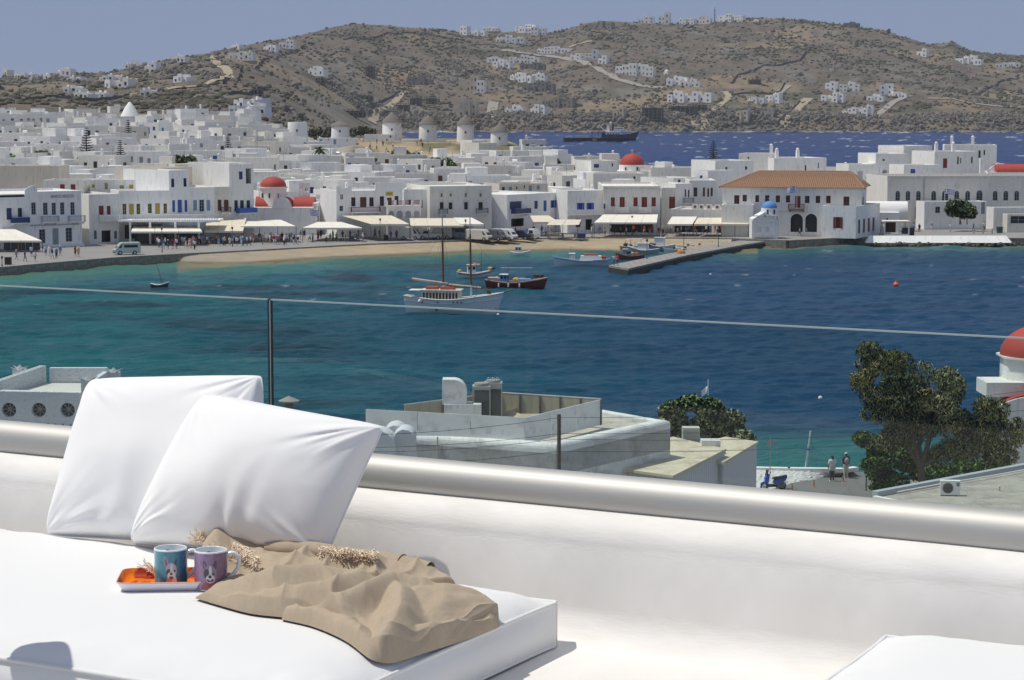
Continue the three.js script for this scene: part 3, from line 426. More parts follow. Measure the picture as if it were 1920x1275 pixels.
// o: ends of the front A, B [x,z]; base, h, dep; openings in metres from the lower corner: {k,c,u,v,w,h,arch}
function house(o) {
  const [ax, az] = o.A, [bx, bz] = o.B, w = Math.hypot(bx - ax, bz - az), turn = Math.atan2(-(bz - az), bx - ax);
  const t = thing(o.name || 'white_house', o.label, o.cat || 'house', [ax, o.base, az], turn, o.group);
  const wall = new MB(), h = o.h, d = o.dep, th = .24, par = o.par ?? .35;
  const ops = (o.ops || []).filter(q => q.u - q.w / 2 > .1 && q.u + q.w / 2 < w - .1 && q.v + q.h / 2 < h - .1).map(q => ({ ...q, v: Math.max(q.v, q.h / 2 + .02) }));
  facade(wall, w, h, ops, th, T4(0, 0, -th), o.topPath && o.topPath(w, h));
  wall.bx(0, .25, 0, h, -d, -th).bx(w - .25, w, 0, h, -d, -th).bx(.25, w - .25, 0, h, -d, -d + .25);
  if (o.cornice) wall.bx(-.12, w + .12, h - .75, h - .5, -.04, .16).bx(-.18, w + .18, h + .002, h + .12, -.3, .2).bx(w + .002, w + .14, h - .75, h - .5, -d, -.04);
  for (const e of o.extra || []) wall.box(...e);
  wall.build('wall', o.mat, t);
  new MB().bx(.25, w - .25, h - par - .2, h - par, -d + .25, -th).build('roof', o.roof || pick(M.roof), t);
  for (const q of ops) opening(t, q, o.simple);
  for (const q of o.side || []) { const g = new MB(); const x = q.s < 0 ? -.02 : w + .02; g.box(x, q.v, -q.u, .07, q.h, q.w); const m = g.build(q.k === 'd' ? 'door' : 'window', q.c || M.dark, t); if (!o.simple) { const f = new MB(); f.box(x, q.v + q.h / 2 + .05, -q.u, .16, .1, q.w + .2).box(x, q.v - q.h / 2 - .05, -q.u, .2, .1, q.w + .24); f.build('sill', o.mat, m); } }
  return { t, w, h, d, turn };
}
function opening(t, q, simple) {
  const g = new MB(), c = q.c || M.dark;
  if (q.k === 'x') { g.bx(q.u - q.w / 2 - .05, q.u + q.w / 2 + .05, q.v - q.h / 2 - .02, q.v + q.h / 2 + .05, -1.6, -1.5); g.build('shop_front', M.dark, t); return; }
  if (simple) { g.bx(q.u - q.w / 2 + .002, q.u + q.w / 2 - .002, q.v - q.h / 2, q.v + q.h / 2, -.19, -.12); g.build(q.k === 'd' ? 'door' : 'window', c, t); return; }
  const z = -.13, W = q.w / 2, Hh = q.h / 2, f = .07;
  if (q.k === 's' || q.k === 'd') {
    g.bx(q.u - W + .003, q.u - .012, q.v - Hh, q.v + Hh, z - .06, z).bx(q.u + .012, q.u + W - .003, q.v - Hh, q.v + Hh, z - .06, z); for (let y = q.v - Hh + .15; y < q.v + Hh - .05; y += .22) g.bx(q.u - W + .08, q.u - .08, y, y + .1, z, z + .025).bx(q.u + .08, q.u + W - .08, y, y + .1, z, z + .025);
    g.build(q.k === 'd' ? 'door' : 'shutter', c, t); return;
  }
  g.bx(q.u - W, q.u - W + f, q.v - Hh, q.v + Hh, z - .06, z).bx(q.u + W - f, q.u + W, q.v - Hh, q.v + Hh, z - .06, z).bx(q.u - W + f, q.u + W - f, q.v + Hh - f - (q.arch ? W * .5 : 0), q.v + Hh - (q.arch ? W * .5 : 0), z - .06, z).bx(q.u - W + f, q.u + W - f, q.v - Hh, q.v - Hh + f, z - .06, z).bx(q.u - f / 2, q.u + f / 2, q.v - Hh + f, q.v + Hh - f, z - .06, z + .01);
  const n = Math.max(2, Math.round(q.h / .6)); for (let i = 1; i < n; i++) g.bx(q.u - W + f, q.u + W - f, q.v - Hh + q.h * i / n - .025, q.v - Hh + q.h * i / n + .025, z - .05, z - .005);
  const m = g.build('window', c, t);
  new MB().bx(q.u - W - .02, q.u + W + .02, q.v - Hh, q.v + Hh + .02, z - .1, z - .07).build('pane', M.glassDark, m);
  if (q.k === 'o') for (const s of [-1, 1]) new MB().bx(s < 0 ? q.u - W * 1.95 : q.u + W * 1.02, s < 0 ? q.u - W * 1.02 : q.u + W * 1.95, q.v - Hh, q.v + Hh, .01, .06).build('shutter', c, m);
  if (q.surround) { const s = new MB(); s.bx(q.u - W - .22, q.u - W - .004, q.v - Hh - .1, q.v + Hh + .22, .002, .06).bx(q.u + W + .004, q.u + W + .22, q.v - Hh - .1, q.v + Hh + .22, .002, .06).bx(q.u - W - .3, q.u + W + .3, q.v + Hh + .222, q.v + Hh + .42, .002, .14); s.build('surround', q.surround, m); }
}
function balcony(t, u0, u1, v, dep, c, kind, slabMat) {
  const b = new MB(); b.bx(u0, u1, v - .14, v, .002, dep); for (const u of [u0 + .25, u1 - .25]) b.bx(u - .08, u + .08, v - .5, v - .142, .002, dep * .6);
  const s = b.build('balcony', slabMat || M.white[0], t), r = new MB();
  if (kind === 'solid') r.bx(u0, u1, v + .002, v + .95, dep - .08, dep).bx(u0, u0 + .08, v + .002, v + .95, .01, dep - .08).bx(u1 - .08, u1, v + .002, v + .95, .01, dep - .08);
  else { const st = kind === 'stone' ? .32 : .16, wd = kind === 'stone' ? .14 : .03; r.bx(u0, u1, v + .9, v + 1, dep - .1, dep).bx(u0, u0 + .1, v + .9, v + 1, .01, dep - .1).bx(u1 - .1, u1, v + .9, v + 1, .01, dep - .1); for (let u = u0; u < u1; u += st) r.bx(u, u + wd, v + .002, v + .9, dep - .08, dep - .08 + wd); for (let z = .1; z < dep - .1; z += st) r.bx(u0, u0 + wd, v + .002, v + .9, z, z + wd).bx(u1 - wd, u1, v + .002, v + .9, z, z + wd); }
  r.build('railing', c, s); return s;
}
const gp = (px, D) => [RX(px) * D * 1, -D];
// a front seen in the photograph: ends at columns x0, x1 and depths D0, D1; openings given in photograph pixels
function front(o) {
  const { x0, D0, x1, D1 } = o, A = [at(x0, 400, D0).x, -D0], B = [at(x1, 400, D1).x, -D1], w = Math.hypot(B[0] - A[0], B[1] - A[1]);
  const base = o.base ?? 1.4, Dm = (D0 + D1) / 2, h = at(x0, o.top, Dm).y - base;
  const loc = (px, py) => { const s = (px - x0) / (x1 - x0), D = mix(D0, D1, s); return [s * w, at(px, py, D).y - base, D / F]; };
  const ops = (o.ops || []).map(q => { const [u, v, k] = loc(q[2], q[3]); return { k: q[0], c: q[1], u, v, w: q[4] * k / ((x1 - x0) * Dm / F / w), h: q[5] * k, arch: q[6] === 'arch', surround: o.surround }; });
  const r = house({ ...o, A, B, base, h, ops, simple: o.simple });
  for (const b of o.balc || []) { const [u0] = loc(b[0], b[2]), [u1, v] = loc(b[1], b[2]); balcony(r.t, u0, u1, v, b[3], b[4], b[5]); }
  return { ...r, loc, base };
}
const col = (c, ...l) => l.map(([k, x, y, w, h, a]) => [k, c, x, y, w, h, a]);
const HB = 'houses along the harbour front';
// --- the front row, from the sign-lettered shop on ---
const shopM = plaster([.7, .74, .8]);
const r1 = front({ label: 'white shop front with raised lettering, a stepped gable and two grey balconies', group: HB, x0: -2, D0: 371, x1: 153, D1: 379, top: 359, dep: 14, mat: M.white[3],
  topPath: (w, h) => { const l = []; l.push([w, h], [w * .465, h], [w * .465, h + .5]); for (let i = 0; i <= 6; i++) { const a = i / 6 * Math.PI / 2; l.push([w * (.44 - .11 * i / 6), h + .5 + .6 * Math.cos(a)]); } l.push([w * .315, h + .3], [w * .315, h - .9], [0, h - .9]); return l; },
  ops: [...col(M.greyP, ['w', 62.5, 391, 8.5, 23], ['w', 84.5, 391.5, 8.5, 23], ['w', 100.5, 391.5, 8, 23], ['w', 116.5, 391, 8, 23], ['w', 136, 391, 8, 24], ['w', 77.5, 443, 11.5, 26], ['d', 102.5, 445, 11.5, 34], ['w', 128, 440, 12, 26]), ...col(M.navy, ['d', 17, 401, 10, 22], ['w', 37, 398.5, 8, 17])],
  balc: [[75, 106.5, 415, 1.1, M.greyP, 'iron'], [126, 157, 414, 1.1, M.greyP, 'iron'], [19, 52, 417, .9, M.navy, 'solid']] });
{ const { FontLoader } = await import('three/addons/loaders/FontLoader.js'), { TextGeometry } = await import('three/addons/geometries/TextGeometry.js');
  const font = await new FontLoader().loadAsync('fonts/droid/droid_sans_regular.typeface.json'); const [u, v] = r1.loc(95, 371);
  const g = new TextGeometry('MARCO BEOZZO', { font, size: .52, depth: .06, curveSegments: 3 }); g.computeBoundingBox(); const sx = 4.3 / g.boundingBox.max.x; g.applyMatrix4(T4(u, v, .01, 0, 0, 0, sx, 1, 1)); mesh('sign_lettering', g, M.greyP, r1.t);
  new MB().bx(r1.loc(55, 424)[0], r1.loc(147, 424)[0], r1.loc(55, 423.5)[1], r1.loc(55, 422)[1], .004, .25).build('ledge', M.greyP, r1.t); new MB().bx(0, r1.w, -.1, .45, .004, 1.1).build('step', M.white[0], r1.t); }
front({ label: 'narrow white house with two dark red shutters over a small stone balcony', group: HB, x0: 167, D0: 383, x1: 223, D1: 386, top: 364, dep: 16, mat: M.white[1], ops: [...col(M.red, ['s', 190, 394.5, 9, 17], ['s', 204, 394.5, 7, 17]), ...col(M.greyP, ['w', 178, 440, 5.5, 17, 'arch'], ['w', 216, 440, 5.5, 15, 'arch']), ['x', M.dark, 198, 443, 17, 22]], balc: [[184, 222.5, 412, 1.1, M.white[1], 'stone']] });
front({ label: 'long low white house with six yellow shuttered openings above a balustraded terrace', group: HB, x0: 223, D0: 388, x1: 318, D1: 391, top: 357.5, dep: 10, mat: M.white[0], ops: [...col(M.yellow, ['w', 233.5, 392, 7, 20], ['s', 246.5, 392, 9, 20], ['w', 259.5, 392, 7, 20], ['w', 281, 391, 7.5, 18], ['d', 295.5, 391, 9, 20], ['w', 310, 391, 6.5, 19]), ['x', M.dark, 268, 434, 70, 26]] });
front({ label: 'tall house with a cream sunlit flank and two blue-grey windows near the roofline', group: HB, x0: 318, D0: 391, x1: 355, D1: 394, top: 319, dep: 15, mat: M.white[3], ops: [...col(M.navy, ['w', 325, 343, 6, 16], ['w', 348, 342, 6, 16]), ...col(M.blue, ['s', 326, 386.5, 5.5, 22], ['d', 337.5, 386.5, 8.5, 24], ['s', 349, 386, 5.5, 22])] });
front({ label: 'cream long flat-roofed wall block with two pale upright openings behind the yellow shuttered house', group: HB, name: 'cream_house', x0: 217, D0: 404, x1: 318, D1: 400, top: 314, dep: 9, mat: M.cream, ops: col(M.whiteP, ['s', 252, 333, 5, 16], ['s', 283, 337, 6, 20]) });
front({ label: 'low white house with three pale blue tall windows beside the cubic house', group: HB, x0: 355, D0: 394, x1: 402, D1: 396, top: 351, dep: 12, mat: M.white[3], ops: col(M.sky, ['s', 366, 385, 7, 20], ['w', 378.5, 385.5, 9, 22], ['s', 391, 385, 7, 20]) });
front({ label: 'low white house with two brown doors beneath the cubic house with the loggia', group: HB, x0: 402, D0: 396, x1: 432, D1: 397, top: 350, dep: 12, mat: M.white[5], ops: col(M.brown, ['d', 412, 385, 7, 21], ['d', 424.5, 385, 8.5, 21]), balc: [[414, 432, 398, .9, M.brown, 'iron']] });
{ const r = front({ label: 'tall white cubic house with an open rooftop loggia and blue balcony railing', group: HB, x0: 431, D0: 399, x1: 476, D1: 403, top: 307.5, dep: 8, mat: M.white[0], ops: [...col(M.navy, ['s', 452.5, 329, 7, 15], ['w', 443, 386, 7, 21], ['w', 454, 386, 7, 21], ['w', 466, 386, 7, 21]), ['x', M.dark, 467, 330, 10, 28]], balc: [[442, 476, 398, 1.1, M.blue, 'solid']] }); void r; }
front({ label: 'bright white blank side block leaning against the tall cubic house', group: HB, x0: 354, D0: 411, x1: 431, D1: 404, top: 304.5, dep: 5, mat: M.white[0] });
front({ label: 'low grey-white house with two red shutters behind the sign-lettered shop', group: HB, x0: 82, D0: 396, x1: 158, D1: 396, top: 338, dep: 10, mat: M.white[4], base: 1.4, ops: col(M.red, ['s', 118, 351, 9, 11], ['s', 138, 351, 9, 11]) });
front({ label: 'small white roof house with three yellow windows above the yellow shuttered terrace', group: HB, x0: 170, D0: 399, x1: 262, D1: 399, top: 337, dep: 7, mat: M.white[1], ops: col(M.yellow, ['s', 200, 349, 6, 12], ['s', 229, 351, 8, 7], ['s', 247, 350, 8, 8], ['s', 176, 349, 6, 6]) });
front({ label: 'beige block behind the shops with one dark upright opening', group: HB, name: 'beige_house', x0: -10, D0: 425, x1: 112, D1: 425, top: 311, dep: 10, mat: M.cream, ops: col(M.brown, ['s', 140, 322, 4, 20]) });
// white hall with the yellow sign
{ const r = front({ label: 'white stepped hall with dark tall windows, a red balcony and a yellow sign', group: HB, x0: 631, D0: 404, x1: 755, D1: 408, top: 357, dep: 14, mat: M.white[3],
  topPath: (w, h) => [[w, h + 1.4], [w * .585, h + 1.4], [w * .585, h], [w * .23, h], [w * .23, h + .9], [w * .17, h + .9], [w * .17, h + .5], [w * .06, h + .5], [w * .06, h + .9], [0, h + .9]],
  ops: [...col(M.brown, ['w', 662.5, 378.5, 8, 17], ['d', 681, 379, 12, 19], ['w', 696.5, 378.5, 8, 17], ['w', 716, 377, 8, 18], ['d', 730, 379, 9, 17], ['w', 743.5, 376.5, 7.5, 18]), ['w', M.whiteP, 641, 369, 6, 10], ['w', M.greyP, 640, 391, 7, 10]], balc: [[657, 711, 397, 1.2, M.red, 'iron']] });
  const [u, v] = r.loc(730, 363.5); const sg = new MB().box(u, v, .07, 1.4, .72, .08).build('sign', std([.62, .45, .03]), r.t); new MB().box(u, v + .12, .115, 1.05, .09, .01).box(u, v - .08, .115, .8, .07, .01).build('sign_lettering', M.brown, sg);
  const a = new MB(), [ua, va] = r.loc(719, 410), [ub] = r.loc(783, 410), W = ub - ua, hh = r.loc(719, 386)[1] - va; const holes = []; for (let i = 0; i < 4; i++) holes.push({ u: W * (.12 + .25 * i), v: hh * .36, w: W * .17, h: hh * .6, arch: true }); facade(a, W, hh, holes, .5, T4(ua, va, 2.2)); for (let i = 0; i < 5; i++) a.box(ua + W * (i * .248 + .004), va + hh + .55, 2.45, .35, 1.2, .35); a.bx(ua, ua + W, va - 3.6, va - .002, 2.2, 2.7); a.bx(ua, ua + W, va + hh + .002, va + hh + .12, .01, 2.7); a.build('arched_terrace', M.white[0], r.t);
  const rl = new MB(); for (let i = 0; i < 4; i++) for (let k = 0; k < 9; k++) rl.box(ua + W * (i * .248 + .03 + k * .025), va + hh + .6, 2.45, .05, .9, .05); rl.bx(ua + .2, ua + W - .2, va + hh + 1, va + hh + 1.08, 2.42, 2.5); rl.build('railing', M.red, r.t); }
front({ label: 'small white house with two pale windows between the stepped hall and the grey-white block', group: HB, x0: 757, D0: 410, x1: 806, D1: 410, top: 355, dep: 10, mat: M.white[0], ops: col(M.greyP, ['w', 770, 381, 8, 13], ['w', 789, 382, 7, 15]) });
front({ label: 'plain grey-white block with a row of small square upper windows', group: HB, x0: 806, D0: 408, x1: 922, D1: 412, top: 348.5, dep: 16, mat: M.white[4], surround: M.white[5], ops: [...col(M.black, ['w', 828, 386, 7, 14], ['w', 844.5, 386, 7, 13], ['w', 873.5, 386, 7, 14], ['w', 901, 386.5, 8, 15]), ...col(M.greyP, ['w', 828, 366, 3.5, 7], ['w', 845, 365.5, 3.5, 6], ['w', 873.5, 365.5, 3.5, 7], ['w', 901, 365.5, 3.5, 7]), ['x', M.dark, 850, 425, 60, 20]], balc: [[822, 838, 401, .7, M.iron, 'iron'], [892, 914, 400, .7, M.iron, 'iron']] });
front({ label: 'white house with a large deep blue balcony over a blue shop entrance', group: HB, x0: 951, D0: 412, x1: 1048, D1: 424, top: 363, dep: 16, mat: M.white[3], ops: [...col(M.navy, ['s', 966.5, 384.5, 22, 14], ['s', 1004.5, 384, 6.5, 15]), ...col(M.blue, ['d', 1021.5, 386, 6, 20], ['o', 1037, 382.5, 5, 14]), ['x', M.dark, 970, 417, 24, 15], ...col(M.greyP, ['w', 942, 383, 5, 12])], balc: [[958, 986, 399, 1.3, M.navy, 'solid']] });
front({ label: 'cream upper storey with three blue doors behind the blue balcony house', group: HB, name: 'cream_house', x0: 936, D0: 436, x1: 1027, D1: 440, top: 344, dep: 9, mat: M.cream, ops: [...col(M.sky, ['d', 957, 356.5, 5.5, 13], ['d', 994, 354.5, 6, 14], ['s', 1009, 351.5, 5.5, 8]), ...col(M.dark, ['s', 969, 352, 2.5, 5], ['s', 983, 350, 2.5, 5], ['s', 944, 356, 5, 11])] });
front({ label: 'white house with two bright blue open shutters above a ledge', group: HB, x0: 1064, D0: 416, x1: 1130, D1: 418, top: 357, dep: 12, mat: M.white[0], ops: [...col(std([.06, .1, .5]), ['o', 1088.5, 387, 7, 13], ['o', 1106.5, 387, 7, 13]), ['x', M.dark, 1084, 418, 9, 16], ['x', M.dark, 1104, 421, 12, 20]], balc: [[1062, 1130, 401.5, 1.2, M.whiteP, 'stone']] });
{ const r = front({ label: 'neoclassical pale house with cornice and five tall dark red shuttered windows', group: HB, x0: 1131, D0: 416, x1: 1238, D1: 416, top: 350, dep: 26, mat: M.white[4], cornice: true, surround: M.white[0], ops: [...col(M.red, ['s', 1149, 378.5, 7.5, 17], ['d', 1166.5, 379, 9.5, 19], ['s', 1191.5, 378.5, 8, 17], ['d', 1208, 379, 10.5, 19], ['s', 1225.5, 378.5, 8, 17]), ['w', M.dark, 1133.5, 387, 3, 9], ['x', M.dark, 1185, 425, 80, 22]], side: [4, 8, 13, 18].map(u => ({ s: 1, u, v: 6.8, w: 1, h: 1.9, c: M.brown })), balc: [[1153, 1179, 398, .9, M.whiteP, 'stone'], [1197, 1221, 398, .9, M.whiteP, 'stone']] }); void r; }
front({ label: 'white alley house with a big dark red door beside the neoclassical house', group: HB, x0: 1240, D0: 432, x1: 1267, D1: 432, top: 352, dep: 8, mat: M.white[4], ops: col(M.red, ['d', 1260, 380, 11, 22]) });
front({ label: 'small white house with a railed balcony between the red door alley and the restaurant', group: HB, x0: 1266, D0: 434, x1: 1298, D1: 436, top: 344, dep: 9, mat: M.white[0], ops: col(M.dark, ['s', 1285, 362, 3, 14], ['s', 1291, 363, 3, 14]), balc: [[1280, 1298, 380, .8, M.iron, 'iron']] });
front({ label: 'white house with four brown windows behind the one-storey restaurant', group: HB, x0: 1292, D0: 440, x1: 1342, D1: 440, top: 338, dep: 12, mat: M.white[1], ops: col(M.brown, ['w', 1303.5, 360, 7, 17], ['s', 1319.5, 360, 4, 17], ['s', 1327.5, 361, 3.5, 16], ['s', 1334, 360, 4, 16]) });
{ const r = front({ label: 'low one-storey restaurant building with a terrace roof full of grey machines', group: HB, cat: 'restaurant', name: 'restaurant_building', x0: 1257, D0: 420, x1: 1409, D1: 416, top: 393, dep: 14, mat: M.white[0], ops: [['x', M.dark, 1300, 430, 70, 22], ['x', M.dark, 1375, 430, 56, 22]] });
  for (const [px, w] of [[1296, 1.2], [1308, .9], [1322, 1.1], [1338, 1], [1349, .8]]) { const [u] = r.loc(px, 390); const m = new MB().box(u, r.h + .25, -5, w, 1, .8).build('air_conditioner', M.white[5], r.t); new MB().add(new THREE.CylinderGeometry(.3, .3, .03, 12), T4(u, r.h + .3, -4.58, Math.PI / 2)).build('fan', M.iron, m); }
  const [u, v] = r.loc(1378, 397); const s = new MB().box(u, v, .08, 2.0, .8, .1).build('sign', std([.18, .22, .3]), r.t); new MB().box(u, v + .1, .14, 1.4, .12, .01).box(u, v - .15, .14, .9, .08, .01).build('sign_lettering', M.whiteP, s); }
// town hall with the tiled roof
{ const r = front({ label: 'two-storey hall with hipped orange tile roof, twin arches and a small red balcony', cat: 'town hall', name: 'town_hall', x0: 1354, D0: 411, x1: 1615, D1: 405, top: 352, dep: 14, mat: M.white[1], ops: [...[[1381.5, 375, 10, 18], [1396.5, 371.5, 8, 12.5], [1420, 372.5, 7, 13], [1439, 372.5, 8, 13], [1459, 373, 8, 13], [1478, 373, 8, 13], [1514, 374, 8.5, 13.5], [1534, 374, 8.5, 13.5], [1553.5, 374, 8.5, 14], [1587, 377, 11, 17]].map(q => ['w', M.red, ...q]), ['d', M.red, 1496.5, 378.5, 10, 22], ['A', M.dark, 1495, 418, 23, 34, 'arch'], ['A', M.dark, 1522, 418, 22, 34, 'arch']].map(q => q[0] === 'A' ? ['x', ...q.slice(1)] : q),
    side: [{ s: 1, u: 3, v: 6.7, w: .9, h: 1.5 }, { s: 1, u: 5.5, v: 6.7, w: .9, h: 1.5 }] });
  { const [u0, v] = r.loc(1480, 392), [u1] = r.loc(1509, 392); balcony(r.t, u0, u1, v, 1.3, M.red, 'iron', M.wood); }
  const w = r.w, h = r.h, d = r.d, e = .6, k = at(1500, 321, 415).y - 1.4 - h, rf = new MB(), x0 = w * .24, x1 = w * .9;
  const P = [[-e, h + .02, e], [w + e, h + .02, e], [w + e, h + .02, -d - e], [-e, h + .02, -d - e], [x0, h + k, -d / 2], [x1, h + k, -d / 2]];
  rf.quad(P[0], P[1], P[5], P[4]); rf.tri(P[1], P[2], P[5]); rf.quad(P[2], P[3], P[4], P[5]); rf.tri(P[3], P[0], P[4]); rf.quad(P[3], P[2], P[1], P[0]);
  const tileT = tex(256, (u, v) => { const i = Math.floor(u * 32), j = Math.floor(v * 24), a = hash(i, j, 3), b = fbm(u * 5, v * 5, 3, 5, 4); const q = mix3([.3, .15, .085], [.41, .26, .16], a * .8 + b * .3); return mix3(q, [.2, .13, .09], sm(.86, .98, a)).map(x => Math.pow(x, 1 / 2.2)); }, .14, true);
  const roofM = std([1, 1, 1], { map: tileT, roughness: .95 }), roof = rf.build('tile_roof', roofM, r.t), ribs = new MB();
  const rib = (a, b) => ribs.bar(a, b, .1, .1, 5); const Ls = (p, q, t) => p.map((x, i) => mix(x, q[i], t));
  for (let x = -e + .2; x < w + e; x += .36) { const t = x < x0 ? (x + e) / (x0 + e) : x > x1 ? (w + e - x) / (w + e - x1) : 1; rib([x, h + .06, e], [x, h + k * t + .06, mix(e, -d / 2, t)]); }
  for (let z = e - .2; z > -d - e; z -= .36) { const t = 1 - Math.abs(z + d / 2) / (d / 2 + e); rib([w + e, h + .06, z], [mix(w + e, x1, t), h + k * t + .06, z]); rib([-e, h + .06, z], [mix(-e, x0, t), h + k * t + .06, z]); }
  for (const [a, b] of [[P[4], P[5]], [P[1], P[5]], [P[0], P[4]], [P[2], P[5]], [P[3], P[4]]]) ribs.bar(a, b, .18, .18, 6); void Ls;
  tag(ribs.build('roof_tile', roofM, roof), null, null, null, 'stuff');
  new MB().box(w * .965, h + 1.6, -d * .6, 1, 3, .8).build('chimney', M.white[4], roof);
  new MB().bx(-.2, w + .2, h - .3, h - .01, .002, .3).build('eaves', M.white[1], r.t);
  new MB().bx(r.loc(1408, 400)[0], r.loc(1540, 400)[0], r.loc(1408, 397)[1], r.loc(1408, 395.5)[1], .004, .1).build('string_course', M.white[4], r.t);
  const b = front({ label: 'white projecting wing of the hall with one red shuttered window', cat: 'house', group: HB, x0: 1541, D0: 402.5, x1: 1605, D1: 399.5, top: 386, dep: 15, mat: M.white[3], ops: col(M.red, ['o', 1571.5, 417.5, 9, 21]), side: [2, 5, 8, 11].map(u => ({ s: 1, u, v: 2.2, w: 1, h: 2.6, c: M.brown })) }); void b;
  front({ label: 'low white block at the corner between the hall and the restaurant', group: HB, x0: 1353, D0: 407, x1: 1412, D1: 406, top: 384, dep: 4, mat: M.white[1] }); }
// long building with arched windows
{ const ops = [[1682.5, 367, 8.5, 18], [1701.5, 367, 8.5, 18], [1721, 367, 8.5, 18], [1749.5, 367, 9, 18], [1771, 367, 11.5, 20], [1792.5, 367, 9, 18], [1813, 367, 9, 18], [1835, 367, 11.5, 20], [1864.5, 367, 9, 18], [1884.5, 367, 9, 18], [1905, 367, 9, 18], [1926, 367, 9, 18], [1948, 367, 9, 18]].map(q => ['w', M.greyP, ...q, 'arch']);
  const r = front({ label: 'very long pale building with a cornice and a row of arched windows', cat: 'public building', name: 'long_building', x0: 1663, D0: 436, x1: 2000, D1: 440, top: 330, dep: 16, mat: M.white[4], cornice: true, ops: [...ops, ['d', M.iron, 1720, 399, 10, 23]] });
  const [u, v] = r.loc(1793, 350); new MB().box(u, v, .06, 1.1, .8, .1).build('plaque', M.white[5], r.t); new MB().bar([r.loc(1731, 340)[0], .2, .15], [r.loc(1731, 340)[0], r.h - .4, .15], .1).build('drainpipe', M.grey, r.t);
  front({ label: 'low pale annex with one small dark window before the arched-window building', group: HB, x0: 1733, D0: 430, x1: 1850, D1: 432, top: 378, dep: 5, mat: M.white[3], ops: col(M.greyP, ['w', 1758, 393.5, 9, 12], ['d', 1843, 390, 7, 22]) });
  front({ label: 'low peeling yard wall block at the end of the arched-window building', group: HB, x0: 1863, D0: 426, x1: 1990, D1: 428, top: 389, dep: 4, mat: M.white[1] });
  front({ label: 'flat-roofed pickup shelter against the yard wall', cat: 'shed', name: 'open_shed', x0: 1889, D0: 420, x1: 1990, D1: 420, top: 402, dep: 4, mat: M.white[5], ops: col(M.greyP, ['w', 1910, 412, 30, 14]) }); }
// barrel-vaulted chapel and kiosk
{ const o = thing('vaulted_chapel', 'white chapel with a plain barrel-vault roof beside the hall', 'chapel', at(1660, 420, 420).setY(1.4), -.12), w = 5.0, h = 3.9;
  new MB().bx(-w * .55, w * .55, 0, h, -9, 0).build('wall', M.white[0], o);
  new MB().add(new THREE.CylinderGeometry(w * .42, w * .42, 9.4, 24, 1, false, 0, Math.PI), T4(-.2, h - .1, -5, Math.PI / 2, 0, Math.PI / 2 * 1)).build('vault_roof', M.white[0], o);
  new MB().bx(.2, .5, 1.2, 2.8, .002, .05).build('window', M.dark, o);
  const k = thing('kiosk', 'small open kiosk with a thin flat roof on the quay by the vaulted chapel', 'kiosk', at(1678, 436, 408).setY(1.4)), K = new MB(); K.bx(-2.6, 2.6, 2.75, 2.95, -2, 2); K.build('roof', M.canvasW, k); for (const [x, z] of [[-2.3, 1.8], [2.3, 1.8], [-2.3, -1.8], [2.3, -1.8], [.6, 1.8]]) new MB().bx(x - .12, x + .12, 0, 2.75, z - .12, z + .12).build('post', M.white[0], k); new MB().bx(-2.2, 2.2, 0, .5, 1.6, 1.9).bx(-2.4, -2.2, .5, 2.74, -1.5, 1.5).build('counter', M.white[1], k); new MB().bx(-2.1, .4, .6, 2.6, -1.6, -1.5).build('back_panel', M.brown, k); new MB().bx(1.4, 3.6, 0, 1.6, -.8, .6).build('rack', M.dark, k); }
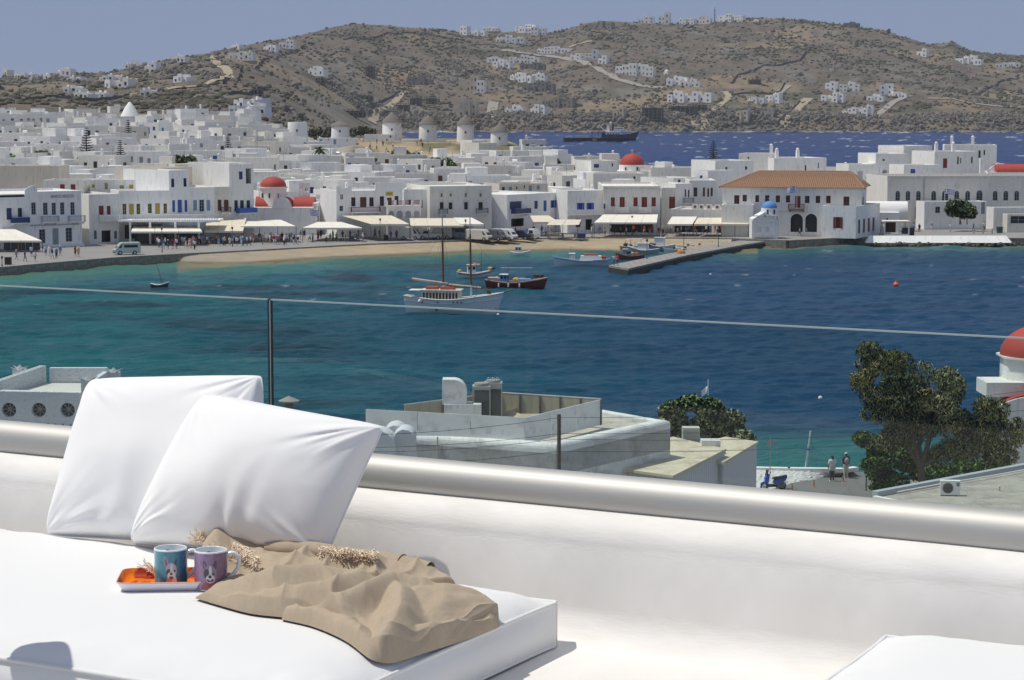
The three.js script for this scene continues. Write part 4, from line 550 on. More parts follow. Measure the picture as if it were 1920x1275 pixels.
// domes, churches, windmills
const domeGeo = (r, h, n = 28) => new THREE.LatheGeometry([...Array(13)].map((_, i) => { const a = i / 12 * Math.PI / 2; return new THREE.Vector2(Math.max(r * Math.cos(a), .001), h * Math.sin(a)); }), n);
const cross = (mb, x, y, z, s) => mb.box(x, y + s * .5, z, s * .12, s, s * .12).box(x, y + s * .68, z, s * .6, s * .12, s * .1);
const drumGeo = (r, h, n = 8, rot = 0) => { const g = new THREE.CylinderGeometry(r, r, h, n); g.rotateY(rot); return g; };
{ // red domed harbour church
  const D = 412, k = D / F, o = thing('church', 'white harbour church with a red dome, two red vault roofs and a bell gable', 'church', at(510, 431, D).setY(1.4)), X = px => (px - 510) * k, Y = py => at(510, py, D).y - 1.4;
  const m = new MB(); m.bx(X(474), X(593), 0, Y(389), -9, 0); facade(m, X(547) - X(511), Y(371) - Y(391), [], .4, T4(X(511), Y(390), -.1), (() => { const w = X(547) - X(511), h = Y(371) - Y(391), l = []; for (let i = 0; i <= 14; i++) { const a = i / 14 * Math.PI; l.push([w / 2 + w / 2 * Math.cos(a), .02 + h * Math.sin(a)]); } return l; })()); m.build('wall', M.white[0], o);
  new MB().add(drumGeo(X(534) - X(508), Y(353) - Y(388), 8, Math.PI / 8), T4(X(508), (Y(353) + Y(388)) / 2, -5)).add(drumGeo(X(535.5) - X(508), .25, 24), T4(X(508), Y(353), -5)).build('drum', M.white[1], o);
  const d = mesh('dome', domeGeo(X(533) - X(508), Y(333) - Y(353)), M.dome, o); d.position.set(X(508), Y(353) + .05, -5);
  for (const px of [489, 503, 519]) new MB().box(X(px), Y(368), -5 + Math.sqrt(Math.max(.1, (X(534) - X(508)) ** 2 - X(px - 508 + 510) ** 2)) * .96, .3, .9, .12).build('window', M.dark, o);
  const vault = (px0, px1, py, z, l, nm) => { const r = (X(px1) - X(px0)) / 2, h = Y(py) - Y(389); const g = new THREE.CylinderGeometry(1, 1, l, 20, 1, false, -Math.PI / 2, Math.PI); g.rotateX(-Math.PI / 2); g.applyMatrix4(T4((X(px0) + X(px1)) / 2, Y(389), z, 0, 0, 0, r, h, 1)); return mesh(nm, g, M.dome, o); };
  vault(512, 546, 371.5, -4, 7.6, 'vault_roof'); const g2 = (a, b, py, z0) => { const g = new THREE.CylinderGeometry(1, 1, X(b) - X(a), 20, 1, false, 0, Math.PI); g.rotateZ(Math.PI / 2); g.applyMatrix4(T4((X(a) + X(b)) / 2, Y(389), z0, 0, 0, 0, 1, Y(py) - Y(389), 2.6)); return mesh('vault_roof', g, M.dome, o); };
  g2(548, 587, 371, -5); g2(476, 500, 370, -5);
  const b = new MB(); facade(b, X(576) - X(556), Y(344) - Y(372), [0, 1, 2].map(i => ({ u: (X(576) - X(556)) * (.2 + .3 * i), v: (Y(350) - Y(370)) * (.5 + (i === 1 ? .12 : 0)), w: .45, h: 1.3, arch: true })), .5, T4(X(556), Y(372), -6.5)); b.build('bell_gable', M.white[1], o);
  new MB().bx(X(587), X(594), Y(388), Y(381), -8, .1).build('parapet', M.white[0], o); const c = new MB(); cross(c, X(508), Y(333), -5, 1); c.build('cross', M.white[0], o);
  const fl = thing('flag', 'small blue and white striped flag hanging beside the red domed church', 'flag', at(582, 431, 405).setY(1.4)); greek(fl, 5.2, 1.7, 1.1); }
function greek(o, y, w, h) {
  new MB().bar([0, 0, 0], [0, y + .3, 0], .04).build('pole', M.whiteP, o);
  const c = document.createElement('canvas'); c.width = 108; c.height = 72; const g = c.getContext('2d'); for (let i = 0; i < 9; i++) { g.fillStyle = i % 2 ? '#fff' : '#1747a6'; g.fillRect(0, i * 8, 108, 8); } g.fillStyle = '#1747a6'; g.fillRect(0, 0, 40, 40); g.fillStyle = '#fff'; g.fillRect(16, 0, 8, 40); g.fillRect(0, 16, 40, 8); const t = new THREE.CanvasTexture(c); t.colorSpace = THREE.SRGBColorSpace;
  mesh('cloth', gridGeo(20, 8, (s, v) => [s * w, y - h + v * h - .25 * s * s, .14 * Math.sin(s * 7 + v) * s]), new THREE.MeshStandardMaterial({ map: t, roughness: .9, side: THREE.DoubleSide }), o);
}
{ const f = thing('flag', 'blue and white striped flag on a pole above the balcony of the tiled roof hall', 'flag', at(1494, 392, 402).setY(6.9), Math.PI - .2); greek(f, 4.2, 1.9, 1.1); const g = thing('flag', 'blue and white striped flag on the arched-window building', 'flag', at(1771, 380, 433).setY(6)); greek(g, 3.4, 2, 1); }
{ // domed church behind the harbour
  const D = 545, k = D / F, o = thing('church', 'large red church dome on a white drum rising behind the harbour houses', 'church', at(1185, 330, D).setY(4)), Y = py => at(1185, py, D).y - 4, r = 23 * k;
  new MB().bx(-5.5, 5.5, 0, Y(320), -6, 5).build('wall', M.white[0], o); new MB().add(drumGeo(r + .2, Y(310) - Y(320) + .3, 24), T4(0, (Y(310) + Y(320)) / 2, 0)).build('drum', M.white[0], o); const d = mesh('dome', domeGeo(r, Y(288.5) - Y(310)), M.dome, o); d.position.y = Y(310) + .1; const c = new MB(); cross(c, 0, Y(288.5), 0, 1.3); c.build('cross', M.white[0], o); for (const x of [-1.8, 1.2]) new MB().box(x, Y(316), r + .12, .4, .8, .2).build('window', M.dark, o);
  const o2 = thing('church', 'small faded red dome low among the houses below the windmill slope', 'church', at(651, 312, 600).setY(6)), y2 = at(651, 307, 600).y - 6; new MB().bx(-2.6, 2.6, 0, y2, -2.5, 2.5).build('wall', M.white[0], o2); const d2 = mesh('dome', domeGeo(1.9, 1.1), M.dome, o2); d2.position.y = y2;
  const o3 = thing('church', 'white chapel with a red vault roof above the arched-window building', 'church', at(1895, 330, 470).setY(5)), y3 = at(1895, 323, 470).y - 5; new MB().bx(-5, 9, 0, y3, -7, 0).build('wall', M.white[0], o3); const g = new THREE.CylinderGeometry(1, 1, 12, 20, 1, false, 0, Math.PI); g.rotateZ(Math.PI / 2); g.applyMatrix4(T4(3, y3, -3.4, 0, 0, 0, 1, 1.7, 3)); mesh('vault_roof', g, M.dome, o3); const fb = new MB(); facade(fb, 4.6, .2, [], .5, T4(-4.6, y3, -3), [[4.6, .1], [3.6, 1.2], [2.3, 1.9], [1, 1.2], [0, .1]]); fb.bx(-6.3, -5.3, y3 - 1, y3 + 3, -3, -2); fb.build('gable', M.white[0], o3); }
{ // little blue domed chapel on the quay
  const D = 399, k = D / F, o = thing('chapel', 'little white quayside chapel with a blue dome and pediment front', 'chapel', at(1434, 447, D).setY(1.42)), X = px => (px - 1434) * k, Y = py => at(1434, py, D).y - 1.42, w = new MB(), dp = 5.2;
  facade(w, X(1457) - X(1410.5), 1, [{ u: 1.3, v: Y(430), w: .7, h: 1.1 }, { u: 2.75, v: Y(430), w: .7, h: 1.1 }].map(q => ({ ...q, arch: true })), .25, T4(X(1410.5), 0, -.25), (() => { const a = X(1457) - X(1410.5); return [[a, Y(411.5)], [a / 2, Y(398)], [0, Y(411.5)]]; })());
  w.bx(X(1410.5), X(1410.5) + .25, 0, Y(411.5), -dp, -.25).bx(X(1457) - .25, X(1457), 0, Y(411.5), -dp, -.25).bx(X(1410.5), X(1457), 0, Y(411), -dp - .2, -dp).bx(X(1411), X(1456.5), 0, Y(414), -.5, -.3); w.build('wall', M.white[3], o);
  const tr = new MB(), a = X(1457) - X(1410.5); tr.bx(X(1409.5), X(1409.5) + .5, 0, Y(416), .003, .12).bx(X(1453.5), X(1458), 0, Y(416), .003, .12).bx(X(1409), X(1458.5), Y(416), Y(414), .003, .2); for (const s of [-1, 1]) tr.box(X(1433.75) + s * a / 4, (Y(411.5) + Y(398)) / 2, .1, a * .56, .16, .2, 0); tr.build('moulding', M.white[0], o); const mm = o.children[o.children.length - 1]; void mm;
  const rf = new MB(), pk = Y(398), ev = Y(411.5), x0 = X(1410), x1 = X(1457.5), xm = (x0 + x1) / 2; rf.quad([x0, ev, .1], [xm, pk + .05, .1], [xm, pk + .05, -dp], [x0, ev, -dp]).quad([xm, pk + .05, .1], [x1, ev, .1], [x1, ev, -dp], [xm, pk + .05, -dp]); rf.build('roof', std([.8, .8, .8], { side: THREE.DoubleSide }), o);
  new MB().add(drumGeo(1.55, Y(391) - Y(405), 12), T4(X(1445), (Y(391) + Y(405)) / 2, -2.6)).build('drum', M.white[0], o); const d = mesh('dome', domeGeo(1.47, Y(378) - Y(391)), M.domeBlue, o); d.position.set(X(1445), Y(391), -2.6); const c = new MB(); cross(c, X(1445), Y(378), -2.6, .7); c.build('cross', M.white[0], o);
  for (const x of [-.5, .75]) new MB().box(X(1445) + x, Y(398), -2.6 + 1.5, .3, .8, .12).build('window', M.dark, o);
  const g = new MB(); g.bx(X(1457) + .003, X(1457) + .3, 0, Y(411.5), -dp + .2, -.6); g.build('side_wall', plaster([.62, .72, .86]), o); const sg = new MB(); sg.quad([X(1457) + .3, Y(411.5), -.9], [X(1457) + .3, Y(411.5), -4.4], [X(1457) + .1, Y(399), -2.65], [X(1457) + .1, Y(399), -2.65]); sg.build('side_gable', std([.8, .8, .82], { side: THREE.DoubleSide }), o); new MB().bx(X(1457) + .305, X(1457) + .33, 0, 2, -2.4, -1.7).build('door', M.navy, o); new MB().bx(X(1415), X(1449), .3, .45, .2, .6).build('bench', M.grey, o); }
function windmill(label, px, pw, top, bot, D, cap, sails = true) {
  const k = D / F, b = at(px, bot + 6, D), o = thing('windmill', label, 'windmill', b, 0, 'windmills on the slope'), r = pw / 2 * k, h = at(px, top, D).y - b.y;
  mesh('tower', new THREE.LatheGeometry([[r * 1.06, 0], [r * 1.02, h * .4], [r * .96, h], [r * .8, h + .03], [r * .8, h - .4]].map(q => new THREE.Vector2(...q)), 32), M.white[3], o);
  if (cap) { const c = mesh('thatched_cap', new THREE.LatheGeometry([[r * 1.08, -.25], [r * .98, .3], [r * .55, cap * .62], [r * .12, cap], [.01, cap + .1]].map(q => new THREE.Vector2(...q)), 28), cap > 4.5 ? M.white[3] : M.thatch, o); c.position.y = h; if (cap < 4.5 && sails) new MB().add(new THREE.ConeGeometry(r * .2, cap * .2, 16), T4(0, h + cap * .98, 0)).build('cap_tip', M.white[0], o); }
  new MB().box(r * .05, h * .62, r * .98, .55, .8, .3).build('window', M.dark, o);
  if (sails) { const w = new MB(), x = r * .95, y = h + .7, z = r * .55, n = V(.8, .12, .58).normalize(), u = V(0, 1, 0).cross(n).normalize(), v = n.clone().cross(u), c = V(x, y, z); w.bar(V(0, y, 0), c.clone().addScaledVector(n, 2.2), .22, .12); const c2 = c.clone().addScaledVector(n, .9), tip = c.clone().addScaledVector(n, 2.2); const hub = w.build('sail_shaft', M.trunk, o); void hub; for (let i = 0; i < 12; i++) { const a = i / 12 * Math.PI * 2, e = c2.clone().addScaledVector(u, Math.cos(a) * 4.6).addScaledVector(v, Math.sin(a) * 4.6); new MB().bar(c2, e, .07, .04, 4).bar(tip, e, .015, .015, 3).build('sail_spar', M.trunk, o); } }
  return o;
}
windmill('stumpy roofless white mill tower nearest the bushes', 558, 37, 229, 264, 775, 0, false);
windmill('pale weathered mill tower with dark ragged broken cap between two bushes', 638, 33, 235, 257, 785, 1.6, false);
windmill('windmill with thatched cap above the long white terrace wall', 735, 36, 228, 261, 765, 3);
windmill('windmill with thatched cap standing second along the terrace before the strait', 802.5, 33, 232, 262, 765, 2.8);
windmill('windmill with stained tower and thatched cap above the crowd on the slope', 872.5, 31, 232, 268, 755, 2.8);
windmill('last windmill with thatched cap at the edge above the strait', 936, 32, 246, 275, 735, 2.4);
windmill('white mill tower with pointed white cone roof high behind the town', 244, 33, 217, 232, 765, 4.8, false);
{ const w = thing('terrace_wall', 'low curved white terrace wall in front of the windmills', 'wall', at(735, 262, 752)), m = new MB(), P = [[668, 262], [690, 263.5], [735, 264], [780, 263], [815, 262.5], [836, 263.5], [852, 270], [875, 276], [888, 280]].map(([x, y]) => at(x, y, 752)); for (let i = 0; i < P.length - 1; i++) { const a = P[i], b = P[i + 1], q = P[3]; void q; const L = a.distanceTo(b); m.box((a.x + b.x) / 2 - w.position.x, (a.y + b.y) / 2 - w.position.y - .8, 0, L + .1, 2, .5, 0); } m.build('coping', M.white[0], w);
  const stone = new MB().bx(-9, 14, -4, -1.2, -1.6, -.6).build('stone_footing', std([.22, .2, .17], { roughness: 1, bumpMap: grainT, bumpScale: .3 }), w); void stone; }
front({ label: 'low white shed with two blue doors under the weathered mill', x0: 596, D0: 735, x1: 668, D1: 735, base: 11, top: 259, dep: 7, mat: M.white[0], ops: col(M.sky, ['d', 603, 265, 5, 8], ['d', 629, 266, 5, 9], ['s', 617, 262, 2, 3], ['s', 652, 263, 2, 4]) });
front({ label: 'low white flat house beside the first thatched windmill', x0: 684, D0: 756, x1: 740, D1: 756, base: 11, top: 252, dep: 7, mat: M.white[0], ops: col(M.dark, ['s', 733, 256, 3, 4]) });
front({ label: 'white house with one dark window below the stained windmill', x0: 885, D0: 715, x1: 914, D1: 718, base: 7, top: 263, dep: 8, mat: M.white[0], ops: col(M.navy, ['s', 895, 275, 4, 6]) });
front({ label: 'wide plain grey-white house end under the last windmill', x0: 862, D0: 640, x1: 940, D1: 650, base: 6, top: 288, dep: 10, mat: M.white[4], ops: col(M.blue, ['d', 869, 298, 5, 9]) });
front({ label: 'white house with a blue upper room above the last windmill terrace steps', x0: 898, D0: 700, x1: 932, D1: 705, base: 8, top: 268, dep: 8, mat: M.white[2] });
front({ label: 'long white two-storey house with seven small blue windows below the slope', x0: 630, D0: 640, x1: 712, D1: 636, base: 6, top: 292, dep: 9, mat: M.white[0], ops: col(M.blue, ['s', 660, 299, 3, 5], ['s', 684, 299, 3, 5], ['s', 694, 299, 3, 5], ['s', 705, 299, 3, 5], ['s', 640, 297, 3, 5], ['s', 650, 297, 3, 5]) });
// --- hand-placed skyline houses on the far shore side of the town ---
for (const [lab, x0, x1, D, top, base, dep, m, ops] of [
  ['big white house with a dark red door and tall chimneys against the strait', 1750, 1830, 500, 284, 6, 14, 0, [['d', M.red, 1770, 306, 8, 18], ['s', M.dark, 1794, 301, 3, 14], ['s', M.dark, 1799, 301, 2, 10], ['s', M.dark, 1820, 300, 3, 12]]],
  ['white upper block with two ball-topped chimneys against the strait', 1768, 1866, 520, 272, 6, 12, 0, [['s', M.dark, 1834, 289, 4, 14], ['s', M.dark, 1843, 286, 3, 9]]],
  ['white boxy penthouse with curved parapet standing alone above the roofs', 1692, 1745, 515, 273, 6, 10, 1, [['s', M.dark, 1710, 283, 3, 5]]],
  ['white house with a small dark shutter and balcony behind the arched-window building', 1640, 1700, 505, 288, 6, 12, 0, [['s', M.greyP, 1657, 324, 8, 10], ['s', M.dark, 1655, 300, 4, 4], ['s', M.dark, 1675, 319, 3, 4]]],
  ['low white house with one bright blue window by the red vaulted chapel', 1693, 1760, 480, 309, 5, 8, 0, [['s', M.blue, 1710, 321, 9, 8]]],
  ['low white house behind the vaulted chapel, plain towards the quay', 1590, 1640, 495, 308, 5, 10, 1, []],
  ['long low white house right behind the tiled roof with chimney pair', 1450, 1548, 490, 296, 5, 12, 0, [['s', M.dark, 1509, 315, 3, 11], ['s', M.dark, 1533, 310, 2, 10]]],
  ['wide white house with a tall slender chimney behind the tiled roof', 1384, 1444, 495, 288, 5, 12, 2, [['s', M.dark, 1402, 296, 3, 4]]],
  ['white house with a small square window behind the brown-windowed house', 1340, 1412, 470, 301, 4, 12, 0, [['s', M.dark, 1361, 316, 4, 6], ['s', M.dark, 1398, 315, 4, 6]]],
  ['cream flat house with a blue corner window beside the large red dome', 1108, 1157, 520, 301, 5, 8, 1, [['s', M.navy, 1118, 311, 10, 7], ['s', M.dark, 1148, 309, 3, 6]]],
  ['long cream block with satellite rails in front of the large red dome', 1112, 1210, 480, 325, 3, 8, 4, [['s', M.dark, 1175, 328, 4, 5], ['s', M.dark, 1189, 333, 4, 5], ['s', M.blue, 1145, 321, 14, 8]]],
  ['white house with one blue square window near the dark pine', 1299, 1326, 455, 320, 3, 9, 0, [['s', M.blue, 1314, 332, 5, 6]]],
  ['plain white block with a single small window by the pine tree', 1262, 1310, 450, 333, 3, 10, 1, [['s', M.dark, 1273, 340, 5, 7]]],
  ['wide pale wall block without windows under the large red dome', 1220, 1300, 500, 314, 4, 9, 2, []],
]) { const r = front({ label: lab, group: 'houses on the point by the strait', x0, x1, D0: D, D1: D + rr(-3, 5), top, base, dep, mat: M.white[m], ops });
  labels.add(lab); if (lab.includes('chimney')) { const ch = new MB(); const n = lab.includes('slender') ? [.95] : [.15, .55]; for (const f of n) { ch.box(r.w * f, r.h + .8, -3, .7, 1.8, .7); ch.add(new THREE.SphereGeometry(.36, 10, 8), T4(r.w * f, r.h + 1.9, -3)); } ch.build('chimney', M.white[0], r.t); } }
// --- the mass of the town: single houses row behind row ---
const marks = [['the sign-lettered shop', 75], ['the red shuttered house', 193], ['the yellow shuttered house', 270], ['the cubic loggia house', 430], ['the harbour church', 510], ['the stepped hall', 690], ['the grey-white block', 860], ['the blue balcony house', 990], ['the blue shuttered house', 1095], ['the neoclassical house', 1190], ['the one-storey restaurant', 1305], ['the tiled roof hall', 1490], ['the vaulted chapel', 1655], ['the arched-window building', 1790]];
const shutters = [['blue', M.blue, 3], ['dark', M.dark, 5], ['brown', M.brown, 3], ['red', M.red, 2], ['grey', M.greyP, 3], ['green', M.green, 1], ['navy', M.navy, 2], ['pale', M.whiteP, 1]].flatMap(q => Array(q[2]).fill(q));
{
  let row = 0; const occupied = [];
  for (let D = 424, step = 15; D < 812; D += step, step *= 1.028, row++) {
    let px = -24 + rr(0, 30);
    while (px < 1945) {
      const end = endD(px) - 8, w = rr(6.5, 13), pw = w / D * F, mid = px + pw / 2, fd = lut([[0, 404], [440, 420], [600, 420], [1040, 430], [1300, 446], [1660, 458], [1920, 458]])(mid);
      const skip = D < fd || (mid > 585 && D > end) || (mid > 590 && mid < 990 && D > 655) || (mid > 505 && mid < 612 && D > 715) || (mid > 1030 && D > lut([[1030, 600], [1300, 535], [1920, 520]])(mid)) || (mid > 1640 && D > 505) || (Math.abs(mid - 1185) < 40 && D > 500 && D < 560) || (Math.abs(mid - 244) < 24 && D > 720) || (D < 446 && mid > 300 && mid < 560 && D < 425) || rnd() < .07;
      const gap = rr(-2, rnd() < .2 ? 26 : 6);
      if (!skip) {
        const a = rr(-.75, .6), Dj = D + rr(-4, 4), A = [RX(px) * Dj, -Dj], c = Math.cos(a), s = Math.sin(a), B = [A[0] + w * c, A[1] - w * s];
        const base = townY(mid, Dj) - 1.2, h = rr(3.6, 7.2) + 1.2 - (D > 700 ? .8 : 0), dep = rr(6, 11), mi = pick([0, 0, 1, 1, 1, 2, 2, 3, 4, 5]);
        const [cn, cm] = pick(shutters), n = rnd() < .07 ? 0 : Math.min(5, 1 + Math.floor(rnd() * w / 2.3)), ops = [];
        for (let i = 0; i < n; i++) { const door = rnd() < .16, hh = door ? 2.1 : rr(1.05, 1.6); ops.push({ k: door ? 'd' : 's', c: cm, u: w * (i + .5) / n + rr(-.5, .5), v: h - rr(1.9, 2.5) - (door ? .5 : 0), w: rr(.85, 1.15), h: hh }); }
        if (h > 5.6 && n > 1) for (let i = 0; i < n; i++) if (rnd() < .6) ops.push({ k: 's', c: cm, u: w * (i + .5) / n, v: h - 4.7, w: .85, h: 1.2 });
        const extra = [], ex = []; if (rnd() < .55) { extra.push([rr(1, w - 1), h + .45, -rr(1, dep - 1), .6, 1.5, .6]); ex.push('chimney'); } if (rnd() < .42) { const ew = w * rr(.3, .5), eh = rr(1.6, 2.8); extra.push([rnd() < .5 ? ew / 2 + .3 : w - ew / 2 - .3, h + eh / 2 - .35, -dep * .55, ew, eh, dep * .5]); ex.push('roof room'); } if (rnd() < .22) { const ew = rr(2, 4); extra.push([w + ew / 2 - .1, h * .32, -dep * .4, ew, h * .62, dep * .6]); ex.push('side annex'); }
        const side = []; if (rnd() < .85) for (let i = 0; i < 2; i++) if (rnd() < .75) side.push({ s: a > 0.05 ? -1 : 1, u: rr(1.5, dep - 1.5), v: h - 2.3, w: .85, h: 1.15, c: cm });
        let mk = marks[0]; for (const q of marks) if (Math.abs(q[1] - mid) < Math.abs(mk[1] - mid)) mk = q;
        const tone = ['white', 'off-white', 'dull white', 'bright white', 'beige-white', 'sandy'][mi], nn = ops.length, wi = nn ? NUM[nn] + ' ' + cn + (nn > 1 ? ' openings' : ' opening') : 'blank front';
        const where = ', ' + ORD[row] + ' row behind ' + mk[0].replace('the ', ''); let lab = null;
        for (const [sz, e] of [['', ex[0]], [h > 6.6 ? 'tall' : h < 5.3 ? 'low' : 'mid-height', ex[0]], [w > 10.5 ? 'wide' : w < 8 ? 'narrow' : 'square', ex[0]], [a > .15 ? 'turned' : 'straight', ex[0] || 'bare roof'], ['small', 'plain roof edge'], ['nearer', 'plain roof edge'], ['further', 'plain roof edge']]) { const L = (sz ? sz + ' ' : '') + tone + ' house with ' + wi + (e ? ' and ' + e : '') + where; if (!labels.has(L)) { lab = L; break; } }
        lab = lab || tone + ' house' + where; labels.add(lab);
        const r = house({ label: lab, group: 'houses packed behind the harbour front', A, B, base, h, dep, mat: M.white[mi], ops, side, simple: true, extra: [], roof: pick(M.roof) });
        extra.forEach((e, i) => { const m = new MB(); m.box(...e); if (ex[i] === 'chimney') m.add(new THREE.SphereGeometry(.36, 8, 6), T4(e[0], e[1] + .85, e[2])); m.build(ex[i].replace(' ', '_'), M.white[mi], r.t); });
        if (rnd() < .45) { const x = rr(1, w - 1), z = -rr(1, dep - 1); new MB().bar([x, h - .4, z], [x, h + rr(1.5, 3), z], .035, .03, 4).box(x, h + 1.4, z, .9, .03, .03).build('antenna', M.iron, r.t); }
        if (rnd() < .16) { const x = rr(1.2, w - 1.2), z = -rr(1, dep - 1); new MB().add(new THREE.CylinderGeometry(.4, .4, 1.3, 10), T4(x, h + .35, z, 0, 0, Math.PI / 2)).box(x, h - .1, z, 1, .5, .6).build('water_tank', pick([M.whiteP, M.steel, M.greyP]), r.t); }
      }
      px += pw + gap * 430 / D + (skip ? 4 : 0);
    }
  }
}
// ---------- awnings ----------
function awning(label, b0, b1, yb, f0, f1, yf, Db, Df, n, mat = M.canvas, poles = true) {
  const P = (px, py, D) => at(px, py, D), o = thing('awning', label, 'awning', P((f0 + f1) / 2, yf, Df).setY(1.4), 0, 'awnings along the harbour front'), g = o.position;
  for (let i = 0; i < n; i++) { const a = P(mix(b0, b1, i / n), yb, Db), b = P(mix(b0, b1, (i + .985) / n), yb, Db), c = P(mix(f0, f1, (i + .985) / n), yf, Df), d = P(mix(f0, f1, i / n), yf, Df), m = new MB(), L = q => [q.x - g.x, q.y - g.y, q.z - g.z], dn = (q, k) => { const l = L(q); return [l[0], l[1] - k, l[2]]; };
    m.quad(L(d), L(c), L(b), L(a)); m.quad(dn(d, .06), dn(a, .06), dn(b, .06), dn(c, .06)); m.quad(dn(d, .32), dn(c, .32), L(c), L(d)); m.build('canopy_panel', mat, o); }
  if (poles) for (let i = 0; i <= n; i++) { const d = P(mix(f0, f1, i / n), yf, Df); new MB().bar([d.x - g.x, 0, d.z - g.z - .1], [d.x - g.x, d.y - g.y - .03, d.z - g.z - .1], .06, .06, 6).build('pole', M.iron, o); }
  return o;
}
awning('large cream pyramid awning over the glass terrace by the sign-lettered shop', -30, 22, 427, -40, 79, 451, 372, 362, 3, M.canvasW);
awning('white slatted awning roof on white columns under the balustraded terrace', 250, 372, 423, 246, 380, 434, 388, 379, 3, M.canvasW);
awning('cream awning of several bays between the white columns and the church', 388, 462, 409, 384, 456, 433, 398, 384, 3);
awning('wide cream awning directly before the red domed church', 455, 527, 412, 452, 555, 424, 402, 388, 3, M.canvasW);
awning('small free-standing cream awning between the church and the stepped hall', 596, 640, 416, 567, 680, 427, 402, 391, 2, M.canvasW);
awning('long straw-coloured awning under the arched terrace of the stepped hall', 640, 735, 404, 695, 768, 420, 404, 392, 2);
awning('straw awning of the café behind the parked vans', 768, 862, 409, 770, 870, 423, 405, 394, 3);
awning('white sagging awning end behind the white parked vans', 850, 885, 408, 862, 908, 420, 406, 395, 2, M.canvasW);
awning('cream awning folded out beside the blue balcony house', 994, 1030, 404, 1000, 1048, 416, 414, 406, 1);
awning('white four-bay awning of the neoclassical house', 1131, 1234, 402, 1114, 1232, 417, 414, 404, 4, M.canvasW);
awning('white striped awning of the one-storey restaurant nearest the alley', 1260, 1307, 406, 1251, 1299, 420, 415, 406, 2, M.canvasW);
awning('cream awning of the one-storey restaurant beside the small chapel', 1309, 1408, 408, 1301, 1404, 420, 413, 405, 4);
{ const o = thing('balustrade_terrace', 'white balustraded terrace deck carried on columns before the yellow shuttered house', 'terrace', at(310, 412, 386).setY(1.4)), X = px => (px - 310) * 386 / F, Y = py => at(310, py, 386).y - 1.4; new MB().bx(X(225), X(414), Y(415), Y(411.5), -4, 2.5).build('deck', M.white[3], o); const b = new MB(); for (let x = X(253); x < X(412); x += .3) b.box(x, Y(411.5) + .45, 2.3, .13, .9, .13); b.bx(X(252), X(413), Y(411.5) + .9, Y(411.5) + 1.05, 2.2, 2.45); b.build('balustrade', M.white[0], o); for (const px of [248, 285, 332, 376]) new MB().bx(X(px) - .18, X(px) + .18, 0, Y(415), 2, 2.35).build('column', M.white[0], o); new MB().bx(X(250), X(380), .1, 2.3, -1, -.95).build('glass_front', M.glassDark, o);
  const g = thing('glass_terrace', 'glazed terrace enclosure under the pyramid awning', 'terrace', at(40, 462, 366).setY(1.4)); for (let i = 0; i < 5; i++) { new MB().bx(-3 + i * 1.25, -1.8 + i * 1.25, .15, 2.1, -.02, .02).build('pane', M.glassDark, g); new MB().bx(-3.06 + i * 1.25, -2.99 + i * 1.25, .1, 2.4, -.05, .05).build('post', M.whiteP, g); } new MB().bx(-3.1, 3.3, 0, .15, -.08, .08).build('base', M.greyP, g); }
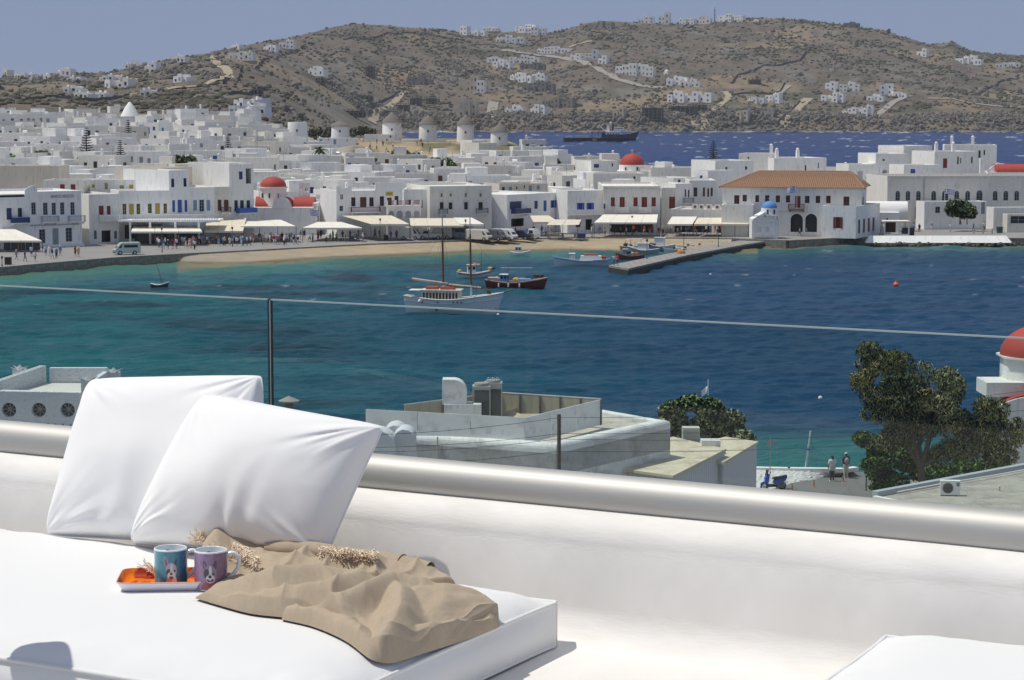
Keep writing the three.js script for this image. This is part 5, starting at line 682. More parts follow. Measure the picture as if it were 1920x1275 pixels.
// ---------- villas on the far slopes ----------
{
  const L = `10,143,18,9;42,146,40,7;120,144,34,13;138,152,30,6;82,150,14,8;205,152,44,9;136,174,30,10;201,167,16,13;224,165,24,14;150,183,34,7;186,182,30,6;247,129,28,11;280,137,24,15;335,119,30,12;335,156,40,13;278,182,32,11;215,208,12,8;440,94,24,8;453,113,50,13;503,97,28,10;535,91,26,12;590,142,34,14;598,156,20,8r;478,177,24,8r;455,206,40,16;478,216,44,18;440,212,26,10;490,204,16,16;866,66,16,13;895,68,30,8;955,80,52,11;985,61,40,12;1004,66,36,12;918,58,28,6;1040,100,66,10;1085,113,34,10;1110,112,44,15;1128,120,18,12;1188,143,74,19;1250,140,9,10d;1268,160,34,13;1294,163,40,12;1268,192,34,17;1305,192,60,16;885,172,26,24c;903,175,16,19;925,118,26,9;940,128,30,13;985,119,58,12;1000,130,46,10g;975,155,50,15;1012,155,28,14;1010,172,60,16g;788,160,48,14g;693,144,18,20r;680,187,38,9r;778,197,22,14r;807,195,20,12r;754,208,26,12r;662,217,44,10r;878,220,34,27c;965,213,36,12;1008,214,36,14;1045,203,62,15g;1160,221,20,15c;1130,218,30,6g;1222,224,40,22r;1278,212,56,14r;1310,208,28,12r;1212,44,30,10;1245,46,22,17;1287,46,26,9;1316,45,32,12;1368,41,50,12;1417,41,10,3;1417,195,36,10;1447,193,26,14;1557,171,22,14;1594,172,36,14;1562,192,42,15;1663,178,26,16;1642,190,34,10;1682,184,38,9;1604,218,50,13;1626,213,24,12;1575,228,28,9g;1392,225,24,14c;1437,220,22,14c;1727,107,20,12;1800,119,14,7;1824,122,34,14;1892,127,46,8;1598,53,30,9g;1125,55,52,12g;1415,158,22,10r`.split(';');
  const villaW = [std([.9, .89, .86]), std([.88, .87, .85]), std([.82, .8, .76])]; const wallsV = { '': null, r: plaster([.24, .215, .19]), g: plaster([.25, .235, .21]), c: plaster([.55, .47, .36]), d: null };
  const words = { '': 'white villa', r: 'unfinished grey concrete frame', g: 'grey stone building', c: 'beige villa', d: 'tiny domed white chapel' };
  const near = [['the lone cone-roofed mill', 244, 220], ['the stepped white complex', 465, 205], ['the winding dirt road', 410, 125], ['the roofless mill', 558, 245], ['the first thatched windmill', 735, 230], ['the stained windmill', 873, 230], ['the wide concrete ramp', 923, 210], ['the anchored blue ship', 1150, 240], ['the long white row', 1040, 95], ['the terraced villa cluster', 985, 140], ['the coast road bend', 1215, 155], ['the steep pale track', 1490, 215], ['the bushy cove villas', 1600, 210], ['the radio mast', 1340, 40], ['the summit village', 1000, 58], ['the lower skyline rocks', 1785, 85], ['the ruined summit hut', 1598, 50]];
  for (const e of L) {
    const m = e.match(/^(\d+),(\d+),(\d+),(\d+)([a-z]?)$/), [px, py, pw, ph] = m.slice(1, 5).map(Number), ty = m[5], p = onHill(px, py), D = -p.z, k = D / F, W = pw * k * 1.08, Hh = ph * k * 1.25;
    let best = near[0], bd = 1e9; for (const q of near) { const d = Math.hypot(q[1] - px, (q[2] - py) * 1.6); if (d < bd) { bd = d; best = q; } }
    const dy = py - best[2], dx = px - best[1], rel = Math.abs(dy) > Math.abs(dx) * .8 ? (dy < 0 ? 'uphill from' : 'downhill from') : bd < 30 ? 'close beside' : 'along the slope from';
    const name = ty === 'r' ? 'concrete_frame' : ty === 'g' ? 'stone_building' : ty === 'd' ? 'hill_chapel' : 'hillside_villa', nb = Math.max(1, Math.min(5, Math.round(pw / 11)));
    const sz = pw > 44 ? 'long ' : pw < 20 ? 'small ' : ph > 15 ? 'tall ' : ''; let lab = sz + words[ty] + (nb > 1 ? ' of ' + NUM[nb] + ' blocks ' : ' ') + rel + ' ' + best[0]; let tries = 0; while (labels.has(lab) && tries < 6) { tries++; lab = sz + words[ty] + ', ' + ORD[tries] + ' one ' + rel + ' ' + best[0]; } labels.add(lab);
    const o = thing(name, lab, ty === 'd' ? 'chapel' : ty === 'r' ? 'unfinished building' : 'villa', [p.x, p.y - 1.5, p.z], rr(-.75, -.2), 'buildings scattered on the far hills'), mat = wallsV[ty] || pick(villaW);
    if (ty === 'd') { new MB().box(0, 2.5, 0, 5, 5, 5).build('wall', mat, o); mesh('dome', domeGeo(2.4, 2.4), M.white[0], o).position.y = 5; continue; }
    if (ty === 'r') { const f = new MB(), nx = nb + 1, fl = Math.max(1, Math.round(Hh / 3.4)), dd = 7; for (let l = 0; l <= fl; l++) f.box(0, 1.5 + l * Hh / fl - .2, 0, W * (l === fl ? .8 : 1), .35, dd); for (let i = 0; i <= nx; i++) for (const z of [-dd / 2 + .3, dd / 2 - .3]) f.box(-W / 2 + .4 + i * (W - .8) / nx, 1 + Hh / 2, z, .5, Hh, .5); f.bx(-W / 2 + .5, W / 2 - .5, 0, 1 + Hh * .8, -dd / 2 + .7, -dd / 2 + 1); f.build('frame', mat, o); continue; }
    let x = -W / 2; for (let i = 0; i < nb; i++) {
      const bw = W / nb * rr(.85, 1.12), bh = Hh * (i === Math.floor(nb / 2) ? 1 : rr(.55, .95)), z = rr(-3, 3), b = new MB(); b.bx(x, x + bw, 0, 1.5 + bh, z - 8, z); b.bx(x, x + bw, 1.5 + bh + .002, 1.5 + bh + .5, z - .4, z - .002); if (rnd() < .5) b.bx(x + bw * .1, x + bw * .1 + .9, 1.5 + bh + .002, 1.5 + bh + 1.6, z - 4, z - 3); const wl = b.build('wall', mat, o);
      const nw = Math.max(1, Math.round(bw / 5.5)), fl = bh > 7.5 ? 2 : 1; for (let f = 0; f < fl; f++) for (let j = 0; j < nw; j++) { const u = x + bw * (j + .5) / nw; new MB().bx(u - Math.min(.85, bw / nw * .22), u + Math.min(.85, bw / nw * .22), 1.5 + bh * (f + .3) / fl, 1.5 + bh * (f + .66) / fl, z + .005, z + .12).build('window', pick([M.dark, M.dark, M.greyP, M.navy]), wl); }
      x += bw * .97;
    }
    if (!ty && rnd() < .55) { const b = new MB(); b.bx(-W * .6, W * .6, -2, .9, 2, 6); b.build('stone_terrace', plaster([.24, .21, .17]), o); }
  }
  // roads, tracks and dry-stone walls on the slopes
  const ribbon = (pts, w, lift) => { const c = new THREE.CatmullRomCurve3(pts.map(q => onHill(q[0], q[1]))), N = Math.max(24, Math.round(c.getLength() / 8)), P = c.getSpacedPoints(N), m = []; return gridGeo(N, 3, (s, t) => { const i = Math.round(s * N), p = P[i], a = P[Math.max(0, i - 1)], b = P[Math.min(N, i + 1)], n = V(-(b.z - a.z), 0, b.x - a.x).normalize(), q = p.clone().addScaledVector(n, (t - .5) * w), D = -q.z; return [q.x, hillY(960 + q.x / D * F, D) + lift, q.z, s * 10, t]; }); void m; };
  const dirt = std([.36, .3, .215], { roughness: 1, side: THREE.DoubleSide }), conc = std([.3, .275, .235], { roughness: 1, side: THREE.DoubleSide }), tar = std([.3, .28, .25], { roughness: 1, side: THREE.DoubleSide });
  const Rd = (n, l, w, mat) => struct(n, ribbon(l, w, .8), mat);
  Rd('dirt_road', [[393, 107], [402, 115], [414, 125], [427, 136], [420, 146], [396, 156], [340, 165], [265, 172]], 7, dirt); Rd('dirt_road', [[222, 142], [245, 149], [268, 154]], 6, dirt); Rd('coast_road', [[940, 96], [985, 101], [1060, 112], [1100, 122], [1130, 136], [1165, 152], [1215, 163], [1250, 166]], 9, tar); Rd('dirt_road', [[1068, 90], [1090, 82], [1110, 78]], 8, dirt);
  Rd('concrete_ramp', [[920, 227], [922, 212], [926, 192]], 11, conc); Rd('dirt_road', [[698, 231], [706, 214], [722, 205], [740, 192], [755, 172]], 7, dirt); Rd('dirt_road', [[1464, 239], [1482, 220], [1502, 198], [1516, 186]], 11, dirt); Rd('concrete_ramp', [[1460, 177], [1466, 170], [1477, 162]], 9, conc); Rd('dirt_road', [[1642, 221], [1658, 207], [1680, 190], [1705, 180]], 8, tar); Rd('dirt_road', [[1300, 232], [1308, 241], [1326, 238], [1312, 226], [1330, 216], [1345, 202], [1366, 183], [1358, 172]], 7, dirt); Rd('dirt_road', [[1790, 112], [1740, 185], [1820, 194], [1935, 203]].slice(1), 5, dirt);
  const sw = new MB(); const stoneW = std([.1, .092, .08], { roughness: 1 }); void sw;
  const line = (pts, h = 2.4) => { const t = thing('dry_stone_wall', null, 'stone wall', [0, 0, 0], 0, 'dry-stone walls on the far hills'), P = new THREE.CatmullRomCurve3(pts.map(q => onHill(q[0], q[1]))).getSpacedPoints(46), m = new MB(); t.position.copy(P[0]); for (let i = 0; i < 46; i++) { const a = P[i], b = P[i + 1], L = Math.hypot(b.x - a.x, b.z - a.z), Y = q => hillY(960 + q.x / -q.z * F, -q.z); m.box((a.x + b.x) / 2 - P[0].x, (Y(a) + Y(b)) / 2 - P[0].y + h / 2 - .8, (a.z + b.z) / 2 - P[0].z, L + .6, h + rr(-.4, .4), 1.6, Math.atan2(-(b.z - a.z), b.x - a.x)); } m.build('stones', stoneW, t); return t; };
  [['long dark stone wall climbing to the skyline from the winding road', [[590, 82], [540, 100], [480, 128], [420, 158]]], ['stone wall along the middle slope under the summit village', [[645, 76], [760, 62], [820, 68], [880, 80], [960, 92]]], ['stone wall curving down the slope from the skyline hut towards the villas', [[1520, 92], [1490, 118], [1420, 130], [1385, 142], [1372, 158]]], ['stone wall running above the ramp towards the paired beige villas', [[1372, 180], [1420, 176], [1452, 176], [1472, 158]]], ['low stone wall along the shore under the steep pale track', [[1340, 242], [1400, 240], [1462, 238]]], ['stone wall beside the steep pale track', [[1456, 238], [1476, 216], [1500, 192]]], ['stone wall beneath the white villas above the strait', [[1195, 246], [1210, 238], [1170, 232], [1090, 230]].slice(1)], ['stone wall crossing the slope by the unfinished frames', [[700, 206], [740, 180], [760, 168]]], ['stone wall over the terraced fields behind the town', [[0, 196], [80, 186], [170, 190], [240, 180]]], ['stone wall dropping from the low skyline rocks to the shore', [[1910, 140], [1870, 160], [1830, 178]]], ['stone wall across the ochre field behind the cubic house', [[430, 178], [480, 172], [515, 168]]]].forEach(([l, p]) => { const t = line(p); t.userData.label = l; });
  // boulders and low scrub strewn over the slopes
  const rockG = new THREE.IcosahedronGeometry(1, 0), N = 16000, im = new THREE.InstancedMesh(rockG, std([1, 1, 1], { roughness: 1 }), N), dm = new THREE.Object3D(); let n = 0, guard = 0; const cc = new THREE.Color();
  while (n < N && guard++ < N * 12) { const px = rr(-60, 1980), Dc = crestD(px); let D = mix(px < 640 ? 900 : 2225, Dc + 6, Math.pow(rnd(), .9)); const shore = px > 620 && rnd() < .16; if (shore) D = rr(2216, 2256); if (px > 560 && hillY(px, D) < (shore ? .2 : 4)) continue; const x = RX(px) * D, dn = fbm(x / 70, D / 70, 3, 0, 81), cl = fbm(x / 22, D / 30, 2, 0, 82); if (!shore && rnd() > sm(.46, .66, dn) * sm(.35, .7, cl) + .09) continue; const s = rr(.6, 2.1) * (px < 500 && D < 1500 ? .6 : 1) * (rnd() < .06 ? 2 : 1); dm.position.set(x, hillY(px, D) + s * .15, -D); dm.rotation.set(rr(0, 6), rr(0, 6), rr(0, 6)); dm.scale.set(s * rr(.8, 1.7), s * rr(.5, 1), s); dm.updateMatrix(); im.setMatrixAt(n, dm.matrix); const k = rr(.75, 1.2); cc.setRGB(.165 * k, .148 * k, .125 * k); im.setColorAt(n, cc); n++; }
  im.count = n; im.name = 'boulders'; scene.add(im); tag(im, 'grey boulders strewn over the far slopes', 'boulders', null, 'stuff'); im.castShadow = im.receiveShadow = true;
  const bushG = new THREE.IcosahedronGeometry(1, 1), N2 = 6500, ib = new THREE.InstancedMesh(bushG, std([1, 1, 1], { roughness: 1 }), N2); n = 0; guard = 0;
  while (n < N2 && guard++ < N2 * 12) { const px = rr(-60, 1980), Dc = crestD(px), D = mix(px < 600 ? 880 : 2230, Dc, Math.pow(rnd(), .9)); if (px > 560 && D < 2230) continue; const x = RX(px) * D; if (rnd() > sm(.5, .66, fbm(x / 40, D / 50, 3, 0, 91)) + .05) continue; const s = rr(.7, 2.2); dm.position.set(x, hillY(px, D) + s * .2, -D); dm.rotation.set(0, rr(0, 6), 0); dm.scale.set(s * 1.3, s * .8, s); dm.updateMatrix(); ib.setMatrixAt(n, dm.matrix); const k = rr(.6, 1.2); cc.setRGB(.09 * k, .083 * k, .052 * k); ib.setColorAt(n, cc); n++; }
  ib.count = n; ib.name = 'hill_scrub'; scene.add(ib); tag(ib, 'low dark scrub dotted over the far slopes', 'scrub', null, 'stuff'); ib.castShadow = ib.receiveShadow = true;
}
// ---------- pier ----------
{
  const T = (x, y) => onY(x, y, 1.05), P = [T(1141, 497.5), T(1178, 503.5), T(1290, 478), T(1400, 457.5), T(1482, 446), T(1400, 449), T(1353, 456), T(1250, 476)], s = new THREE.Shape(P.map(p => new THREE.Vector2(p.x, -p.z)));
  const g = new THREE.ExtrudeGeometry(s, { depth: 2.2, bevelEnabled: false }); g.rotateX(-Math.PI / 2); g.translate(0, -1.15, 0); for (let i = 0, u = g.attributes.uv; i < u.count; i++) { const q = g.attributes.position; u.setXY(i, q.getX(i) + q.getY(i) * .3, q.getZ(i) * .6 + q.getY(i)); }
  const o = thing('stone_pier', 'long low stone pier running out from the quay towards the moored boats', 'pier', [0, 0, 0]); mesh('deck', g, std([.85, .85, .85], { map: tex(256, (u, v) => { const a = fbm(u * 12, v * 12, 4, 12, 31), e = (Math.abs((u * 6) % 1 - .5) > .46 || Math.abs((v * 6) % 1 - .5) > .46) ? .7 : 1, k = (.24 + .2 * a) * e; return [k, k * .96, k * .9]; }, 1 / 6), roughness: .9 }), o);
  const side = new MB(); for (const [a, b] of [[0, 1], [1, 2], [2, 3], [3, 4]]) { const p = P[a], q = P[b], n = V(-(q.z - p.z), 0, q.x - p.x).normalize().multiplyScalar(.03); side.quad([p.x + n.x, -.8, p.z + n.z], [q.x + n.x, -.8, q.z + n.z], [q.x + n.x, .75, q.z + n.z], [p.x + n.x, .75, p.z + n.z]); } side.build('wet_side', std([.05, .045, .035], { roughness: .7 }), o);
  const j = thing('small_jetty', 'short dark low jetty at the sandy beach behind the blue rowing boat', 'jetty', onY(1130, 460, 0)); new MB().box(0, .35, 0, 6.6, .7, 2.2, -.03).build('deck', std([.16, .15, .13]), j); new MB().box(0, .78, 0, 6.7, .12, 2.3, -.03).build('top_slab', M.concrete, j);
  const fen = new THREE.SphereGeometry(.2, 10, 8); [[1199, 499], [1225, 494.5], [1249, 489.5], [1263, 486.5], [1287, 481.5], [1298, 479], [1375, 466.5]].forEach(([x, y], i) => { const p = onY(x, y, .35), f = mesh('mooring_float', fen, M.whiteP); f.position.copy(p); tag(f, 'white mooring float against the pier side, ' + ORD[i] + ' from the pier tip', 'mooring float', 'white floats along the pier'); });
  const net = thing('net_pile', 'heap of orange fishing net at the foot of a pier lamp', 'fishing net', onY(1277, 475, 1.05)); const ng = new THREE.SphereGeometry(.7, 16, 10, 0, 7, 0, 1.7); const np = ng.attributes.position; for (let i = 0; i < np.count; i++) { const k = .8 + .5 * noise(np.getX(i) * 4 + 9, np.getZ(i) * 4 + np.getY(i) * 3); np.setXYZ(i, np.getX(i) * k, np.getY(i) * k, np.getZ(i) * k); } ng.computeVertexNormals(); mesh('net', ng, std([.5, .25, .06], { roughness: 1 }), net);
  const w = thing('white_sea_wall', 'low whitewashed sea wall along the quay before the arched-window building', 'wall', at(1745, 446, 400)); const wa = onY(1607, 446, .9), wb = onY(1885, 449, .9); const m = new MB(), L = wa.distanceTo(wb); { const x0 = wa.x - w.position.x, x1 = wb.x - w.position.x, y = w.position.y, a = [x0, .62 - y, .35], b = [x1, .62 - y, .35], c = [x1 - .8, 1.85 - y, -1.1], d = [x0 + .8, 1.85 - y, -1.1], e = [x1 - .8, 1.85 - y, -1.6], f = [x0 + .8, 1.85 - y, -1.6]; void L; m.quad(a, b, c, d).quad(d, c, e, f).quad(b, [x1, .62 - y, -1.6], e, c).quad([x0, .62 - y, -1.6], a, d, f).quad([x1, .62 - y, -1.6], [x0, .62 - y, -1.6], f, e); m.build('wall', M.white[0], w); } const rk = new MB(); for (let i = 0; i < 70; i++) { const s = rr(.3, .6); rk.add(new THREE.IcosahedronGeometry(s, 0), T4(mix(wa.x, wb.x + 10, rnd()) - w.position.x, rr(-.1, .45) - w.position.y, -399.5 + 400 + rr(-.2, .3), rr(0, 3), rr(0, 3))); } tag(rk.build('shore_rock', std([.1, .095, .085], { roughness: .9 }), w), null, null, null, 'stuff');
}
// ---------- lamps, posts ----------
{
  const LP = [[4, 499, 14, 'at the quay edge by the litter bin'], [304, 473, 42, 'by the white columns'], [436, 462, 32, 'before the cream bays'], [713, 452, 38, 'by the straw awning'], [873, 452, 36, 'among the parked vans'], [1110, 445, 22, 'at the foot of the neoclassical awning'], [1185, 441, 32, 'before the neoclassical awning'], [1213, 485, 32, 'near the pier tip, tallest there'], [1282, 474, 32, 'beside the orange net heap'], [1347, 463, 30, 'where the pier meets the beach'], [1366, 441, 32, 'before the restaurant awnings'], [1572, 442, 12, 'short, by the hall wing'], [1854, 428, 28, 'by the arched-window building']];
  for (const [px, py, ph, where] of LP) { const g = px > 1200 && px < 1360 ? 1.05 : 1.42, p = onY(px, py, g), h = ph * -p.z / F, o = thing('street_lamp', 'slim dark lamp post ' + where, 'lamp post', p, 0, 'lamp posts along the quay'); new MB().bar([0, 0, 0], [0, h, 0], .07, .045, 8).bar([0, 0, 0], [0, .3, 0], .12, .1, 8).build('post', M.iron, o); new MB().add(new THREE.CylinderGeometry(.2, .12, .35, 8), T4(0, h + .17, 0)).build('lantern', M.glassDark, o); new MB().add(new THREE.ConeGeometry(.26, .16, 8), T4(0, h + .43, 0)).build('lantern_cap', M.iron, o); }
  const bin = thing('litter_bin', 'square dark litter bin at the quay edge in front of the glazed terrace', 'litter bin', onY(15.5, 496, 1.42)); new MB().box(0, .55, 0, .95, 1.1, .8).build('body', M.black, bin); new MB().box(0, 1.14, 0, 1.0, .08, .85).build('lid', M.iron, bin);
  const bin2 = thing('litter_bin', 'dark litter bin on the sand edge by the straw awning', 'litter bin', onY(724, 450, 1.42)); new MB().box(0, .45, 0, .8, .9, .7).build('body', M.black, bin2); new MB().box(0, .94, 0, .7, .1, .6).build('lid', M.grey, bin2);
  const bn = thing('litter_bin', 'green wheeled rubbish container by the railing on the plaza', 'litter bin', onY(1874, 437, 1.42)); new MB().box(0, .6, 0, 1, 1.1, .8, 0, 1.1).build('body', M.green, bn); new MB().box(0, 1.2, 0, 1.15, .1, .95).build('lid', M.green, bn);
  for (const [px, py] of [[1843, 438], [1896, 434]]) { const o = thing('quay_railing', 'low rail on stone posts along the plaza edge, ' + (px < 1870 ? 'before' : 'past') + ' the green container', 'railing', onY(px, py, 1.42), 0, 'plaza edge railings'); for (const x of [-1.8, 0, 1.8]) new MB().box(x, .5, 0, .25, 1, .25).build('post', M.grey, o); new MB().box(0, .85, 0, 3.4, .09, .07).box(0, .5, 0, 3.4, .08, .07).build('rail', M.iron, o); }
  const st = thing('market_stall', 'fish market stall with straw canopy and stone counters on the sand', 'market stall', onY(1055, 446, 1.42)), X = 3.0; new MB().quad([-X, 2.5, 1.4], [-.1, 2.5, 1.4], [.6, 3.4, -1.4], [-2.2, 3.4, -1.4]).build('canopy_panel', M.canvas, st); new MB().quad([.1, 2.5, 1.4], [X, 2.55, 1.4], [X + .5, 3.4, -1.4], [.8, 3.4, -1.4]).build('canopy_panel', M.canvas, st); for (const x of [-X + .2, 0, X - .2]) new MB().bar([x, 0, 1.2], [x, 2.48, 1.2], .06).build('post', M.iron, st); new MB().bx(-X, X, .75, .95, .2, 1.2).bx(-X + .3, -X + .7, 0, .75, .3, 1.1).bx(X - .9, X - .4, 0, .75, .3, 1.1).bx(-.3, .2, 0, .75, .3, 1.1).build('counter', M.concrete, st);
  const cr = thing('blue_crate', 'dark blue bin crate at the end of the fish market stall', 'crate', onY(1090, 447, 1.42)); new MB().box(0, .45, 0, 1.5, .9, 1.1, 0, 1.08).build('body', M.navy, cr); new MB().box(0, .93, 0, 1.65, .08, 1.25).build('rim', M.blue, cr);
}
// ---------- vehicles ----------
const paint = (r, g, b) => new THREE.MeshPhysicalMaterial({ color: C(r, g, b), roughness: .4, clearcoat: .6, clearcoatRoughness: .1 });
function vehicle(label, cat, p, turn, prof, W, wheels, wins, mat, extra) {
  const o = thing(cat.replace(' ', '_'), label, cat, p, turn), s = new THREE.Shape(); prof.forEach((q, i) => i ? s.lineTo(q[0], q[1]) : s.moveTo(q[0], q[1]));
  const g = new THREE.ExtrudeGeometry(s, { depth: W - .24, bevelEnabled: true, bevelThickness: .12, bevelSize: .1, bevelSegments: 2 }); g.translate(0, 0, -W / 2 + .12); mesh('body', g, mat, o);
  for (const x of wheels) for (const z of [-1, 1]) { const w = new THREE.CylinderGeometry(.34, .34, .24, 18); w.rotateX(Math.PI / 2); const m = mesh('wheel', w, M.tyre, o); m.position.set(x, .34, z * (W / 2 - .06)); const r = new THREE.CylinderGeometry(.19, .19, .26, 12); r.rotateX(Math.PI / 2); mesh('rim', r, M.steel, m); }
  for (const q of wins) { const sh = new THREE.Shape(); q.forEach((a, i) => i ? sh.lineTo(a[0], a[1]) : sh.moveTo(a[0], a[1])); const e = new THREE.ExtrudeGeometry(sh, { depth: W + .03, bevelEnabled: false }); e.translate(0, 0, -W / 2 - .015); mesh('side_window', e, M.glassDark, o); }
  if (extra) extra(o); return o;
}
const vanProf = (L, H) => [[-L / 2, .35], [L / 2 - .05, .35], [L / 2, .8], [L / 2 - .35, 1.1], [L / 2 - 1.0, H - .1], [L / 2 - 1.3, H], [-L / 2 + .15, H], [-L / 2, H - .25]];
const windscreen = (L, H, W) => o => { const x1 = L / 2 - .28, x0 = L / 2 - .98; const m = new MB(); m.quad([x1 + .1, 1.12, -W / 2 + .2], [x1 + .1, 1.12, W / 2 - .2], [x0 + .12, H - .16, W / 2 - .28], [x0 + .12, H - .16, -W / 2 + .28]); m.build('windscreen', std([.03, .035, .04], { roughness: .15, side: THREE.DoubleSide }), o); for (const z of [-1, 1]) new MB().box(L / 2 + .08, .72, z * (W / 2 - .35), .08, .18, .32).build('headlight', M.steel, o); new MB().box(L / 2 + .06, .42, 0, .12, .2, W - .1).build('bumper', M.black, o); new MB().box(-L / 2 - .1, .9, W / 2 - .3, .04, .3, .12).build('tail_light', M.red, o); };
function van(label, px, py, turn, c, o = {}) { const L = o.L || 4.6, H = o.H || 2, W = 1.75; return vehicle(label, 'van', onY(px, py, 1.42), turn, vanProf(L, H), W, [-L / 2 + .9, L / 2 - .85], [[[L / 2 - 1.05, 1.15], [L / 2 - .55, 1.15], [L / 2 - 1.08, H - .25], [L / 2 - 1.25, H - .25]], ...(o.glass ? [[[-L / 2 + .4, 1.2], [L / 2 - 1.5, 1.2], [L / 2 - 1.5, H - .3], [-L / 2 + .4, H - .3]]] : [])], c, windscreen(L, H, W)); }
const wP = paint(.78, .78, .76);
van('pale green-grey van with side windows alone on the quay road', 238, 477, Math.PI + .35, paint(.45, .55, .52), { glass: true, H: 1.95, L: 4.2 });
van('white high-roof van parked first beside the awnings, rear towards the hall', 769, 449, -.15, wP, { H: 2.25, L: 4.0 });
van('pale blue rounded van among the parked vehicles under the white awning', 862, 447, Math.PI - .2, paint(.35, .45, .62), { glass: true, H: 2.2, L: 4.4 });
van('cream van parked with its nose to the sand beneath the mizzen mast', 898, 451, -.5, paint(.7, .67, .6), { L: 4.8 });
van('dark grey van between the cream van and the white one', 926, 450.5, -.5, paint(.12, .13, .15), { L: 4.6 });
van('white van parked nose out behind the dark grey van', 946, 450, -.55, wP, { L: 4.8 });
vehicle('white pickup with an open low bed beside the high-roof van', 'pickup', onY(806, 448.5, 1.42), Math.PI + .1, [[-2.4, .45], [2.2, .45], [2.3, .85], [1.9, 1.05], [1.2, 1.7], [.2, 1.7], [.1, 1.05], [-2.4, 1.05]], 1.7, [-1.5, 1.4], [[[.3, 1.1], [1.55, 1.1], [1.15, 1.58], [.3, 1.58]]], wP);
vehicle('white box van half hidden by the main mast', 'van', onY(826, 447.5, 1.42), Math.PI, vanProf(4.2, 2.1), 1.75, [-1.2, 1.25], [], wP, windscreen(4.2, 2.1, 1.75));
vehicle('dark blue pickup truck parked beside the blue balcony house', 'pickup', onY(974, 449, 1.42), -.35, [[-2.5, .45], [2.4, .45], [2.5, .9], [1.6, 1.1], [.9, 1.7], [-.3, 1.7], [-.4, 1.1], [-2.5, 1.1]], 1.75, [-1.55, 1.5], [[[-.2, 1.12], [1.25, 1.12], [.85, 1.6], [-.2, 1.6]]], paint(.015, .02, .06));
vehicle('small white truck with its cab facing the sand at the end of the parked row', 'truck', onY(995, 447.5, 1.42), -.8, [[-1.9, .4], [1.7, .4], [1.75, .9], [1.35, 1.75], [.3, 1.8], [.25, 1.0], [-1.9, 1.0]], 1.65, [-1.1, 1.1], [[[.4, 1.1], [1.5, 1.1], [1.3, 1.65], [.4, 1.65]]], wP, o => { new MB().quad([1.72, 1.05, -.65], [1.72, 1.05, .65], [1.47, 1.68, .6], [1.47, 1.68, -.6]).build('windscreen', M.glassDark, o); });
vehicle('silver-grey pickup with white bumper parked on the plaza by the yard wall', 'pickup', onY(1892, 424.5, 1.42), Math.PI - .25, [[-2.5, .5], [2.4, .5], [2.5, 1], [1.5, 1.15], [.8, 1.8], [-.9, 1.8], [-1, 1.15], [-2.5, 1.15]], 1.8, [-1.55, 1.5], [[[-.75, 1.2], [1.15, 1.2], [.75, 1.68], [-.75, 1.68]]], paint(.22, .24, .25));
function scooter(label, p, turn, c, s = 1) { const o = thing('scooter', label, 'scooter', p, turn); o.scale.setScalar(s); for (const x of [-.62, .62]) { const w = new THREE.TorusGeometry(.2, .065, 10, 22), m = mesh('wheel', w, M.tyre, o); m.position.set(x, .26, 0); const h = new THREE.CylinderGeometry(.1, .1, .07, 12); h.rotateX(Math.PI / 2); mesh('rim', h, M.steel, m); }
  const ex = (name, pts, d, m) => { const sh = new THREE.Shape(); pts.forEach((q, i) => i ? sh.lineTo(...q) : sh.moveTo(...q)); const g = new THREE.ExtrudeGeometry(sh, { depth: d, bevelEnabled: true, bevelThickness: .05, bevelSize: .04, bevelSegments: 3 }); g.translate(0, 0, -d / 2); return mesh(name, g, m, o); };
  ex('front_fairing', [[.42, .42], [.62, .5], [.58, .72], [.45, 1.02], [.36, 1.02], [.38, .6]], .22, c); ex('front_mudguard', [[.42, .42], [.85, .42], [.78, .52], [.5, .54]], .06, c); ex('rear_fairing', [[-.75, .62], [-.2, .42], [.0, .48], [-.1, .68], [-.85, .8]], .2, c); ex('floor', [[-.2, .26], [.42, .26], [.42, .36], [-.2, .36]], .2, M.black); ex('engine', [[-.75, .2], [-.2, .2], [-.2, .42], [-.7, .45]], .18, M.iron); ex('seat', [[-.85, .8], [-.1, .7], [.05, .74], [-.05, .82], [-.4, .84], [-.85, .92]], .18, M.black);
  new MB().bar([.4, 1.0, -.34], [.4, 1.0, .34], .018).bar([.4, .9, 0], [.43, .7, 0], .03).build('handlebar', M.black, o); for (const z of [-1, 1]) new MB().bar([.4, 1, z * .28], [.36, 1.2, z * .34], .01).box(.36, 1.22, z * .36, .03, .1, .14).build('mirror', M.black, o); ex('screen', [[.46, 1.02], [.5, 1.02], [.42, 1.3], [.4, 1.3]], .2, M.glassDark); new MB().box(.64, .66, 0, .06, .14, .22).build('headlight', M.whiteP, o); new MB().box(-.88, .78, 0, .05, .08, .16).build('tail_light', M.red, o); return o; }
scooter('dark blue scooter parked on the promenade before the free-standing awning', onY(664, 453, 1.42), .2, M.navy, 1.1);
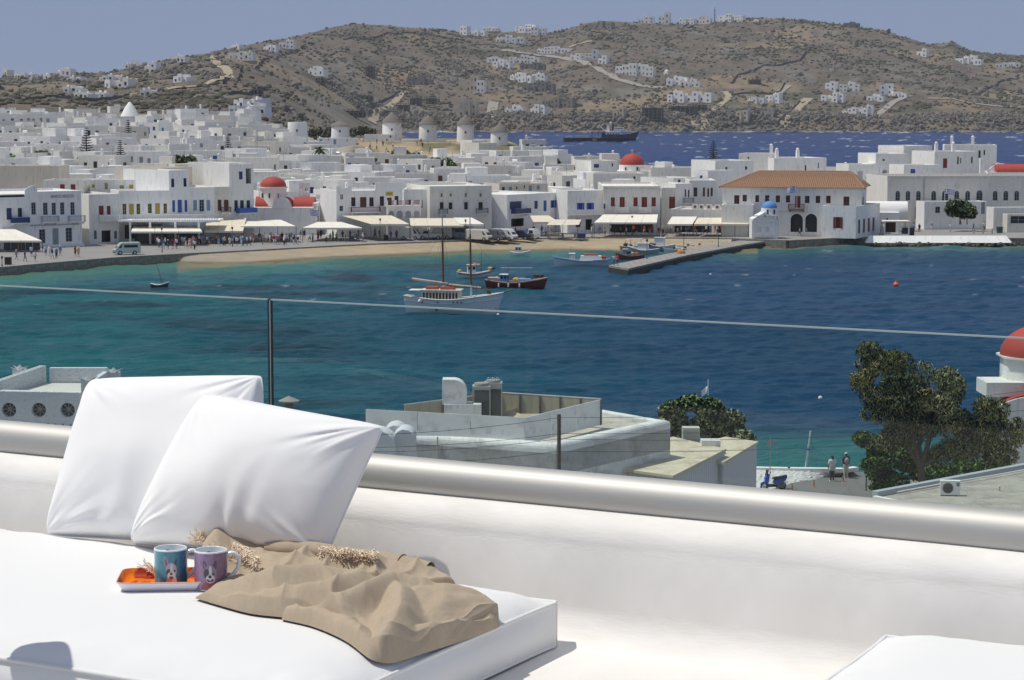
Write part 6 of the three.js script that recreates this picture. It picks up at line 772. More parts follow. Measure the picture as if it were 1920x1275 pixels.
// ---------- trees ----------
const leafM = new THREE.MeshStandardMaterial({ vertexColors: true, roughness: .85, side: THREE.DoubleSide });
function leafCloud(clumps, n, size, tones, droop = 0, elong = 2.2) {  // clumps [x,y,z,rx,ry,rz,toneIndex]
  const p = [], nn = [], c = [], tot = clumps.reduce((a, q) => a + q[3] * q[4], 0);
  for (const q of clumps) { const m = Math.round(n * q[3] * q[4] / tot); for (let i = 0; i < m; i++) {
    const d = V(rr(-1, 1), rr(-1, 1), rr(-1, 1)); if (d.lengthSq() > 1) { i--; continue; } const L = d.length() || 1; d.multiplyScalar(Math.pow(L, .35) / L * rr(.8, 1.08));
    const o = V(q[0] + d.x * q[3], q[1] + d.y * q[4], q[2] + d.z * q[5]), s = size * rr(.6, 1.4), a = V(rr(-1, 1), rr(-1, 1) - droop, rr(-1, 1)).normalize(), b = V(rr(-1, 1), rr(-1, 1), rr(-1, 1)).cross(a).normalize().multiplyScalar(s / elong), e = a.clone().multiplyScalar(s), nrm = d.clone().normalize().clone(); { const fn = a.clone().cross(b).normalize(); if (fn.dot(nrm) < 0) fn.negate(); nrm.lerp(fn, .75).normalize(); }
    const A = o.clone().sub(e), B = o.clone().add(b), D2 = o.clone().sub(b), E = o.clone().add(e); for (const t of [A, B, E, A, E, D2]) { p.push(t.x, t.y, t.z); nn.push(nrm.x, nrm.y, nrm.z); }
    const t = tones[(q[6] || 0) % tones.length], k = rr(.75, 1.25), y = rr(.85, 1.2); for (let z = 0; z < 6; z++) c.push(t[0] * k * y * 3.2, t[1] * k * 3.4, t[2] * k * 3.2);
  } }
  const g = new THREE.BufferGeometry(); g.setAttribute('position', new THREE.Float32BufferAttribute(p, 3)); g.setAttribute('normal', new THREE.Float32BufferAttribute(nn, 3)); g.setAttribute('color', new THREE.Float32BufferAttribute(c, 3)); return g;
}
function pine(label, px, top, bot, D) {
  const b = at(px, bot + 4, D), h = at(px, top, D).y - b.y, o = thing('pine_tree', label, 'pine tree', b, rr(0, 6), 'layered pines in the town'); new MB().bar([0, 0, 0], [0, h, 0], .22, .04, 7).build('trunk', M.trunk, o);
  const p = [], nn = [], c = [], tiers = 11; for (let t = 0; t < tiers; t++) { const y = h * (.16 + .8 * t / (tiers - 1)), R = h * .27 * (1 - t / (tiers - .3)) * rr(.85, 1.1) + .15, n = 9; for (let i = 0; i < n; i++) { const a = i / n * 6.283 + t * .7 + rr(-.15, .15), r = R * rr(.75, 1.1); for (let k = 0; k < 9; k++) { const f = .25 + .75 * k / 8, X = Math.cos(a) * r * f, Z = Math.sin(a) * r * f, Y = y + f * f * r * .22; for (let s = 0; s < 4; s++) { const w = .5 * (1 - .4 * f) * h / 10, da = rr(0, 6.283), q = V(X, Y, Z), e1 = V(Math.cos(da) * w, rr(-.1, .35) * w, Math.sin(da) * w), e2 = V(-Math.sin(da) * w * .4, w * .25, Math.cos(da) * w * .4); for (const v of [q.clone().sub(e1), q.clone().add(e2), q.clone().add(e1)]) { p.push(v.x, v.y, v.z); nn.push(Math.cos(a) * .5, .8, Math.sin(a) * .5); } const kk = rr(.7, 1.3); for (let z = 0; z < 3; z++) c.push(.05 * kk, .066 * kk, .046 * kk); } } } }
  const g = new THREE.BufferGeometry(); g.setAttribute('position', new THREE.Float32BufferAttribute(p, 3)); g.setAttribute('normal', new THREE.Float32BufferAttribute(nn, 3)); g.setAttribute('color', new THREE.Float32BufferAttribute(c, 3)); mesh('crown', g, leafM, o);
}
pine('tallest dark layered pine rising from the roofs behind the yellow shuttered house', 163, 238, 294, 545); pine('layered pine just below the cone-roofed mill', 241, 224, 268, 640); pine('open branched small pine between the two taller pines', 226, 262, 306, 530); pine('greyish pine above the cubic loggia house', 428, 252, 292, 600); pine('dark broad pine before the strait behind the restaurant roofs', 1337, 263, 306, 520);
function bush(label, px0, px1, top, bot, D, tone, n, name = 'bush', sz = .5) { const k = D / F, w = (px1 - px0) * k, b = at((px0 + px1) / 2, bot, D), h = (bot - top) * k, o = thing(name, label, name.replace('_', ' '), b), cl = []; const m = Math.max(3, Math.round(w / h * 3)); for (let i = 0; i < m; i++) { const f = (i + .5) / m - .5; cl.push([f * w * .85, h * rr(.4, .68) * (1 - f * f), rr(-1, 1), w / m * rr(.7, 1.1), h * rr(.28, .42), Math.min(w / m, h * .6), i % 2]); } mesh('crown', leafCloud(cl, n, sz, tone), leafM, o); const t = new MB(); for (let i = 0; i < 3; i++) t.bar([rr(-.2, .2) * w, -.5, 0], [rr(-.3, .3) * w, h * .5, 0], .12, .05, 5); t.build('trunk', M.trunk, o); return o; }
const G1 = [[.05, .075, .025], [.075, .095, .035]], G2 = [[.09, .1, .045], [.06, .075, .03]], G3 = [[.05, .055, .035], [.075, .07, .045]];
bush('dark bushes between the roofless mill and the weathered mill', 576, 622, 233, 262, 800, G3, 900); bush('dark scrubby trees between the weathered mill and the first thatched mill', 655, 706, 233, 260, 800, G3, 1000); bush('row of dark green shrubs on the slope under the thatched windmills', 718, 792, 279, 303, 690, G1, 1500); bush('rounded green trees among the roofs below the crowd slope', 784, 858, 296, 326, 585, G1, 1800); bush('bright green shrub by the low beige block', -8, 30, 288, 308, 520, [[.07, .12, .03]], 700); bush('green hedge trees behind the cream flank house', 308, 370, 288, 308, 505, G2, 1000); bush('dark shrubs below the tallest pine', 50, 95, 282, 294, 560, G3, 600); bush('grassy green bank at the foot of the last windmill', 940, 985, 281, 304, 700, [[.09, .11, .04]], 900, 'bush', .4); bush('dark shrub on the rocky point beside the strait', 1024, 1048, 292, 318, 600, G3, 500);
bush('full green plaza tree before the arched-window building', 1776, 1830, 372, 416, 424, [[.05, .07, .03], [.08, .095, .04]], 2200, 'tree', .42);
for (const [lab, px, top, bot, D] of [['palm tree standing among roofs behind the harbour church', 599, 276, 318, 590], ['small palm on the roofline at the edge below the hill', 18, 202, 222, 770]]) { const b = at(px, bot, D), h = at(px, top + 5, D).y - b.y, o = thing('palm_tree', lab, 'palm tree', b, 0, 'palms in the town'); new MB().bar([0, 0, 0], [0, h, 0], .28, .22, 8).build('trunk', M.trunk, o); for (let i = 0; i < 26; i++) { const a = i * 2.4, el = rr(-.6, 1.2), L = rr(2.0, 2.9), P = [], m = new MB(); for (let k = 0; k <= 5; k++) { const f = k / 5; P.push(V(Math.cos(a) * L * f * Math.cos(el * .7), h + L * (Math.sin(el) * f - f * f * .6), Math.sin(a) * L * f * Math.cos(el * .7))); } const w = [.1, .35, .42, .35, .22, .03]; for (let k = 0; k < 5; k++) { const s = V(-Math.sin(a), .0, Math.cos(a)); const A = P[k].clone().addScaledVector(s, w[k]), B = P[k].clone().addScaledVector(s, -w[k]), A2 = P[k + 1].clone().addScaledVector(s, w[k + 1]), B2 = P[k + 1].clone().addScaledVector(s, -w[k + 1]); m.quad(A.toArray(), P[k].clone().add(V(0, .12, 0)).toArray(), P[k + 1].clone().add(V(0, .12, 0)).toArray(), A2.toArray()); m.quad(P[k].clone().add(V(0, .12, 0)).toArray(), B.toArray(), B2.toArray(), P[k + 1].clone().add(V(0, .12, 0)).toArray()); } m.build('frond', new THREE.MeshStandardMaterial({ color: C(.07, .085, .035), roughness: .8, side: THREE.DoubleSide }), o); } }
// ---------- people ----------
function fieldMesh(bones, res, lo, hi, blend = .03) {      // bones [ax,ay,az,ra,bx,by,bz,rb] joined smoothly into one surface
  const mc = new MarchingCubes(res, new THREE.MeshBasicMaterial(), false, false, 60000); mc.reset(); mc.isolation = 0; const size = mc.size, half = size / 2, s = Math.max(hi[0] - lo[0], hi[1] - lo[1], hi[2] - lo[2]) / 2, cx = (lo[0] + hi[0]) / 2, cy = (lo[1] + hi[1]) / 2, cz = (lo[2] + hi[2]) / 2;
  for (let k = 0; k < size; k++) for (let j = 0; j < size; j++) for (let i = 0; i < size; i++) { const x = cx + (i - half) / half * s, y = cy + (j - half) / half * s, z = cz + (k - half) / half * s; let acc = 0; for (const b of bones) { const dx = b[4] - b[0], dy = b[5] - b[1], dz = b[6] - b[2], l2 = dx * dx + dy * dy + dz * dz || 1e-9, t = clamp(((x - b[0]) * dx + (y - b[1]) * dy + (z - b[2]) * dz) / l2, 0, 1), d = Math.hypot(x - b[0] - dx * t, y - b[1] - dy * t, (z - b[2] - dz * t) * (b[8] || 1)) - mix(b[3], b[7], t); acc += Math.exp(-Math.min(d, 2) / blend); } mc.field[k * size * size + j * size + i] = blend * Math.log(acc + 1e-30); }
  mc.update(); const n = mc.count, p = new Float32Array(n * 3), q = new Float32Array(n * 3); for (let i = 0; i < n; i++) { for (let a = 0; a < 3; a++) p[i * 3 + a] = mc.positionArray[i * 3 + a] * s + [cx, cy, cz][a]; const N = V(mc.normalArray[i * 3], mc.normalArray[i * 3 + 1], mc.normalArray[i * 3 + 2]).normalize(); q.set([N.x, N.y, N.z], i * 3); }
  const g = new THREE.BufferGeometry(); g.setAttribute('position', new THREE.BufferAttribute(p, 3)); g.setAttribute('normal', new THREE.BufferAttribute(q, 3)); return g;
}
function figure(step, armL, armR, res, short) {       // standing height 1.72, facing +z
  const hip = .92, kn = .5, L = [], sh = 1.42, leg = (s, k) => { const fx = s * .1, kz = k * .16 + .03, az = k * .3; return [[s * .09, hip, 0, .085, fx, kn, kz, .058], [fx, kn, kz, .055, fx, .08, az, .038], [fx, .045, az - .03, .04, fx, .035, az + .15, .03]]; };
  const arm = (s, k) => { const ex = s * .24, ey = sh - .28, ez = k * .14 - .02; return [[s * .17, sh, 0, .05, ex, ey, ez, .04], [ex, ey, ez, .038, s * .24, ey - .23, ez + .1 + k * .12, .028], [s * .24, ey - .23, ez + .1 + k * .12, .03, s * .235, ey - .33, ez + .14 + k * .14, .018]]; };
  const torso = [[-.07, hip + .02, 0, .1, -.1, sh - .08, 0, .1], [.07, hip + .02, 0, .1, .1, sh - .08, 0, .1], [-.13, sh - .01, 0, .055, .13, sh - .01, 0, .055], [0, sh, 0, .06, 0, 1.54, .01, .048]], head = [[0, 1.6, .015, .085, 0, 1.635, .01, .092], [0, 1.56, .05, .05, 0, 1.6, .06, .055], [0, 1.595, .1, .016, 0, 1.575, .115, .016]];
  const lg = [...leg(-1, step), ...leg(1, -step)], ar = [...arm(-1, armL), ...arm(1, armR)]; const lo = [-.45, -.05, -.5], hi = [.45, 1.75, .5], grow = (b, g) => b.map(q => { const c = q.slice(); c[3] += g; c[7] += g; return c; });
  const cut = short ? 1 : 2, body = fieldMesh([...torso, ...head, ...lg, ...ar], res, lo, hi, .018), top = fieldMesh(grow([...torso.slice(0, 3), [-.17, sh, 0, .05, -.22, sh - .18, armL * .09, .046], [.17, sh, 0, .05, .22, sh - .18, armR * .09, .046]], .02), res, lo, hi, .03);
  const bot = fieldMesh(grow([[-.06, hip + .03, 0, .1, .06, hip + .03, 0, .1], ...lg.filter((_, i) => i % 3 < cut)].map(q => q), .018), res, lo, hi, .022), hair = fieldMesh([[0, 1.66, -.01, .092, 0, 1.67, 0, .09], [0, 1.6, -.05, .07, 0, 1.64, -.04, .08]], Math.max(18, res >> 1), [-.2, 1.4, -.2], [.2, 1.8, .2], .02); void L;
  return { body, top, bot, hair };
}
const figs = [figure(0, 0, 0, 34, true), figure(1, -.8, .8, 34, true), figure(-.8, .7, -.7, 34, false), figure(.15, .2, .9, 34, false)];
const tops = [['white', [.75, .75, .74], 6], ['black', [.02, .02, .022], 3], ['blue', [.08, .2, .5], 3], ['pale blue', [.4, .55, .7], 2], ['red', [.5, .04, .03], 2], ['grey', [.3, .3, .31], 2], ['pink', [.65, .3, .32], 1], ['navy', [.02, .03, .09], 2], ['beige', [.55, .46, .34], 1], ['green', [.15, .3, .1], 1]].map(q => [q[0], std(q[1]), q[2]]).flatMap(q => Array(q[2]).fill(q));
const bots = [['dark', [.03, .03, .04]], ['blue', [.06, .1, .2]], ['beige', [.45, .37, .27]], ['white', [.7, .7, .68]], ['grey', [.2, .2, .2]], ['dark', [.02, .02, .025]]].map(q => [q[0], std(q[1])]);
const skins = [std([.48, .28, .19]), std([.38, .21, .14]), std([.55, .34, .25])], hairs = [['dark', std([.02, .015, .012])], ['fair', std([.3, .2, .1])], ['brown', std([.08, .045, .025])], ['white-hatted', std([.8, .78, .72])]];
const spots = [['the glazed terrace', 45], ['the sign-lettered shop', 100], ['the shop steps', 144], ['the pale green van', 260], ['the first white column', 300], ['the slatted awning', 340], ['the last white column', 380], ['the cream bays', 420], ['the church awning', 480], ['the church front', 540], ['the free-standing awning', 600], ['the parked scooter', 664], ['the straw awning', 720], ['the high-roof van', 770], ['the cream van', 890], ['the small white truck', 1000], ['the fish stall', 1050], ['the neoclassical awning', 1180], ['the red door alley', 1250], ['the striped awning', 1290], ['the restaurant awning', 1370], ['the blue domed chapel', 1430], ['the twin arches', 1510], ['the hall wing', 1580], ['the kiosk', 1680], ['the white sea wall', 1740], ['the plaza tree', 1800], ['the green container', 1880]];
function person(px, py, g, pose, turn, where) {
  const p = g === null ? at(px, py, where[1]) : onY(px, py, g); if (g === null) p.y = townY(px, where[1]); const f = figs[pose], [tn, tm] = pick(tops), [bn, bm] = pick(bots), [hn, hm] = pick(hairs); let sp = g === null ? [where[0]] : spots.reduce((a, q) => Math.abs(q[1] - px) < Math.abs(a[1] - px) ? q : a); if (typeof where === 'string') sp = [where];
  const act = pose === 1 || pose === 2 ? 'walking' : 'standing', bt = pose < 2 ? 'shorts' : 'trousers'; let lab = 'person in ' + tn + ' top and ' + bn + ' ' + bt + ' ' + act + ' by ' + sp[0]; if (labels.has(lab)) lab = hn + (hn === 'white-hatted' ? ' ' : ' haired ') + lab; if (labels.has(lab)) { let i = 1; while (labels.has(lab + ', ' + ORD[i] + ' so dressed')) i++; lab += ', ' + ORD[i] + ' so dressed'; } labels.add(lab);
  const o = thing('person', lab, 'person', p, turn, 'people along the harbour'); o.scale.setScalar(rr(.92, 1.06)); mesh('body', f.body, pick(skins), o); mesh('shirt', f.top, tm, o); mesh(bt, f.bot, bm, o); mesh('hair', f.hair, hm, o); return o;
}
const crowd = (x0, x1, y0, y1, n) => { for (let i = 0; i < n; i++) person(mix(x0, x1, (i + rr(.1, .9)) / n), rr(y0, y1), 1.42, Math.floor(rnd() * 4), rr(0, 6.28)); };
for (const [x, y, q, t] of [[31, 487, 1, 1.2], [47, 490, 2, 1.4], [59, 481, 0, 3], [66, 490.5, 1, .6], [86, 479, 0, 0], [93, 480, 3, 3], [98, 485, 1, 1.5], [106, 484, 3, .2], [113, 480, 0, 3], [141, 480.5, 0, 1], [147, 482, 0, .5], [256, 470, 3, 0], [262, 472, 0, 2]]) person(x, y, 1.42, q, t);
crowd(290, 383, 458, 468, 24); crowd(386, 478, 456, 463, 16); crowd(484, 560, 452, 460, 20); crowd(562, 690, 447, 455, 17); crowd(700, 745, 446, 450, 5); crowd(815, 860, 444, 448, 4); crowd(938, 1040, 436, 444, 10); crowd(1108, 1250, 438, 443, 14); crowd(1252, 1405, 437, 442, 20); crowd(1615, 1668, 434, 440, 8); crowd(1700, 1920, 424, 437, 15);
for (const [x, y, q, t] of [[1429, 446.5, 3, 0], [1499, 442.5, 1, 1.6], [1512, 442, 2, -1.5], [1531, 441.5, 1, 1.5], [1590, 440.5, 3, 2], [1599, 440, 0, 1], [1609, 439.5, 0, 0]]) person(x, y, 1.42, q, t);
person(1151, 497, 1.05, 3, 1, 'the pier tip'); person(1158, 497.5, 1.05, 0, -1, 'the pier tip');
for (let i = 0; i < 30; i++) { const px = rr(662, 850); person(px, 270, null, Math.floor(rnd() * 4), rr(0, 6.28), ['the windmill slope', rr(712, 742)]); }
// ---------- boats ----------
function hull(o, L, B, bow, mid, stern, mat, deckM, opt = {}) {   // bow towards +x, waterline at y = 0
  const st = x => Math.pow(Math.max(0, 1 - Math.pow(Math.max(0, (x - .35) / .65), opt.fine || 2.2)), .8) * mix(opt.tr ?? .35, 1, sm(0, .4, x)), sheer = x => x > .45 ? mix(mid, bow, Math.pow((x - .45) / .55, 1.8)) : mix(mid, stern, Math.pow((.45 - x) / .45, 1.8)), draft = opt.draft || .5;
  const pt = (s, v, sd) => { const x = s, b = st(x) * B / 2, y = mix(-draft, sheer(x), v), k = Math.pow(v, .42), rake = (opt.rake ?? .07) * L * v * sm(.7, 1, x) - (opt.sr ?? .03) * L * v * sm(.25, 0, x); return [(x - .5) * L * .93 + rake, y, sd * b * k]; };
  const N = 40, K = 10, h = new MB(), both = sd => gridGeo(N, K, (s, v) => pt(s, v, sd)); h.add(both(1)); h.add(both(-1)); const trn = gridGeo(8, K, (s, v) => { const q = pt(0, v, 1); return [q[0], q[1], mix(-q[2], q[2], s)]; }); h.add(trn); mat.side = THREE.DoubleSide; h.build('hull', mat, o);
  mesh('deck', gridGeo(N, 4, (s, v) => { const q = pt(s, .9, 1), t = sheer(s) - (opt.well ?? .25); return [q[0], t, mix(-q[2], q[2], v) * .96]; }), deckM, o);
  for (const sd of [-1, 1]) { const c = new THREE.CatmullRomCurve3([...Array(N + 1)].map((_, i) => V(...pt(i / N, 1, sd)))); mesh('gunwale', new THREE.TubeGeometry(c, 50, opt.rail || .06, 6), opt.railM || M.whiteP, o); if (opt.strake) { const c2 = new THREE.CatmullRomCurve3([...Array(N + 1)].map((_, i) => { const q = pt(i / N, opt.strake, sd); q[2] += sd * .02; return V(...q); })); mesh('rubbing_strake', new THREE.TubeGeometry(c2, 50, .05, 5), opt.strakeM || M.navy, o); } }
  return { pt, sheer };
}
const boatAt = (px, py) => onY(px, py, 0);
function rigging(o, list, r = .012) { const m = new MB(); for (const [a, b] of list) m.bar(a, b, r, r, 4); return m.build('rigging', M.iron, o); }
{ // the white caique
  const p = boatAt(846, 587), D = -p.z, k = D / F, L = 12.2, o = thing('caique', 'white two-masted wooden caique anchored in the bay, arched deckhouse and furled booms', 'sailing boat', p, -.16), X = px => (px - 846) * k, hp = paint(.78, .8, .8);
  hull(o, L, 3.4, 2.75, 1.8, 2.2, hp, std([.5, .42, .3]), { draft: .6, strake: .78, strakeM: M.whiteP, railM: M.whiteP, rail: .08, well: .3, rake: .09, fine: 2.4 });
  const hs = new MB(), hx0 = -3.6, hx1 = 1.2, hy = 1.55, hh = 1.35; const holes = []; for (let i = 0; i < 11; i++) holes.push({ u: .3 + i * .42, v: .72, w: .28, h: .85, arch: true }); for (const z of [1.05, -1.15]) facade(hs, hx1 - hx0, hh, holes, .1, T4(hx0, hy, z)); hs.bx(hx0, hx0 + .1, hy, hy + hh, -1.05, 1.05).bx(hx1 - .1, hx1, hy, hy + hh, -1.05, 1.05); const wall = hs.build('deckhouse', std([.7, .66, .58]), o); for (let i = 0; i < 11; i++) new MB().bx(hx0 + .3 + i * .42 - .17, hx0 + .3 + i * .42 + .17, hy + .28, hy + 1.18, .97, 1.0).build('window', std([.12, .06, .03], { roughness: .3 }), wall);
  new MB().box(-1.2, hy + hh + .06, 0, 5.2, .1, 2.5).build('deckhouse_roof', M.canvasW, o); new MB().bx(-5.3, -3.3, hy + hh - .02, hy + hh + .04, -1.1, 1.1).build('stern_awning', M.canvasW, o); for (const [x, w] of [[-2.4, 1.5], [-.4, 1.8]]) new MB().box(x, hy + hh + .3, .1, w, .34, 1.2).build('life_raft', std([.45, .12, .06]), o);
  const mast = (px, base, top, r) => { const x = X(px), m = new MB().bar([x, 1.5, 0], [x + .0, base, 0], r * 1.3, r * 1.2).build('mast_step', M.whiteP, o); void m; new MB().bar([x, base, 0], [x - .1, top * .82, 0], r * 1.15, r * .85, 10).build('mast', M.wood, o); new MB().bar([x - .1, top * .82, 0], [x - .12, top, 0], r * .7, r * .45, 8).build('topmast', M.grey, o); return [x, top]; };
  const [x1, t1] = mast(831, 3.6, at(828, 392, D).y, .13), [x2, t2] = mast(884, 3.6, at(887, 405, D).y, .12);
  const boom = (a, b, r, m, n) => new MB().bar(a, b, r, r * .8, 10).build(n, m, o); boom([-5.4, 4.2, 0], [x1 + 2.6, 3.55, 0], .09, M.wood, 'boom'); boom([-5.0, 4.3, .05], [x1 + .6, 3.75, .05], .16, std([.6, .5, .4], { roughness: 1 }), 'furled_sail'); boom([x1 + .5, 3.5, 0], [x2 + 2.1, 3.1, 0], .08, M.wood, 'boom'); boom([x1 + .7, 3.65, .05], [x2 + 1.3, 3.3, .05], .12, std([.62, .54, .44], { roughness: 1 }), 'furled_sail');
  const b0 = [5.3, 2.35, 0], b1 = [8.0, 3.1, 0]; new MB().bar(b0, [6.1, 2.57, 0], .13, .12).build('bowsprit_heel', M.whiteP, o); new MB().bar([6.1, 2.57, 0], b1, .11, .07).build('bowsprit', M.wood, o);
  rigging(o, [[[x1, t1 * .8, 0], [x1 - .9, 1.5, 1.6]], [[x1, t1 * .8, 0], [x1 + .9, 1.4, 1.6]], [[x1, t1 * .8, 0], [x1 - .9, 1.5, -1.6]], [[x1, t1 * .8, 0], [x1 + 1, 1.4, -1.6]], [[x2, t2 * .8, 0], [x2 - .8, 1.4, 1.5]], [[x2, t2 * .8, 0], [x2 + .7, 1.5, 1.4]], [[x2, t2 * .8, 0], [x2 - .8, 1.4, -1.5]], [[x2, t2 * .8, 0], b1], [[x1, t1 * .8, 0], [x1 - 1.9, 1.55, 1.5]], [[x1, t1 * .8, 0], [-5.4, 3.75, 0]], [b1, [5.4, .2, 0]]]);
  new MB().box(4.9, 2.75, .2, .5, .5, .4).bar([3.4, 1.8, .9], [3.4, 3.6, .9], .03).build('windlass', M.wood, o); for (const x of [-3.4, -1.4, .6, 1.1, 1.6]) new MB().add(new THREE.CylinderGeometry(.09, .09, .1, 10), T4(x, 1.5, 1.67, Math.PI / 2)).build('porthole', M.black, o); new MB().add(new THREE.SphereGeometry(.22, 12, 10), T4(-3.7, 1.6, 1.75, 0, 0, 0, 1, 1.3, 1)).build('fender', M.whiteP, o); new MB().bar([4.1, .75, 1.05], [4.1, .4, 1.1], .05).bar([3.85, .42, 1.12], [4.35, .42, 1.08], .05).build('anchor', M.black, o); new MB().box(-1.6, .55, 1.6, .35, .2, .06).build('outlet', M.black, o);
  const by = thing('pennant_buoy', 'small white buoy with a red pennant at the bow of the two-masted caique', 'buoy', boatAt(934, 591)); new MB().add(new THREE.SphereGeometry(.2, 12, 8), T4(0, .05, 0)).build('float', M.whiteP, by); new MB().bar([-.1, .1, 0], [-.35, 1.0, 0], .02).quad([-.35, 1.0, 0], [-.2, .35, 0], [-.05, .3, .05], [-.2, .75, .05]).build('pennant', std([.5, .06, .04], { side: THREE.DoubleSide }), by);
}
function smallBoat(label, px, py, L, turn, c, o2 = {}) {
  const o = thing(o2.name || 'fishing_boat', label, o2.cat || 'boat', boatAt(px, py), turn, 'boats in the harbour'); const B = L * (o2.beam || .34), h = o2.h || .8; hull(o, L, B, h * 1.75, h, h * 1.35, paint(...c), std(o2.deck || [.5, .5, .46]), { draft: .4, railM: o2.rail || M.whiteP, rail: .055, well: o2.well ?? .2, strake: o2.strake, strakeM: o2.strakeM });
  if (o2.cabin) { const [x, w, ch, m] = o2.cabin, cw = B * .5; new MB().box(x, h + ch / 2 - .2, 0, w, ch, cw, 0, .94).build('cabin', m || M.whiteP, o); new MB().box(x, h + ch - .17, 0, w * 1.15, .08, cw * 1.15).build('cabin_roof', o2.roofM || M.whiteP, o); const cb = o.children[o.children.length - 2]; for (const s of [-.24, .24]) new MB().box(x + s * w, h + ch * .62 - .1, cw / 2 - .01, w * .3, ch * .3, .06).build('window', M.glassDark, cb); new MB().box(x + w / 2 - .02, h + ch * .62 - .1, 0, .07, ch * .3, cw * .7).build('window', M.glassDark, cb); }
  for (const q of o2.mast || []) new MB().bar([q[0], h, 0], [q[0] + (q[2] || 0), h + q[1], 0], .05, .03).build('mast', q[3] || M.whiteP, o);
  for (const q of o2.boxes || []) { const m = new MB(); m.box(...q[0]); m.build(q[1], q[2], o); }
  for (const q of o2.nets || []) { const g = new THREE.IcosahedronGeometry(q[3], 2), P = g.attributes.position; for (let i = 0; i < P.count; i++) { const k = .7 + .5 * noise(P.getX(i) * 5 + 9, P.getY(i) * 5 + P.getZ(i) * 7 + 9); P.setXYZ(i, P.getX(i) * k, P.getY(i) * k * .7, P.getZ(i) * k); } g.computeVertexNormals(); mesh('net_heap', g, q[4], o).position.set(q[0], q[1], q[2]); }
  for (const q of o2.fend || []) new MB().add(new THREE.CapsuleGeometry(.11, .35, 4, 8), T4(q, h * .6, B * .5 + .08)).build('fender', M.whiteP, o);
  return o;
}
smallBoat('dark red fishing boat with a pale blue wheelhouse and boom, behind the caique bow', 966, 541, 8.8, -.12, [.16, .03, .022], { h: .95, strake: .93, strakeM: M.orange, rail: std([.5, .4, .3]), cabin: [-1.6, 1.1, 1.25, std([.13, .28, .6])], mast: [[-1.0, 2.3, 0, M.red]], boxes: [[[.2, 3.0, 0, 4.6, .12, .12], 'boom', M.canvasW], [[1.2, 1.25, 0, 2.0, .35, 1.3], 'canvas_cover', std([.25, .4, .6])], [[-3.2, 1.4, 0, 1.4, .4, 1.4], 'net_box', M.rope]], nets: [[.2, 1.3, .3, .5, M.yellow], [-2.6, 1.35, .2, .5, M.rope], [3.0, 1.9, .2, .42, M.black], [3.7, 1.9, 0, .4, M.black]], fend: [-2.2, -.8, .8] });
smallBoat('small white fishing boat with orange floats right behind the caique mizzen mast', 889, 521, 5.4, .12, [.7, .72, .7], { h: .7, strake: .85, strakeM: M.wood, cabin: [-.4, 1.3, 1.5], mast: [[1.1, 3.4, 0, M.iron]], nets: [[.2, 2.1, 0, .35, M.orange], [.7, 2.0, .2, .3, M.yellow], [2.5, 1.4, 0, .4, M.yellow], [-2.2, 1.1, 0, .35, M.yellow], [3, 1.5, 0, .32, M.black]] });
smallBoat('little white boat with a square cabin alone near the beach', 975, 479.5, 3.6, -.1, [.72, .76, .78], { h: .55, cabin: [-.3, 1.1, 1.2], mast: [[-.5, 1.9, -.05]], strake: .8, strakeM: M.whiteP });
smallBoat('long white and pale blue boat with two cabins moored at the pier tip', 1092, 499, 9.2, Math.PI - .06, [.66, .72, .76], { h: .95, rail: M.sky, strake: .88, strakeM: M.sky, cabin: [1.7, .9, 1.3], boxes: [[[-1.4, 1.3, 0, 3.9, .85, 1.9, 0, .85], 'long_cabin', M.whiteP], [[-1.3, 1.95, 0, 2.4, .18, 1.2], 'red_hatch', std([.45, .13, .07])], [[-3.5, 1.35, 0, .8, .6, .9], 'orange_box', M.orange], [[-3.0, 1.05, 0, 2.4, .12, 2.2], 'blue_deck', M.sky]], mast: [[1.9, 2.2, 0, M.blue]], fend: [-1.5, -.3, .9] });
smallBoat('red hulled boat with a cluttered deck squeezed against the pier', 1182, 488, 5.0, Math.PI - .3, [.16, .035, .025], { h: .75, rail: M.wood, cabin: [.9, .8, 1.3, M.greyP], nets: [[-.2, 1.2, 0, .45, M.rope], [-1, 1.2, .2, .4, M.orange], [.2, 1.4, -.3, .4, M.black]], mast: [[.7, 2.6, .2, M.red], [-.8, 2.4, 0, M.iron]] });
smallBoat('grey cabin cruiser with dark windscreen between the red boat and the pier lamps', 1207, 478, 5.6, Math.PI - .35, [.3, .34, .38], { h: .9, cabin: [.1, 1.9, 1.35], roofM: M.canvasW });
smallBoat('white cabin boat with upright wheelhouse and dark hull behind the pier', 1236, 472, 6, Math.PI - .35, [.22, .27, .36], { h: 1.05, cabin: [-.1, 1.8, 1.7], mast: [[-.3, 2.6, 0]], boxes: [[[1.3, 1.25, 0, 1.5, .5, 1.5], 'blue_cover', M.navy]] });
smallBoat('wooden boat with dark nets and a flat white awning near the pier boats', 1186, 470, 5, .3, [.35, .3, .24], { h: .7, boxes: [[[.4, 2.1, 0, 3, .08, 1.4], 'awning', M.whiteP], [[-.6, 1.2, .6, .06, 1.8, .06], 'awning_post', M.iron], [[1.4, 1.2, .6, .06, 1.8, .06], 'awning_post', M.iron]], nets: [[-1.3, 1.1, 0, .5, M.black], [-.4, 1.0, 0, .4, M.rope]] });
for (const [px, py, L, l] of [[1266, 473, 4.4, 'first'], [1292, 467, 4.6, 'second'], [1316, 463, 4.6, 'third'], [1342, 459.5, 4.8, 'fourth']]) smallBoat('low white motorboat moored along the pier, ' + l + ' from the orange net', px, py, L, .35 + Math.PI, [.75, .76, .76], { name: 'motorboat', h: .5, boxes: [[[.2, .78, 0, .1, .35, .9], 'windscreen', M.glassDark], [[-L * .46, .7, 0, .3, .6, .3], 'outboard', M.black], [[-.7, .6, 0, .4, .25, 1], 'bench', M.greyP]] });
